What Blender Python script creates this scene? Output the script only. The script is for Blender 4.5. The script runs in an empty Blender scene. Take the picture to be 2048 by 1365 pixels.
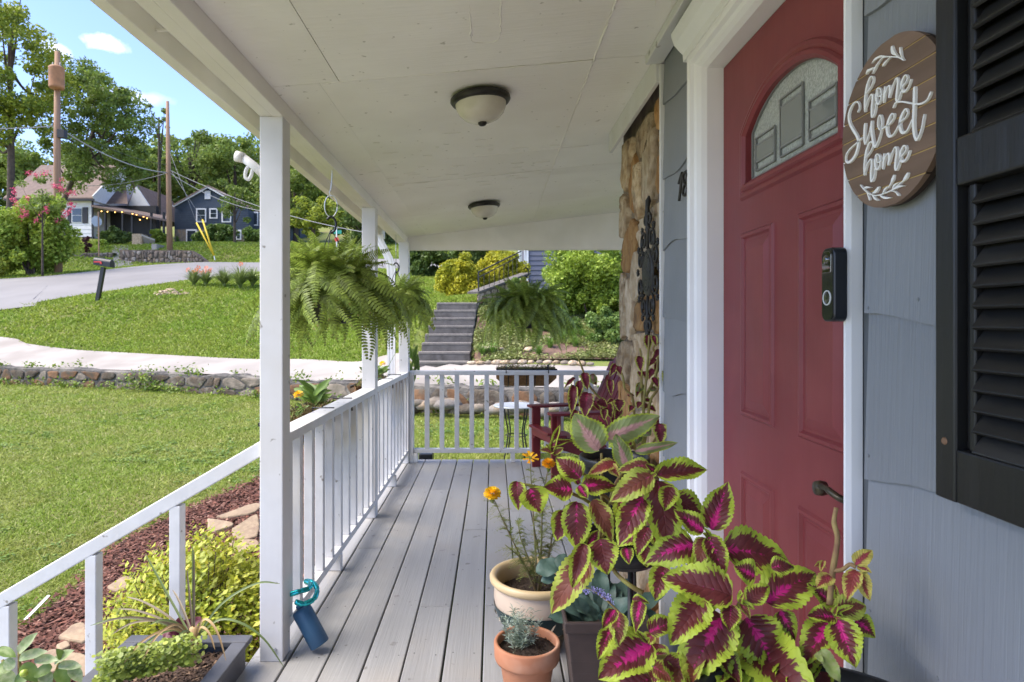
import bpy, math, random
import numpy as np
from mathutils import Vector, Matrix
R = random.Random(7)
rad = math.radians
scene = bpy.context.scene
col = scene.collection

# ------------------------------------------------------------------ camera
F, CX, CY, H = 1280.0, 988.0, 642.0, 1.28
cam_d = bpy.data.cameras.new('camera')
cam_d.sensor_width = 36.0
cam_d.lens = F / 2048 * 36.0
cam_d.shift_x = (1024 - CX) / 2048
cam_d.shift_y = -(682.5 - CY) / 2048
cam_d.clip_start = 0.05
cam_d.clip_end = 600
cam_d.dof.use_dof = True
cam_d.dof.focus_distance = 1.5
cam_d.dof.aperture_fstop = 13.0
cam = bpy.data.objects.new('camera', cam_d)
col.objects.link(cam)
cam.location = (0, 0, H)
cam.rotation_euler = (rad(90), 0, 0)
scene.camera = cam

# ------------------------------------------------------------------ sky and sun
SUN_EL, SUN_AZ = 52.0, 258.0          # azimuth clockwise from +Y: high on the left, a little behind the camera
world = bpy.data.worlds.new('World')
scene.world = world
world.use_nodes = True
wn, wl = world.node_tree.nodes, world.node_tree.links
wn.clear()
wout = wn.new('ShaderNodeOutputWorld')
bg = wn.new('ShaderNodeBackground')
sky = wn.new('ShaderNodeTexSky')
sky.sky_type = 'NISHITA'
sky.sun_disc = False
sky.sun_elevation = rad(SUN_EL)
sky.sun_rotation = rad(SUN_AZ)
sky.air_density = 0.8
sky.dust_density = 0.15
sky.ozone_density = 2.5
bg.inputs['Strength'].default_value = 0.076
tc = wn.new('ShaderNodeTexCoord')
nz = wn.new('ShaderNodeTexNoise')
nz.inputs['Scale'].default_value = 26.0
nz.inputs['Detail'].default_value = 6.0
wl.new(tc.outputs['Generated'], nz.inputs['Vector'])
def vmath(op, a, b=None):
    n = wn.new('ShaderNodeVectorMath'); n.operation = op
    for i, q in enumerate((a, b)):
        if q is None: continue
        if isinstance(q, tuple): n.inputs[i].default_value = q
        else: wl.new(q, n.inputs[i])
    return n
def wmath(op, a, b=None, clamp=False):
    n = wn.new('ShaderNodeMath'); n.operation = op; n.use_clamp = clamp
    for i, q in enumerate((a, b)):
        if q is None: continue
        if isinstance(q, (int, float)): n.inputs[i].default_value = q
        else: wl.new(q, n.inputs[i])
    return n.outputs[0]
def cloud(az, el, wid, hei, soft):
    d = Vector((math.sin(rad(az)) * math.cos(rad(el)), math.cos(rad(az)) * math.cos(rad(el)), math.sin(rad(el))))
    s = vmath('SUBTRACT', tc.outputs['Generated'], tuple(d))
    s = vmath('MULTIPLY', s.outputs[0], (1 / wid, 1 / wid, 1 / hei))
    ln = vmath('LENGTH', s.outputs[0]).outputs['Value']
    v = wmath('SUBTRACT', 1.15, ln)
    nn = wmath('MULTIPLY', wmath('SUBTRACT', nz.outputs['Fac'], 0.5), 3.2)
    return wmath('MULTIPLY', wmath('ADD', v, nn), soft, True)
masks = [cloud(-31.2, 20.3, .027, .012, 1.1), cloud(-34.2, 19.3, .016, .012, .8), cloud(-28.8, 17.0, .035, .008, .35),
         cloud(40, 24, .09, .03, 1.2), cloud(150, 30, .10, .035, 1.2), cloud(230, 22, .12, .03, 1.0), cloud(-75, 28, .08, .03, 1.2)]
msum = masks[0]
for m_ in masks[1:]: msum = wmath('MAXIMUM', msum, m_)
cmix = wn.new('ShaderNodeMix'); cmix.data_type = 'RGBA'
cmix.inputs['B'].default_value = (5.2, 5.1, 5.3, 1)
wl.new(msum, cmix.inputs['Factor'])
tint = vmath('MULTIPLY', sky.outputs['Color'], (.95, .89, 1.02))       # white balance of the sky light
wl.new(tint.outputs[0], cmix.inputs['A'])
wl.new(cmix.outputs['Result'], bg.inputs['Color'])
wl.new(bg.outputs['Background'], wout.inputs['Surface'])

sun_d = bpy.data.lights.new('sun', 'SUN')
sun_d.energy = 1.65
sun_d.angle = rad(50)
sun_d.color = (1.0, 0.91, 0.79)
sun = bpy.data.objects.new('sun', sun_d)
col.objects.link(sun)
sv = Vector((math.sin(rad(SUN_AZ)) * math.cos(rad(SUN_EL)), math.cos(rad(SUN_AZ)) * math.cos(rad(SUN_EL)), math.sin(rad(SUN_EL))))
sun.rotation_euler = (-sv).to_track_quat('-Z', 'Y').to_euler()
sun.location = (-6, -6, 12)

vs = scene.view_settings
vs.view_transform = 'Standard'
vs.look = 'None'
vs.exposure = 2.48
vs.gamma = 1.0
vs.use_curve_mapping = False
scene.cycles.max_bounces = 10
scene.cycles.diffuse_bounces = 6
scene.cycles.transparent_max_bounces = 8
scene.cycles.use_denoising = True

# ------------------------------------------------------------------ helpers
def at(x, y, Y):
    return Vector(((x - CX) / F * Y, Y, H - (y - CY) / F * Y))
def atX(x, y, X):
    return at(x, y, X * F / (x - CX))

def link(o, parent=None):
    col.objects.link(o)
    if parent is not None:
        o.parent = parent
        m = Matrix.Identity(4)
        p = parent
        o.matrix_parent_inverse = WORLD[p.name].inverted() if p.name in WORLD else m
    return o
WORLD = {}
def thing(name, label, cat, loc=(0, 0, 0), group=None):
    o = bpy.data.objects.new(name, None)
    o.empty_display_size = .1
    col.objects.link(o)
    o.location = loc
    WORLD[o.name] = Matrix.Translation(Vector(loc))
    return tag(o, label, cat, group)
def tag(o, label, cat, group=None):
    o['label'] = label
    o['category'] = cat
    if group: o['group'] = group
    return o
def struct(o):
    o['kind'] = 'structure'
    return o
def stuff(o):
    o['kind'] = 'stuff'
    return o

class MB:
    def __init__(s):
        s.v = []; s.f = []
    def add(s, vs_, fs):
        n = len(s.v)
        s.v += [tuple(v) for v in vs_]
        s.f += [tuple(i + n for i in f) for f in fs]
        return s
    def box(s, lo, hi):
        x0, y0, z0 = lo; x1, y1, z1 = hi
        return s.add([(x0, y0, z0), (x1, y0, z0), (x1, y1, z0), (x0, y1, z0), (x0, y0, z1), (x1, y0, z1), (x1, y1, z1), (x0, y1, z1)],
                     [(0, 3, 2, 1), (4, 5, 6, 7), (0, 1, 5, 4), (1, 2, 6, 5), (2, 3, 7, 6), (3, 0, 4, 7)])
    def hexa(s, p):
        return s.add(p, [(0, 3, 2, 1), (4, 5, 6, 7), (0, 1, 5, 4), (1, 2, 6, 5), (2, 3, 7, 6), (3, 0, 4, 7)])
    def bar(s, a, b, w, h, up=(0, 0, 1)):
        a, b, up = Vector(a), Vector(b), Vector(up)
        d = (b - a).normalized()
        sd = d.cross(up)
        if sd.length < 1e-4: sd = d.cross(Vector((0, 1, 0)))
        sd.normalize(); u = sd.cross(d).normalized()
        sd *= w / 2; u *= h / 2
        return s.hexa([a - sd - u, a + sd - u, b + sd - u, b - sd - u, a - sd + u, a + sd + u, b + sd + u, b - sd + u])
    def tube(s, pts, r, n=8, cap=True):
        pts = [Vector(p) for p in pts]
        rs = r if isinstance(r, (list, tuple)) else [r] * len(pts)
        ring = []
        base = len(s.v)
        ref = None
        for i, p in enumerate(pts):
            d = (pts[min(i + 1, len(pts) - 1)] - pts[max(i - 1, 0)])
            if d.length < 1e-9: d = Vector((0, 0, 1))
            d.normalize()
            if ref is None:
                ref = d.cross(Vector((0, 0, 1)))
                if ref.length < .1: ref = d.cross(Vector((1, 0, 0)))
            ref = (ref - d * ref.dot(d)).normalized()
            b = d.cross(ref)
            for k in range(n):
                t = 2 * math.pi * k / n
                s.v.append(tuple(p + (ref * math.cos(t) + b * math.sin(t)) * rs[i]))
        for i in range(len(pts) - 1):
            for k in range(n):
                a = base + i * n + k; b2 = base + i * n + (k + 1) % n
                s.f.append((a, b2, b2 + n, a + n))
        if cap:
            s.f.append(tuple(base + k for k in reversed(range(n))))
            s.f.append(tuple(base + (len(pts) - 1) * n + k for k in range(n)))
        return s
    def lathe(s, prof, c=(0, 0, 0), n=28, a0=0, sq=None):
        base = len(s.v)
        for r, z in prof:
            for k in range(n):
                t = a0 + 2 * math.pi * k / n
                s.v.append((c[0] + r * math.cos(t), c[1] + r * math.sin(t), c[2] + z))
        for i in range(len(prof) - 1):
            for k in range(n):
                a = base + i * n + k; b = base + i * n + (k + 1) % n
                s.f.append((a, b, b + n, a + n))
        return s
    def prism(s, pts, off):
        pts = [Vector(p) for p in pts]; off = Vector(off); n = len(pts)
        return s.add(pts + [p + off for p in pts],
                     [tuple(reversed(range(n))), tuple(range(n, 2 * n))] + [(i, (i + 1) % n, n + (i + 1) % n, n + i) for i in range(n)])
    def mesh(s, name, mat=None, smooth=False):
        me = bpy.data.meshes.new(name)
        me.from_pydata(s.v, [], s.f)
        if mat: me.materials.append(mat)
        if smooth: me.polygons.foreach_set('use_smooth', [True] * len(me.polygons))
        me.update()
        return me
    def build(s, name, mat, parent=None, smooth=False, bevel=0, seg=2):
        me = s.mesh(name, mat, smooth)
        o = bpy.data.objects.new(name, me)
        link(o, parent)
        if bevel:
            b = o.modifiers.new('bevel', 'BEVEL'); b.width = bevel; b.segments = seg; b.limit_method = 'ANGLE'; b.angle_limit = rad(40)
        return o

def np_mesh(name, V, mat, k=4):
    """V: (n,k,3) array, one polygon of k corners each"""
    n = V.shape[0]
    me = bpy.data.meshes.new(name)
    me.vertices.add(n * k); me.vertices.foreach_set('co', V.reshape(-1).astype(np.float32))
    me.loops.add(n * k); me.loops.foreach_set('vertex_index', np.arange(n * k, dtype=np.int32))
    me.polygons.add(n); me.polygons.foreach_set('loop_start', np.arange(0, n * k, k, dtype=np.int32))
    me.polygons.foreach_set('loop_total', np.full(n, k, dtype=np.int32))
    me.update(calc_edges=True)
    me.materials.append(mat)
    return me
def np_obj(name, V, mat, parent=None, k=4):
    return link(bpy.data.objects.new(name, np_mesh(name, V, mat, k)), parent)
def place(name, me, M4, parent=None):
    o = bpy.data.objects.new(name, me)
    link(o, parent)
    o.matrix_basis = M4
    return o

def crom(pts, n=8):
    P = [Vector(p) for p in pts]
    if len(P) < 3: return P
    out = []
    for i in range(len(P) - 1):
        p0 = P[i - 1] if i else P[0] * 2 - P[1]
        p1, p2 = P[i], P[i + 1]
        p3 = P[i + 2] if i + 2 < len(P) else P[-1] * 2 - P[-2]
        for j in range(n):
            t = j / n
            out.append(.5 * ((2 * p1) + (p2 - p0) * t + (2 * p0 - 5 * p1 + 4 * p2 - p3) * t * t + (3 * p1 - p0 - 3 * p2 + p3) * t ** 3))
    out.append(P[-1])
    return out

# ------------------------------------------------------------------ materials
MT = {}
def mk(name, c1, c2=None, scale=6, rough=.6, bump=0, bscale=None, stretch=(1, 1, 1), detail=5, metal=0, spec=.4,
       trans=0, rnd=0, speck=0, speck_c=(.3, .28, .25), isl=0, c3=None, s3=1.0, lo=.35, hi=.65, bdist=.01, island_c=None, coat=0, bstretch=None, ptint=None):
    m = bpy.data.materials.new(name); m.use_nodes = True
    nt = m.node_tree; N, L = nt.nodes, nt.links
    bs = N['Principled BSDF']
    bs.inputs['Roughness'].default_value = rough
    bs.inputs['Metallic'].default_value = metal
    bs.inputs['Specular IOR Level'].default_value = spec
    if coat: bs.inputs['Coat Weight'].default_value = coat
    t = N.new('ShaderNodeTexCoord')
    oi = N.new('ShaderNodeObjectInfo')
    add = N.new('ShaderNodeVectorMath'); add.operation = 'ADD'
    off = N.new('ShaderNodeVectorMath'); off.operation = 'SCALE'
    cmb = N.new('ShaderNodeCombineXYZ')
    for i in range(3): L.new(oi.outputs['Random'], cmb.inputs[i])
    L.new(cmb.outputs[0], off.inputs[0]); off.inputs['Scale'].default_value = 37.0 if rnd else 0.0
    L.new(t.outputs['Object'], add.inputs[0]); L.new(off.outputs[0], add.inputs[1])
    mp = N.new('ShaderNodeMapping'); mp.inputs['Scale'].default_value = stretch
    L.new(add.outputs[0], mp.inputs['Vector'])
    cur = None
    def ramp(src, a, b):
        r = N.new('ShaderNodeMapRange'); r.inputs['From Min'].default_value = a; r.inputs['From Max'].default_value = b
        L.new(src, r.inputs['Value']); return r.outputs[0]
    def mix(f, a, b):
        x = N.new('ShaderNodeMix'); x.data_type = 'RGBA'
        for nm, q in (('Factor', f), ('A', a), ('B', b)):
            if isinstance(q, (tuple, list)): x.inputs[nm].default_value = (*q, 1)
            elif isinstance(q, float): x.inputs[nm].default_value = q
            else: L.new(q, x.inputs[nm])
        return x.outputs['Result']
    def noise(sc, det=detail, vec=None):
        n = N.new('ShaderNodeTexNoise'); n.inputs['Scale'].default_value = sc; n.inputs['Detail'].default_value = det
        L.new(vec or mp.outputs[0], n.inputs['Vector']); return n.outputs['Fac']
    c = tuple(c1)
    if c2: c = mix(ramp(noise(scale), lo, hi), tuple(c1), tuple(c2))
    if c3: c = mix(ramp(noise(s3, 3, add.outputs[0]), .5, .72), c, tuple(c3))
    if speck:
        c = mix(ramp(noise(speck, 2, add.outputs[0]), .70, .74), c, tuple(speck_c))
    if isl:
        g = N.new('ShaderNodeNewGeometry')
        if island_c: c = mix(ramp(g.outputs['Random Per Island'], 1 - isl, 1.0), c, tuple(island_c))
        h = N.new('ShaderNodeHueSaturation')
        L.new(ramp2(N, L, g.outputs['Random Per Island'], .62, 1.35), h.inputs['Value'])
        if isinstance(c, tuple): h.inputs['Color'].default_value = (*c, 1)
        else: L.new(c, h.inputs['Color'])
        c = h.outputs[0]
    if rnd:
        h = N.new('ShaderNodeHueSaturation')
        L.new(ramp2(N, L, oi.outputs['Random'], 1 - rnd, 1 + rnd), h.inputs['Value'])
        if isinstance(c, tuple): h.inputs['Color'].default_value = (*c, 1)
        else: L.new(c, h.inputs['Color'])
        c = h.outputs[0]
    if isinstance(c, tuple): bs.inputs['Base Color'].default_value = (*c, 1)
    else: L.new(c, bs.inputs['Base Color'])
    if bump:
        b = N.new('ShaderNodeBump'); b.inputs['Strength'].default_value = bump; b.inputs['Distance'].default_value = bdist
        vec = None
        if bstretch:
            m2 = N.new('ShaderNodeMapping'); m2.inputs['Scale'].default_value = bstretch
            L.new(add.outputs[0], m2.inputs['Vector']); vec = m2.outputs[0]
        L.new(noise(bscale or scale * 3, 6, vec), b.inputs['Height'])
        L.new(b.outputs[0], bs.inputs['Normal'])
    if trans:
        tr = N.new('ShaderNodeBsdfTranslucent')
        if isinstance(c, tuple): tr.inputs['Color'].default_value = (*c, 1)
        else: L.new(c, tr.inputs['Color'])
        ms = N.new('ShaderNodeMixShader'); ms.inputs[0].default_value = trans
        L.new(bs.outputs[0], ms.inputs[1]); L.new(tr.outputs[0], ms.inputs[2])
        L.new(ms.outputs[0], N['Material Output'].inputs['Surface'])
    MT[name] = m
    return m
def ramp2(N, L, src, a, b):
    r = N.new('ShaderNodeMapRange'); r.inputs['To Min'].default_value = a; r.inputs['To Max'].default_value = b
    L.new(src, r.inputs['Value']); return r.outputs[0]

white = mk('white_paint', (.66, .655, .655), (.61, .605, .60), 9, .5, .35, 60, (1, 1, 1), bdist=.0012, c3=(.62, .60, .57), s3=3, speck=22, bstretch=(1, 1, .12))
white_rail = mk('white_rail_paint', (.67, .665, .66), (.61, .605, .60), 14, .5, .4, 70, bdist=.0016, rnd=.05, speck=26, c3=(.62, .60, .57), s3=6, bstretch=(1, 1, .1))
ceil_m = mk('ceiling_paint', (.88, .85, .81), (.84, .81, .77), 3.5, .55, .5, 26, (1, 1, 1), bdist=.005, speck=30, speck_c=(.55, .52, .47), bstretch=(.25, 3, 1), c3=(.80, .765, .72), s3=1.6, rnd=.02)
beam_m = mk('beam_paint', (.83, .80, .76), (.78, .75, .70), 5, .5, .4, 40, bdist=.0015, bstretch=(2, .1, 2), c3=(.7, .68, .63), s3=2)
deck_m = mk('deck_paint', (.34, .338, .333), (.28, .278, .275), 9, .5, .75, 48, (1, .07, 1), bdist=.0022, bstretch=(2.6, .07, 1), rnd=.09, speck=16, speck_c=(.20, .19, .18), c3=(.33, .31, .285), s3=2.2, detail=8)
siding_m = mk('siding_paint', (.21, .223, .240), (.19, .202, .218), 4, .6, 1.0, 60, bdist=.0022, bstretch=(1, 2.4, .05), rnd=.04)
trim_w = mk('door_casing_paint', (.80, .80, .81), (.76, .76, .77), 5, .4, .2, 40, bdist=.0008, bstretch=(1, 1, .1))
door_m = mk('door_red_paint', (.185, .028, .032), (.165, .025, .029), 6, .45, .5, 30, bdist=.0012, bstretch=(1, 1, .15), c3=(.205, .038, .040), s3=5)
black_m = mk('shutter_black', (.009, .009, .009), (.026, .025, .024), 18, .42, .8, 70, (1, 1, .15), bdist=.0012, bstretch=(1, 1, .08), lo=.5, hi=.8)
black_h = mk('slat_black', (.009, .009, .009), (.035, .034, .032), 18, .42, .7, 60, (1, .12, 1), bdist=.001, bstretch=(1, .1, 1), lo=.5, hi=.85, rnd=.1)
blackp = mk('black_plastic', (.012, .013, .015), None, 5, .35, .1, 80, bdist=.0004)
iron = mk('black_iron', (.018, .018, .018), (.04, .038, .035), 30, .5, .4, 90, metal=.3, bdist=.001)
# ================================================================== terrain
def tps_fit(P):
    P = np.array(P, float); n = len(P)
    d = np.linalg.norm(P[:, None, :2] - P[None, :, :2], axis=2)
    K = np.where(d > 0, d * d * np.log(d + 1e-12), 0) + np.eye(n) * 0.6
    A = np.zeros((n + 3, n + 3)); A[:n, :n] = K; A[:n, n] = 1; A[:n, n + 1:] = P[:, :2]; A[n, :n] = 1; A[n + 1:, :n] = P[:, :2].T
    w = np.linalg.solve(A, np.concatenate([P[:, 2], np.zeros(3)]))
    def f(X, Y):
        X = np.asarray(X, float); Y = np.asarray(Y, float); sh = X.shape
        x = X.ravel(); y = Y.ravel()
        out = np.zeros(len(x))
        for s in range(0, len(x), 20000):
            dd = np.sqrt((x[s:s + 20000, None] - P[None, :, 0]) ** 2 + (y[s:s + 20000, None] - P[None, :, 1]) ** 2)
            U = np.where(dd > 0, dd * dd * np.log(dd + 1e-12), 0)
            out[s:s + 20000] = U @ w[:n] + w[n] + w[n + 1] * x[s:s + 20000] + w[n + 2] * y[s:s + 20000]
        return out.reshape(sh)
    return f
UP = [(-300, 735, 17.2), (0, 742, 15.7), (250, 748, 14.5), (500, 757, 13.2), (700, 768, 11.9), (850, 775, 10.8), (1050, 783, 10.2), (1240, 788, 9.8), (1600, 790, 9.5),
      (-300, 660, 21), (0, 676, 18.6), (60, 690, 17.6), (250, 708, 16.6), (520, 722, 15.4), (725, 733, 13.8), (940, 735, 12.6), (1230, 738, 11.6), (1600, 745, 11.2),
      (100, 648, 20), (300, 650, 19.8), (520, 650, 19.2), (700, 655, 18), (195, 600, 21.8),
      (-400, 640, 22), (0, 622, 21.6), (60, 610, 22.2), (200, 588, 23.8), (380, 562, 26.5), (520, 546, 29.5), (700, 540, 32),
      (-400, 570, 31), (0, 560, 31), (150, 548, 33), (300, 532, 37), (400, 527, 41), (520, 527, 43), (700, 520, 44),
      (250, 530, 44.2), (335, 531, 44.2), (420, 531, 44.2), (180, 521, 44.2), (300, 500, 47), (450, 505, 47), (500, 488, 55), (250, 490, 52), (150, 474, 54), (20, 480, 54), (400, 488, 62), (-300, 470, 56),
      (300, 440, 95), (600, 440, 95), (0, 430, 95), (900, 450, 95), (1300, 440, 95), (-500, 430, 95),
      (850, 572, 22), (780, 590, 21), (1000, 562, 26), (1200, 600, 20), (1200, 550, 32), (900, 520, 45), (1500, 600, 20),
      (822, 722, 12.9), (835, 665, 13.9), (885, 729, 12.8), (893, 668, 13.75), (905, 632, 14.6), (870, 606, 15.6), (918, 609, 15.3), (950, 610, 15.2), (950, 700, 13.2), (960, 655, 14.3), (1000, 705, 13), (1100, 700, 13), (1200, 695, 13), (1000, 655, 14.4), (1100, 650, 15), (1200, 650, 15)]
up_z0 = tps_fit([tuple(at(*p)) for p in UP])
def up_z(X, Y):
    X = np.asarray(X, float); Y = np.asarray(Y, float); z = np.clip(up_z0(X, Y), -.6, 30)
    lim = .47 + .568 * (Y - 12.72) - .30          # the ground under the concrete steps stays below them
    return np.where((X > -1.72) & (X < -.42) & (Y > 12.66) & (Y < 16.2), np.minimum(z, lim), z)
YP = [(-1.2, 2.4, -.6), (-3.5, 4.5, -.6), (-1.0, 4, -.55), (-.9, 5.9, -.38), (0, 7, -.23), (1.5, 7, -.2), (3, 7, -.2), (3, -4, -.6), (-6, -4, -.65), (-15, 5, -.65), (-8, 9, -.5),
      (-12.1, 15.7, -.28), (-8.36, 14.5, -.27), (-5.03, 13.2, -.28), (-2.68, 11.9, -.29), (-1.16, 10.8, -.29), (.5, 10.2, -.25), (1.93, 9.8, -.25), (4, 9.5, -.25), (-20, 19, -.4)]
yd_z = tps_fit(YP)
WX = [-45, -30, -12.1, -8.36, -5.03, -2.68, -1.16, .5, 1.93, 3.8, 14]
WY = [27, 22.5, 15.7, 14.5, 13.2, 11.9, 10.8, 10.2, 9.8, 9.5, 8.6]
def wall_y(X): return np.interp(X, WX, WY)
def ray_ground(x, y, fn, y0=1.5, y1=60):
    Ys = np.linspace(y0, y1, 4000)
    Zr = H - (y - CY) / F * Ys
    g = fn((x - CX) / F * Ys, Ys)
    k = np.argmax(Zr < g)
    return at(x, y, Ys[k])
def yard_at(x, y): return ray_ground(x, y, yd_z, 1.5, 18)
def drape(fn, x, y, dz=0): return Vector((x, y, float(fn(np.array([x]), np.array([y]))[0]) + dz))

def grid_obj(name, X, Y, Z, mat):
    m, n = X.shape
    me = bpy.data.meshes.new(name)
    idx = np.arange(m * n).reshape(m, n)
    fs = np.stack([idx[:-1, :-1], idx[:-1, 1:], idx[1:, 1:], idx[1:, :-1]], -1).reshape(-1, 4)
    me.from_pydata(np.stack([X, Y, Z], -1).reshape(-1, 3).tolist(), [], fs.tolist())
    me.polygons.foreach_set('use_smooth', [True] * len(me.polygons))
    me.materials.append(mat); me.update()
    return link(bpy.data.objects.new(name, me))

lawn_m = mk('lawn_ground', (.14, .19, .03), (.18, .19, .05), 3.0, .9, .8, 60, bdist=.02, c3=(.20, .175, .07), s3=.55)
grass_m = mk('grass_blades', (.245, .335, .045), (.30, .345, .068), 1.3, .6, trans=.35, isl=.16, island_c=(.38, .35, .16), lo=.4, hi=.6, spec=.25)
grass2_m = mk('grass_blades_upper', (.22, .32, .038), (.27, .34, .05), .5, .6, trans=.35, isl=.08, island_c=(.36, .35, .14), lo=.4, hi=.6, spec=.25)
mulch_m = mk('mulch_soil', (.085, .038, .024), (.045, .022, .016), 30, .95, .9, 60, bdist=.02)
chip_m = mk('mulch_chips', (.19, .075, .048), (.10, .043, .030), 20, .9, isl=.2, island_c=(.24, .14, .10))
conc_m = mk('driveway_concrete', (.37, .335, .29), (.31, .28, .245), 1.2, .85, .4, 80, bdist=.004, c3=(.26, .23, .195), s3=.6)
road_m = mk('road_asphalt', (.215, .205, .195), (.185, .177, .17), .5, .85, .4, 60, bdist=.004, c3=(.245, .235, .225), s3=.2)
step_m = mk('step_concrete', (.155, .14, .122), (.09, .08, .07), 9, .9, .7, 45, bdist=.008, c3=(.16, .145, .13), s3=2)

xs = np.concatenate([np.linspace(-95, -26, 24), np.linspace(-25, 6, 125), np.linspace(7, 70, 22)])
ss = np.concatenate([np.linspace(0, 12, 49), np.geomspace(12.3, 130, 60)])
GX, GS = np.meshgrid(xs, ss)
GY = wall_y(GX) + .16 + GS
struct(grid_obj('ground', GX, GY, up_z(GX, GY), lawn_m))
xs = np.concatenate([np.linspace(-45, -15, 16), np.linspace(-14.6, 5, 90), np.linspace(5.5, 14, 10)])
ts = np.linspace(0, 1, 90)
GX, GT = np.meshgrid(xs, ts)
GY = -8 + (wall_y(GX) + .2 + 8) * GT
struct(grid_obj('yard', GX, GY, yd_z(GX, GY), lawn_m))

def strip(name, A, B, fn, mat, dz, n=70, m=14, match=False):
    """sheet between two plan polylines"""
    A = crom([(a[0], a[1], 0) for a in A], 10); B = crom([(b[0], b[1], 0) for b in B], 10)
    def res(P):
        P = np.array([(p.x, p.y) for p in P]); d = np.r_[0, np.cumsum(np.linalg.norm(np.diff(P, axis=0), axis=1))]
        t = np.linspace(0, d[-1], n); return np.stack([np.interp(t, d, P[:, 0]), np.interp(t, d, P[:, 1])], 1)
    a, b = (np.array([(p.x, p.y) for p in A]), np.array([(p.x, p.y) for p in B])) if match else (res(A), res(B))
    t = np.linspace(0, 1, m)[:, None, None]
    Q = a[None] * (1 - t) + b[None] * t
    return struct(grid_obj(name, Q[..., 0], Q[..., 1], fn(Q[..., 0], Q[..., 1]) + dz, mat)), a, b
pl = lambda L_: [tuple(at(*p)[:2]) for p in L_]
DN = [(-30, 22.7), (-20.5, 18.95)] + [(x, float(wall_y(x)) + .2) for x in (-12.1, -8.36, -5.03, -2.68, -1.16, .5, 1.93, 3.8, 12)]
DF = [(-33, 27)] + pl([(-300, 660, 21), (0, 676, 18.6), (60, 690, 17.6), (250, 708, 16.6), (520, 722, 15.4), (725, 733, 13.8), (940, 735, 12.6), (1230, 738, 11.6), (1600, 745, 11.2)]) + [(12, 10.6)]
_, dn, df = strip('driveway', DN, DF, up_z, conc_m, .035, match=True)
RN = [(-60, 20), (-30, 21)] + pl([(0, 622, 21.6), (60, 610, 22.2), (200, 588, 23.8), (380, 562, 26.5), (520, 546, 29.5), (700, 540, 32)]) + [(0, 35), (10, 38), (40, 44)]
RF = [(-60, 29), (-40, 30)] + pl([(0, 560, 31), (150, 548, 33), (300, 532, 37), (400, 527, 41), (520, 527, 43), (700, 522, 44)]) + [(0, 46), (10, 47.5), (40, 53)]
_, rn, rf = strip('road', RN, RF, up_z, road_m, .045, m=40, match=True)
# side street between the two stone walls
strip('side_street', pl([(210, 536, 36), (225, 510, 44.5), (222, 502, 50)]), pl([(300, 530, 37.5), (262, 507, 45), (255, 501, 50)]), up_z, road_m, .06, n=30)

def inpoly(x, y, poly):
    poly = np.asarray(poly); c = np.zeros(x.shape, bool); j = len(poly) - 1
    for i in range(len(poly)):
        xi, yi = poly[i]; xj, yj = poly[j]
        c ^= ((yi > y) != (yj > y)) & (x < (xj - xi) * (y - yi) / (yj - yi + 1e-12) + xi)
        j = i
    return c
# mulch bed beside the porch
mb_line = [yard_at(x, y) for x, y in [(-160, 1365), (43, 1266), (127, 1200), (174, 1163), (232, 1096), (330, 1045), (430, 1000), (514, 965), (600, 905), (660, 868)]]
MB_OUT = [(p.x, p.y) for p in mb_line]
MB_IN = [(-.93, .6), (-.93, 1.4), (-.93, 2.2), (-.93, 2.8), (-.93, 3.4), (-.93, 4), (-.93, 4.6), (-.93, 5.2), (-.93, 5.7), (-.93, 5.95)]
strip('mulch_bed', MB_OUT, MB_IN, yd_z, mulch_m, .02, n=60)
mulch_poly = MB_OUT + MB_IN[::-1]
rs = np.random.RandomState(3)

def blades(name, P, hgt, wid, mat, fn, lean=.6, dz=.0):
    n = len(P)
    z = fn(P[:, 0], P[:, 1]) + dz
    a = rs.rand(n) * 2 * np.pi; h = hgt * (.5 + .8 * rs.rand(n)); w = wid * (.7 + .6 * rs.rand(n))
    b = np.stack([P[:, 0], P[:, 1], z], 1)
    la = rs.rand(n) * 2 * np.pi; ll = lean * rs.rand(n)
    tip = b + np.stack([np.cos(la) * ll * h, np.sin(la) * ll * h, h], 1)
    sd = np.stack([np.cos(a) * w, np.sin(a) * w, np.zeros(n)], 1)
    return stuff(tag(np_obj(name, np.stack([b - sd, b + sd, tip], 1), mat, None, 3), *GL[name]))
GL = {'yard_grass': ('short mown clover green grass of the yard below the stone wall', 'grass'),
      'street_lawn_grass': ('bright mown grass rising from the driveway to the road', 'grass'),
      'mulch_chips': ('reddish brown wood mulch chips in the bed beside the porch', 'mulch')}
# yard grass, denser close to the porch
n = 560000
ang = np.radians(rs.uniform(-52, 30, n)); rr = np.exp(rs.uniform(np.log(2.0), np.log(21), n))
P = np.stack([rr * np.sin(ang), rr * np.cos(ang)], 1)
ok = (P[:, 1] < wall_y(P[:, 0]) - .02) & ~inpoly(P[:, 0], P[:, 1], mulch_poly) & ~((P[:, 0] > -1.0) & (P[:, 1] < 5.98)) & ~((P[:, 0] > -2.6) & (P[:, 1] < 2.6))
edge = ~inpoly(P[:, 0] + rs.normal(0, .05, n), P[:, 1] + rs.normal(0, .05, n), mulch_poly)
P = P[ok & edge]
d = np.linalg.norm(P, axis=1)
blades('yard_grass', P, .018 + .0020 * d, .0022 + .00062 * d, grass_m, yd_z, 2.4)
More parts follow.
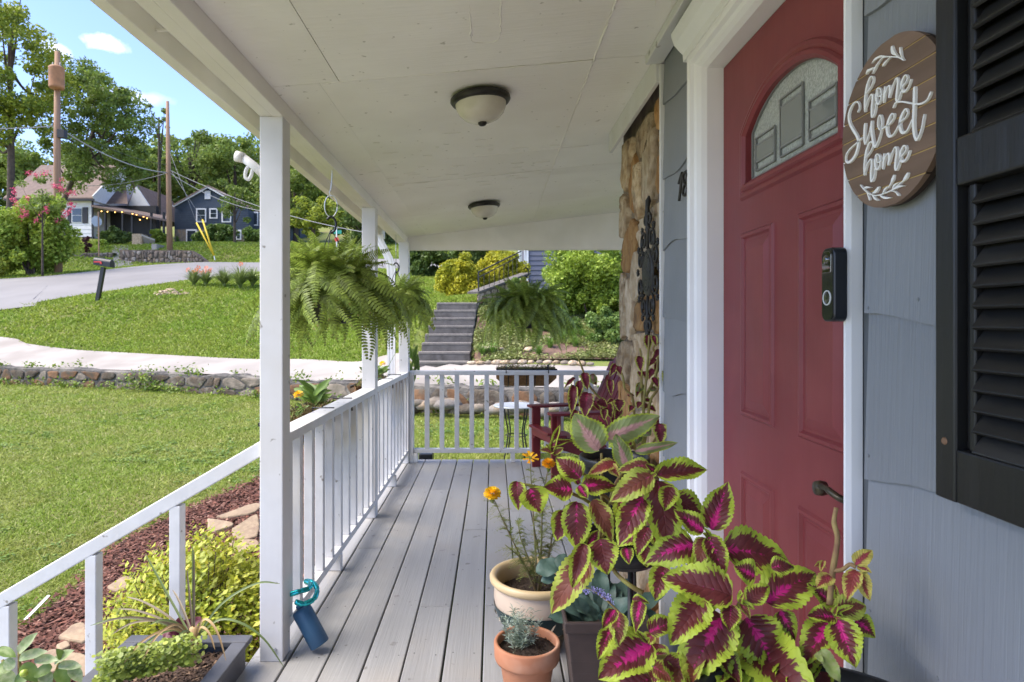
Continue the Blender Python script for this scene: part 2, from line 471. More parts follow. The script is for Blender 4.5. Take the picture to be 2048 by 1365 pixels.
# lawn between driveway and road, and grass round the upper garden
n = 420000
ang = np.radians(rs.uniform(-56, 3, n)); rr = np.exp(rs.uniform(np.log(11), np.log(62), n))
P = np.stack([rr * np.sin(ang), rr * np.cos(ang)], 1)
drv = inpoly(P[:, 0], P[:, 1], np.r_[dn, df[::-1]]); rdv = inpoly(P[:, 0], P[:, 1], np.r_[rn, rf[::-1]])
P = P[(P[:, 1] > wall_y(P[:, 0]) + .5) & ~drv & ~rdv & ((P[:, 0] < -1.4) | (P[:, 1] > 15.5)) & (P[:, 0] < .4)]
d = np.linalg.norm(P, axis=1)
blades('street_lawn_grass', P, .03 + .0022 * d, .004 + .0011 * d, grass2_m, up_z, 2.0)
# clover and weeds scattered through the lawn
n = 5200
ang = np.radians(rs.uniform(-52, 10, n)); rr = np.exp(rs.uniform(np.log(2.6), np.log(14), n)); P = np.stack([rr * np.sin(ang), rr * np.cos(ang)], 1)
pat = np.sin(P[:, 0] * 1.7 + 2 * np.sin(P[:, 1] * .9)) + np.sin(P[:, 1] * 2.3 + P[:, 0]) + rs.normal(0, .5, n)
P = P[(pat > .5) & (P[:, 1] < wall_y(P[:, 0]) - .1) & ~inpoly(P[:, 0], P[:, 1], mulch_poly) & ~((P[:, 0] > -1.1) & (P[:, 1] < 6.1)) & ~((P[:, 0] > -2.6) & (P[:, 1] < 2.7))]
n = len(P); k = 14
C = np.repeat(np.stack([P[:, 0], P[:, 1], yd_z(P[:, 0], P[:, 1]) + .022], 1), k, 0) + rs.normal(0, 1, (n * k, 3)) * np.array([.035, .035, .008])
u = rs.normal(0, 1, (n * k, 3)); u[:, 2] *= .35; u /= np.linalg.norm(u, axis=1)[:, None]; v = np.cross(u, np.array([0, 0, 1.])); v /= np.linalg.norm(v, axis=1)[:, None]
s_ = (.006 + .0012 * np.linalg.norm(C[:, :2], axis=1))[:, None]
clover_m = mk('clover_leaf', (.15, .26, .045), (.21, .30, .06), 2, .5, trans=.3, isl=.2, island_c=(.28, .33, .08))
stuff(tag(np_obj('lawn_clover', np.stack([C - u * s_, C - v * s_, C + u * s_, C + v * s_], 1), clover_m), 'patches of low clover and broad leaved weeds in the yard lawn', 'clover'))
# mulch chips
n = 130000
P = np.stack([rs.uniform(-4.5, -.93, n), rs.uniform(1.6, 8.8, n)], 1)
P = P[inpoly(P[:, 0] + rs.normal(0, .06, n), P[:, 1] + rs.normal(0, .06, n), mulch_poly)]
n = len(P); z = yd_z(P[:, 0], P[:, 1]) + .022 + rs.rand(n) * .018
c = np.stack([P[:, 0], P[:, 1], z], 1); a = rs.rand(n) * 6.283; L_ = .012 + .025 * rs.rand(n) ** 2; w_ = .004 + .006 * rs.rand(n)
u = np.stack([np.cos(a), np.sin(a), rs.uniform(-.5, .5, n)], 1) * L_[:, None]; v = np.stack([-np.sin(a), np.cos(a), rs.uniform(-.4, .4, n)], 1) * w_[:, None]
stuff(tag(np_obj('mulch_chips', np.stack([c - u - v, c + u - v * .6, c + u * .8 + v, c - u * .9 + v], 1), chip_m), *GL['mulch_chips']))

# flagstones in the bed
flag_m = mk('flagstone', (.37, .275, .175), (.28, .205, .13), 9, .85, .8, 25, bdist=.015, c3=(.24, .16, .11), s3=6, rnd=.15)
FS = [([(430, 1045), (514, 1016), (514, 1034), (455, 1046)], 'long tan flagstone nearest the post at the top of the mulch bed'),
      ([(414, 1048), (464, 1056), (458, 1066), (420, 1074)], 'pale yellow flagstone just above the lime shrub'),
      ([(462, 1070), (514, 1040), (514, 1085), (470, 1088)], 'wide brown flagstone half hidden by the white post'),
      ([(214, 1188), (250, 1166), (275, 1180), (236, 1196)], 'small tan flagstone between second handrail post and lime shrub'),
      ([(116, 1290), (153, 1262), (173, 1268), (173, 1298), (138, 1296)], 'buff flagstone left of the middle handrail post'),
      ([(112, 1308), (132, 1300), (140, 1310), (120, 1318)], 'smallest white flagstone chip below the buff flagstone'),
      ([(70, 1336), (112, 1314), (132, 1344), (100, 1366), (75, 1362)], 'cream flagstone behind the variegated pepper plant'),
      ([(126, 1322), (174, 1330), (174, 1372), (130, 1360)], 'tan flagstone at the foot of the middle handrail post'),
      ([(455, 1095), (514, 1092), (514, 1108), (480, 1120)], 'dark tan flagstone edge under the lime shrub top')]
for pts, lab in FS:
    P3 = [yard_at(*p) for p in pts]
    c = sum(P3, Vector()) / len(P3)
    P3 = [c + (p - c) * R.uniform(.94, 1.05) for p in crom(P3 + [P3[0]], 3)[:-1]]
    P3 = [Vector((p.x, p.y, p.z + .0)) for p in P3]
    tag(MB().prism(P3, (0, 0, .055)).build('flagstone', flag_m, None, False, .012), lab, 'stone', 'flagstones in the mulch bed')

# ================================================================== stone building
st_tan = mk('stone_tan', (.34, .235, .13), (.52, .42, .29), 24, .85, 1.0, 22, bdist=.035, rnd=.3, c3=(.15, .095, .055), s3=11)
st_brown = mk('stone_brown', (.30, .145, .045), (.42, .25, .10), 24, .8, 1.0, 22, (1, 1, .5), bdist=.035, rnd=.25, c3=(.13, .07, .035), s3=11)
st_cream = mk('stone_cream', (.52, .44, .33), (.36, .27, .17), 24, .85, 1.0, 22, (1, 1, .5), bdist=.035, rnd=.2, c3=(.22, .145, .08), s3=11)
st_grey = mk('stone_grey', (.27, .24, .21), (.17, .15, .13), 8, .9, .8, 30, bdist=.012, rnd=.25, c3=(.30, .21, .12), s3=3)
st_moss = mk('stone_mossy', (.115, .085, .058), (.06, .05, .038), 5, .95, .9, 24, bdist=.02, rnd=.3, c3=(.17, .145, .11), s3=5)
st_rust = mk('stone_rust', (.20, .105, .05), (.12, .07, .04), 5, .9, .8, 24, bdist=.015, rnd=.25, c3=(.10, .085, .06), s3=5)
st_pale = mk('stone_pale', (.24, .20, .155), (.15, .125, .095), 5, .9, .8, 24, bdist=.015, rnd=.2, c3=(.14, .12, .09), s3=4)
mortar_m = mk('mortar', (.22, .175, .125), (.12, .095, .07), 14, .95, .9, 50, bdist=.01)
wallmort_m = mk('mossy_mortar', (.13, .12, .105), (.06, .055, .05), 9, .95, .9, 40, bdist=.02, c3=(.24, .215, .18), s3=2.5)
def clip(poly, p, q):
    """keep the part of poly nearer to p than q"""
    m = ((p[0] + q[0]) / 2, (p[1] + q[1]) / 2); d = (q[0] - p[0], q[1] - p[1]); out = []
    s = lambda a: (a[0] - m[0]) * d[0] + (a[1] - m[1]) * d[1]
    for i in range(len(poly)):
        a, b = poly[i], poly[(i + 1) % len(poly)]; sa, sb = s(a), s(b)
        if sa <= 0: out.append(a)
        if sa * sb < 0:
            t = sa / (sa - sb); out.append((a[0] + (b[0] - a[0]) * t, a[1] + (b[1] - a[1]) * t))
    return out
def stones(parent, fn, W, Hh, nu, nv, mats, rng, inset=.93, bulge=.04, name='stone', su=1.0, jit=.42, slab=False):
    """irregular stones over a W x Hh patch; fn(u, v, n) -> world point"""
    seeds = [((i + .5 + rng.uniform(-jit, jit) + (.5 if j % 2 else 0)) * W / nu, (j + .5 + rng.uniform(-jit, jit)) * Hh / nv) for j in range(nv) for i in range(-1, nu + 1)]
    for p in seeds:
        if not (-.1 * W < p[0] < 1.1 * W): continue
        poly = [(0, 0), (W, 0), (W, Hh), (0, Hh)]
        for q in seeds:
            if q is not p and abs(q[0] - p[0]) < 3 * W / nu + .01 and abs(q[1] - p[1]) < 3 * Hh / nv + .01:
                poly = clip(poly, p, q)
                if len(poly) < 3: break
        if len(poly) < 3: continue
        c = (sum(a[0] for a in poly) / len(poly), sum(a[1] for a in poly) / len(poly))
        pts = []
        for i in range(len(poly)):            # soften the corners
            a, b = poly[i], poly[(i + 1) % len(poly)]
            for t in (.22, .5, .78):
                pts.append((a[0] + (b[0] - a[0]) * t, a[1] + (b[1] - a[1]) * t))
        k = inset * rng.uniform(.93, 1.02); bz = bulge * rng.uniform(.5, 1.3)
        rings = [(k, -.02), (k * .99, bz * .45), (k * .88, bz * .85), (k * .55, bz)]
        if slab: rings = [(k, -.02), (k * .985, bz * .75), (k * .93, bz), (k * .5, bz)]
        n = len(pts); V = []; fs = []
        jl = [rng.uniform(.93, 1.05) for _ in pts]
        for s, dz in rings:
            for i, a in enumerate(pts):
                V.append(fn(c[0] + (a[0] - c[0]) * s * jl[i], c[1] + (a[1] - c[1]) * s * jl[i], dz + (rng.uniform(-.28, .28) * bz if dz > 0 else 0)))
        V.append(fn(c[0], c[1], bz * rng.uniform(.85, 1.1)))
        for r_ in range(3):
            for i in range(n):
                a = r_ * n + i; b = r_ * n + (i + 1) % n
                fs.append((a, b, b + n, a + n))
        for i in range(n): fs.append((3 * n + i, 3 * n + (i + 1) % n, 4 * n))
        MB().add(V, fs).build(name, rng.choice(mats), parent, True)

# retaining wall between yard and driveway
rng = random.Random(11)
rw = thing('stone_retaining_wall', 'low mossy brown stone retaining wall between the yard and the driveway', 'stone wall', drape(yd_z, -5, 13.2))
tw = [(-20, 18.7)] + [(x, y) for x, y in zip(WX, WY) if -13 < x < 13] 
lens = [0]
for a, b in zip(tw[:-1], tw[1:]): lens.append(lens[-1] + math.hypot(b[0] - a[0], b[1] - a[1]))
def wall_pt(s):
    x = float(np.interp(s, lens, [p[0] for p in tw])); y = float(np.interp(s, lens, [p[1] for p in tw])); return x, y
tot = lens[-1]
zt = lambda x, y: float(up_z(np.array([x]), np.array([y + .2]))[0]) + .045
zb = lambda x, y: float(yd_z(np.array([x]), np.array([y]))[0]) - .05
SS = np.linspace(0, tot, 90); m = MB(); prev = None
for s in SS:
    x, y = wall_pt(s); x2, y2 = wall_pt(min(s + .1, tot + .1)); x1, y1 = wall_pt(max(s - .1, 0))
    t = Vector((x2 - x1, y2 - y1, 0)).normalized(); nrm = Vector((t.y, -t.x, 0)); p = Vector((x, y, 0)); tp = zt(x, y) + rng.uniform(-.03, .03)
    ring = [p + nrm * .02 + Vector((0, 0, zb(x, y))), p + Vector((0, 0, tp - .03)), p - nrm * .05 + Vector((0, 0, tp)), p - nrm * .34 + Vector((0, 0, tp - .01)), p - nrm * .34 + Vector((0, 0, zb(x, y)))]
    n0 = len(m.v); m.v += [tuple(q) for q in ring]
    if prev is not None:
        for k in range(4): m.f.append((prev + k, n0 + k, n0 + k + 1, prev + k + 1))
    prev = n0
m.build('mortar', wallmort_m, rw)
for s0 in np.arange(0, tot - 2.5, 2.5):
    def fn(u, v, dn_, s0=s0):
        x, y = wall_pt(s0 + u); x2, y2 = wall_pt(s0 + u + .2)
        t = Vector((x2 - x, y2 - y, 0)); t = t.normalized() if t.length > 1e-6 else Vector((1, 0, 0))
        nrm = Vector((t.y, -t.x, 0)); b = zb(x, y); tp = zt(x, y) - .035
        return Vector((x, y, b + (tp - b) * v)) + nrm * (dn_ + .005)
    stones(rw, fn, 2.5, 1.0, rng.choice((4, 5, 6)), rng.choice((1, 2, 2)), [st_moss, st_rust, st_rust, st_moss, st_pale], rng, rng.uniform(.80, .92), .030, slab=True)
# weeds at the foot of the wall come later
# ================================================================== porch
XW, XD = .60, .68
def zc(X, Y):
    a = 2.105 - .018 * (Y - 2.45); b = 2.225 - .004 * (Y - 2.3)
    return a + (b - a) * (X + .79) / 1.39
# floor: individual boards
pf = bpy.data.objects.new('porch_floor', None); col.objects.link(pf); struct(pf); WORLD['porch_floor'] = Matrix.Identity(4)
G0, PITCH, Y1 = -.777, .1467, 5.915
joints = {4: [.6, 3.92], 5: [2.88], 3: [2.87], 2: [1.35, 4.85], 1: [2.2], 0: [3.6], -1: [1.6, 4.4], 6: [1.9, 4.3], 7: [3.2]}
for k in range(-1, 23):
    x0 = G0 + PITCH * k + .0035 + R.uniform(-.0008, .0008); x1 = G0 + PITCH * (k + 1) - .0035
    ys = -.95 if x0 < .55 else 3.16
    cuts = [ys] + [j for j in joints.get(k, [R.uniform(3.6, 5.2)]) if j > ys + .2] + [Y1 + R.uniform(-.004, .004)]
    for a, b in zip(cuts[:-1], cuts[1:]):
        dz = R.uniform(-.0015, .0015); sk = R.uniform(-.0012, .0012)
        m = MB().hexa([(x0 + sk, a + .0012, -.036 + dz), (x1 + sk, a + .0012, -.036 + dz), (x1 - sk, b - .0012, -.036), (x0 - sk, b - .0012, -.036),
                       (x0 + sk, a + .0012, dz), (x1 + sk, a + .0012, dz), (x1 - sk, b - .0012, 0), (x0 - sk, b - .0012, 0)])
        m.build('plank', deck_m, pf, False, .004)
under = mk('deck_underside', (.05, .045, .04), None, 4, .9)
for x in (-.86, -.3, .3, .9, 1.5, 2.1): MB().box((x - .02, -.9 if x < .6 else 3.2, -.20), (x + .02, 5.88, -.04)).build('joist', under, pf)
MB().box((-.915, -.95, -.24), (-.88, 5.90, -.040)).build('rim_board', deck_m, pf)
MB().box((-.88, 5.885, -.24), (2.5, 5.912, -.040)).build('rim_board', deck_m, pf)
# screws in the boards
scr = mk('screw_head', (.10, .10, .10), None, 5, .6)
sm = MB().lathe([(0, .0004), (.003, .0004), (.0034, 0)], n=8).mesh('screw', scr)
for Y in (2.87, 3.92, 3.3, 2.45, 4.6):
    for k in range(0, 7):
        for q in (.03, .115): place('screw', sm, Matrix.Translation((G0 + PITCH * k + q + R.uniform(-.006, .006), Y + R.uniform(-.02, .02), .0008)), pf)

# posts
PX = [(-.8795, -.792, 2.40), (-.856, -.768, 4.145), (-.853, -.766, 5.735)]
PL = ['tall white square porch post nearest the stairs with flag bracket', 'white square porch post in the middle of the side railing', 'white square corner porch post beside the downspout']
for (x0, x1, y0), lb in zip(PX, PL):
    t = thing('porch_post', lb, 'post', (x0 + .04, y0 + .04, 0), 'porch posts')
    MB().box((x0, y0, .0), (x1, y0 + .0885, 2.048 - .018 * (y0 - 2.4))).build('shaft', white, t, False, .004)
    if y0 < 3:
        bl = mk('bolt_zinc', (.45, .46, .48), None, 5, .4, metal=.8)
        MB().lathe([(0, .006), (.008, .005), (.009, 0)], n=10).build('bolt', bl, t).matrix_basis = Matrix.Translation((x1 - .03, y0 - .001, .045)) @ Matrix.Rotation(rad(90), 4, 'X')

# side railing
def railing(name, lab, xa, xb, ya, yb, za, zb_, ys, blocks):
    t = thing(name, lab, 'railing', ((xa + xb) / 2, (ya + yb) / 2, 0), 'side railings between the posts')
    def hx(dx0, dx1, z0, z1):
        return [(xa + dx0, ya, za + z0), (xa + dx1, ya, za + z0), (xb + dx1, yb, zb_ + z0), (xb + dx0, yb, zb_ + z0),
                (xa + dx0, ya, za + z1), (xa + dx1, ya, za + z1), (xb + dx1, yb, zb_ + z1), (xb + dx0, yb, zb_ + z1)]
    MB().hexa(hx(-.089, 0, -.038, 0)).build('top_rail', white_rail, t, False, .003)
    MB().hexa([(xa - .062, ya, .085), (xa - .002, ya, .085), (xb - .002, yb, .085), (xb - .062, yb, .085),
               (xa - .062, ya, .121), (xa - .002, ya, .121), (xb - .002, yb, .121), (xb - .062, yb, .121)]).build('bottom_rail', white_rail, t, False, .003)
    for y in ys:
        f = (y - ya) / (yb - ya); x = xa + (xb - xa) * f; z = za + (zb_ - za) * f
        MB().box((x - .044, y - .019, .1215), (x - .006, y + .019, z - .0385)).build('baluster', white_rail, t, False, .0025)
    for y in blocks:
        MB().box((xa - .060, y - .02, 0.001), (xa + .012, y + .02, .0845)).build('block', white_rail, t, False, .004)
railing('porch_railing', 'white railing with square balusters between the nearest and middle posts', -.794, -.768, 2.489, 4.144, .844, .842, [2.655 + .1655 * i for i in range(9)] + [2.525, 4.10], [3.29])
railing('porch_railing', 'white railing with square balusters between the middle and corner posts', -.768, -.766, 4.2345, 5.734, .845, .818, [4.33 + .1655 * i for i in range(9)], [4.95])
t = thing('porch_railing', 'white railing across the far end of the porch behind the red chair', 'railing', (.6, 5.79, 0))
MB().box((-.728, 5.765, .790), (2.5, 5.854, .827)).build('top_rail', white_rail, t, False, .003)
MB().box((-.728, 5.78, .085), (2.5, 5.838, .122)).build('bottom_rail', white_rail, t, False, .003)
MB().box((-.764, 5.76, .001), (-.7285, 5.85, .827)).build('stub_post', white_rail, t, False, .003)
MB().box((-.728, 5.765, .001), (-.69, 5.84, .0845)).build('block', white_rail, t, False, .003)
MB().box((.15, 5.785, .001), (.19, 5.84, .0845)).build('block', white_rail, t, False, .003)
xb_ = (854 - CX) / F * 5.80
for i in range(24): MB().box((xb_ + .1353 * i - .02, 5.79, .1225), (xb_ + .1353 * i + .02, 5.828, .7895)).build('baluster', white_rail, t, False, .0025)

# roof: ceiling, beams, fascia
pr = thing('porch_roof', 'white painted porch roof with sloping plywood ceiling and outer beam', 'roof', (0, 2.5, 2.1))
def cpanel(xa, xb, ya, yb, mat, name, dz=0, th=.012, nx=5, ny=5):
    m = MB()
    for kz in (0, th):
        for j in range(ny + 1):
            for i in range(nx + 1):
                X = xa + (xb - xa) * i / nx; Y = ya + (yb - ya) * j / ny
                m.v.append((X, Y, zc(X, Y) + dz + kz + (.0022 * math.sin(X * 5 + Y * 3) if not kz else 0)))
    w = nx + 1; o = w * (ny + 1)
    for j in range(ny):
        for i in range(nx):
            a = j * w + i; m.f.append((a, a + w, a + w + 1, a + 1)); m.f.append((o + a, o + a + 1, o + a + w + 1, o + a + w))
    for i in range(nx):
        m.f.append((i, i + 1, o + i + 1, o + i)); a = ny * w + i; m.f.append((a + 1, a, o + a, o + a + 1))
    for j in range(ny):
        a = j * w; m.f.append((a + w, a, o + a, o + a + w)); a = j * w + nx; m.f.append((a, a + w, o + a + w, o + a))
    return m.build(name, mat, pr)
ysl = [-.95, .0, 1.1, 2.27, 3.4, 3.86, 4.02, 4.9, 5.915]
for ya, yb in zip(ysl[:-1], ysl[1:]):
    for xa, xb in ((-.789, -.62), (-.62, .353), (.353, 1.5), (1.5, 2.6)):
        if xa == -.789 and yb < 2.4: cpanel(xa, -.55, ya + .0012, yb - .0012, ceil_m, 'ceiling_panel', R.uniform(0, .0015))
        elif xa == -.62 and yb < 2.4: cpanel(-.547, xb - .001, ya + .0012, yb - .0012, ceil_m, 'ceiling_panel', R.uniform(0, .0015))
        elif xa == -.789: cpanel(xa, .35 if False else -.62, ya + .0012, yb - .0012, ceil_m, 'ceiling_panel', .0005)
        elif xa < 1 or ya > 3.0: cpanel(xa + .0006, xb - .0012, ya + .0012, yb - .0012, ceil_m, 'ceiling_panel', R.uniform(0, .0018))
# caulk along the seams, broken and uneven
def caulk(P, w=.006):
    pts = crom(P, 6); m = MB()
    m.tube([Vector((p.x + R.uniform(-.002, .002), p.y, zc(p.x, p.y) - .0005)) for p in pts], [w * R.uniform(.2, 1.0) for _ in pts], 6)
    m.build('caulk_seam', ceil_m, pr, True)
caulk([(.354, 1.2 + .12 * i, 0) for i in range(14)], .005); caulk([(.35, 2.9 + .2 * i, 0) for i in range(11)], .006)
caulk([(-.6 + .12 * i, 2.272, 0) for i in range(9)], .004); caulk([(-.6 + .12 * i, 3.862, 0) for i in range(9)], .003); caulk([(-.1 + .1 * i, 3.40, 0) for i in range(7)], .003)
caulk([(-.07, 1.3 + .1 * i, 0) for i in range(8)], .004); caulk([(.02, 1.3 + .1 * i, 0) for i in range(8)], .003)
caulk([(.02, 2.0, 0), (.01, 2.05, 0), (-.03, 2.06, 0), (-.07, 2.04, 0), (-.075, 1.98, 0)], .003)
pk = MB()                                             # flakes of peeling paint
for (xa, xb, ya, yb, n_) in ((-.50, -.22, 1.25, 1.62, 46), (-.30, -.05, 1.2, 1.5, 20), (.45, .56, 1.6, 1.9, 12), (-.7, .3, 3.5, 4.1, 26), (-.6, .3, 2.9, 3.4, 14)):
    for _ in range(n_):
        X, Y = R.uniform(xa, xb), R.uniform(ya, yb); L0 = R.uniform(.015, .09); sk = R.uniform(.1, .3) * L0 if yb < 2.8 else L0
        x2, y2 = X + sk, Y + (L0 if yb < 2.8 else .004); w_ = R.uniform(.0006, .002)
        pk.add([(X - w_, Y, zc(X, Y) - .0005), (X + w_, Y, zc(X, Y) - .003), (x2 + w_ * .5, y2 + w_, zc(x2, y2) - .003), (x2 - w_, y2 + w_, zc(x2, y2) - .0005)], [(0, 1, 2, 3)])
stuff(pk.build('peeling_paint', beam_m, pr))
sag = lambda Y: -.018 * (Y - 2.4)
def along(x0, x1, z0, z1, ya, yb, name, mat, bev=.003):
    return MB().hexa([(x0, ya, z0 + sag(ya)), (x1, ya, z0 + sag(ya)), (x1, yb, z0 + sag(yb)), (x0, yb, z0 + sag(yb)),
                      (x0, ya, z1 + sag(ya)), (x1, ya, z1 + sag(ya)), (x1, yb, z1 + sag(yb)), (x0, yb, z1 + sag(yb))]).build(name, mat, pr, False, bev)
along(-.832, -.790, 2.046, 2.165, -.95, 5.90, 'beam', beam_m); along(-.880, -.8345, 2.049, 2.165, -.95, 5.90, 'beam', beam_m)
along(-1.075, -1.03, 2.118, 2.26, -1.05, 6.05, 'fascia', beam_m)
along(-1.03, -.8815, 2.185, 2.20, -.95, 5.95, 'soffit', beam_m)
along(-.895, -.8815, 2.12, 2.184, -.95, 5.95, 'soffit_trim', beam_m)
for Y in (1.05, 1.95, 3.1): MB().bar((-1.028, Y, 2.165), (-.90, Y + .01, 2.172), .008, .006).build('nail_strip', beam_m, pr)
# far end beam
MB().hexa([(-.86, 5.87, 1.927), (2.6, 5.87, 1.935), (2.6, 5.915, 1.935), (-.86, 5.915, 1.927), (-.86, 5.87, zc(-.86, 5.87) + .02), (2.6, 5.87, zc(2.6, 5.87) + .02), (2.6, 5.915, zc(2.6, 5.9) + .02), (-.86, 5.915, zc(-.86, 5.9) + .02)]).build('end_beam', beam_m, pr, False, .003)
shing_r = mk('roof_shingles', (.10, .09, .085), (.06, .055, .05), 8, .9, .6, 30)
MB().hexa([(-1.14, -1.1, 2.30), (3.2, -1.1, 2.85), (3.2, 6.1, 2.80), (-1.14, 6.1, 2.24), (-1.14, -1.1, 2.33), (3.2, -1.1, 2.90), (3.2, 6.1, 2.85), (-1.14, 6.1, 2.27)]).build('roof_deck', shing_r, pr)  # unseen slab that blocks the sun; cut short behind the camera for more light
# wall trims under the ceiling
MB().hexa([(.537, -.95, 2.195), (.598, -.95, 2.200), (.598, 2.272, 2.192), (.537, 2.272, 2.187), (.537, -.95, zc(.537, -.95) - .001), (.598, -.95, zc(.598, -.95) - .001), (.598, 2.272, zc(.598, 2.27) - .001), (.537, 2.272, zc(.537, 2.27) - .001)]).build('ceiling_trim', white, pr, False, .003)
MB().hexa([(.575, 2.275, 2.128), (.592, 2.275, 2.128), (.592, 3.20, 2.118), (.575, 3.20, 2.118), (.575, 2.275, zc(.575, 2.3) - .001), (.592, 2.275, zc(.592, 2.3) - .001), (.592, 3.20, zc(.592, 3.2) - .001), (.575, 3.20, zc(.575, 3.2) - .001)]).build('ceiling_trim', white, pr, False, .003)

# downspout
gut = mk('white_aluminium', (.80, .80, .81), None, 5, .35)
t = thing('downspout', 'white metal downspout with bent elbow beside the corner post', 'downspout', (-.93, 5.83, -.3))
def ribbed(pts, w, d):
    m = MB(); prev = None
    for p in pts:
        p = Vector(p); n0 = len(m.v); k = 0
        for (a, b) in [(-w, -d), (-w * .5, -d), (-w * .45, -d * .8), (-w * .05, -d * .8), (0, -d), (w * .5, -d), (w * .55, -d * .8), (w, -d), (w, d), (-w, d)]:
            m.v.append((p.x + a, p.y + b, p.z)); k += 1
        if prev is not None:
            for i in range(k): m.f.append((prev + i, prev + (i + 1) % k, n0 + (i + 1) % k, n0 + i))
        prev = n0
    return m
el = crom([(-1.04, 5.80, 2.06), (-1.035, 5.80, 2.01), (-1.005, 5.80, 1.95), (-.955, 5.80, 1.85), (-.935, 5.80, 1.78), (-.93, 5.80, 1.70)], 5)
ribbed(el, .036, .028).build('elbow', gut, t)
ribbed([(-.93, 5.80, 1.705), (-.93, 5.80, -.35)], .033, .026).build('pipe', gut, t)

# ceiling lamps
glass_l = mk('alabaster_glass', (.56, .52, .43), (.66, .62, .54), 9, .25, spec=.5)
brz = mk('dark_bronze', (.025, .024, .023), (.05, .047, .042), 20, .4, metal=.5)
for (X, Y, lb) in ((-.055, 2.52, 'round dark rimmed frosted ceiling lamp nearer to the viewer'), (-.075, 4.70, 'round dark rimmed frosted ceiling lamp farther down the porch')):
    z = zc(X, Y)
    t = thing('ceiling_lamp', lb, 'ceiling lamp', (X, Y, z), 'porch ceiling lamps')
    tilt = Matrix.Translation((X, Y, z)) @ Matrix.Rotation(-math.atan(.086), 4, 'Y')
    for nm, prof, mt in (('rim', [(.02, 0), (.098, 0), (.118, -.012), (.119, -.022), (.112, -.032), (.100, -.034), (.096, -.03)], brz),
                         ('shade', [(.101, -.030), (.098, -.05), (.088, -.072), (.068, -.092), (.04, -.104), (.012, -.108), (0, -.108)], glass_l),
                         ('finial', [(0, -.104), (.017, -.106), (.018, -.112), (.012, -.119), (0, -.122)], brz)):
        o = MB().lathe(prof, n=36).build(nm, mt, t, True); o.matrix_basis = tilt

# stair handrail and landing
t = thing('stair_handrail', 'white sloping wooden stair handrail on square posts beside the lawn', 'handrail', (-1.4, 2.44, -.5))
HY = 2.455
slope = (.795 - .215) / 1.0
def rail_z(X): return .795 + (X + .885) * .585
MB().bar((-.881, HY, rail_z(-.881)), (-2.45, HY, rail_z(-2.45)), .046, .052).build('rail', white_rail, t, False, .004)
for X in (-1.215, -1.535, -1.865, -2.2):
    MB().box((X - .021, HY - .022, -.62), (X + .021, HY + .024, rail_z(X) - .028)).build('post', white_rail, t, False, .003)
t = thing('porch_stairs', 'grey painted wooden stairs descending from the porch to the lawn', 'stairs', (-1.5, 1.7, -.6))
for i in range(4):
    x1 = -.922 - (.42 + .28 * (i - 1) if i else 0); x0 = -.922 - (.42 + .28 * i)
    MB().box((x0 - .02, .9, -.035 - .15 * i), (x1 if i == 0 else x1 + .0, 2.405, -.001 - .15 * i)).build('tread', deck_m, t, False, .004)
    MB().box((x0, .9, -.62), (x0 + .02, 2.40, -.036 - .15 * i)).build('riser', deck_m, t)

# ================================================================== house wall
hw = thing('house_wall', 'blue grey shingle sided house wall with white corner trim around the red door', 'house wall', (XW + .1, 1, 0))
core = mk('wall_core', (.10, .11, .12), None, 4, .9)
YC = 2.265
MB().box((XW + .014, -.95, -.3), (XW + .16, 1.075, 2.4)).build('wall_core', core, hw)
MB().box((XW + .014, 1.925, -.3), (XW + .16, YC, 2.4)).build('wall_core', core, hw)
MB().box((XW + .014, 1.0751, 2.06), (XW + .16, 1.9249, 2.4)).build('wall_core', core, hw)
inm = mk('hall_interior', (.16, .16, .15), None, 4, .9)
MB().add([(XW + .161, .9, 0), (2.2, .9, 0), (2.2, 2.1, 0), (XW + .161, 2.1, 0), (XW + .161, .9, 2.3), (2.2, .9, 2.3), (2.2, 2.1, 2.3), (XW + .161, 2.1, 2.3)], [(0, 1, 2, 3), (7, 6, 5, 4), (1, 0, 4, 5), (2, 1, 5, 6), (3, 2, 6, 7)]).build('hall', inm, hw)
rng = random.Random(5)
def shingle(y0, y1, z0, z1, ph):
    """fibre cement shingle with a wavy lower edge; leans so the lower edge stands proud"""
    n = 14; m = MB()
    for i in range(n + 1):
        y = y0 + (y1 - y0) * i / n; u = y / .61 + ph
        w = .011 * math.sin(u * 6.283) + .005 * math.sin(u * 13.1 + 1)
        for (x, z) in ((XW - .004, z0 + w), (XW + .004, z1 + .02), (XW + .012, z1 + .02), (XW + .006, z0 + w)): m.v.append((x, y, z))
    for i in range(n):
        for k in range(4): m.f.append((4 * i + k, 4 * i + (k + 1) % 4, 4 * i + 4 + (k + 1) % 4, 4 * i + 4 + k))
    m.f += [(3, 2, 1, 0), tuple(4 * n + k for k in range(4))]
    m.build('shingle', siding_m, hw)
for j in range(-1, 5):
    z0 = 1.04 + .247 * j; ph = .37 * j
    zt_ = min(z0 + .247, 2.215)
    if z0 > 2.2: continue
    shingle(1.952, YC - .004, z0, zt_, ph + .1)
    off = .30 if j % 2 else 0
    ys = [1.032, .22 + off, -.39 + off, -.95]
    for a, b in zip(ys[1:], ys[:-1]): shingle(a + .0015, b - .0015, z0, zt_, ph)
for j in range(-5, -1):
    z0 = 1.04 + .247 * j
    shingle(1.952, YC - .004, z0, z0 + .247, .37 * j); shingle(.2, 1.03, z0, z0 + .247, .37 * j); shingle(-.95, .198, z0, z0 + .247, .37 * j)
shingle(1.36, 1.95, 2.12, 2.2, .3); shingle(1.033, 1.357, 2.12, 2.2, .1)
nm_ = MB().lathe([(0, .0012), (.0022, .001), (.0028, 0)], n=8).mesh('nail_head', mk('painted_nail', (.17, .18, .19), None, 5, .5))
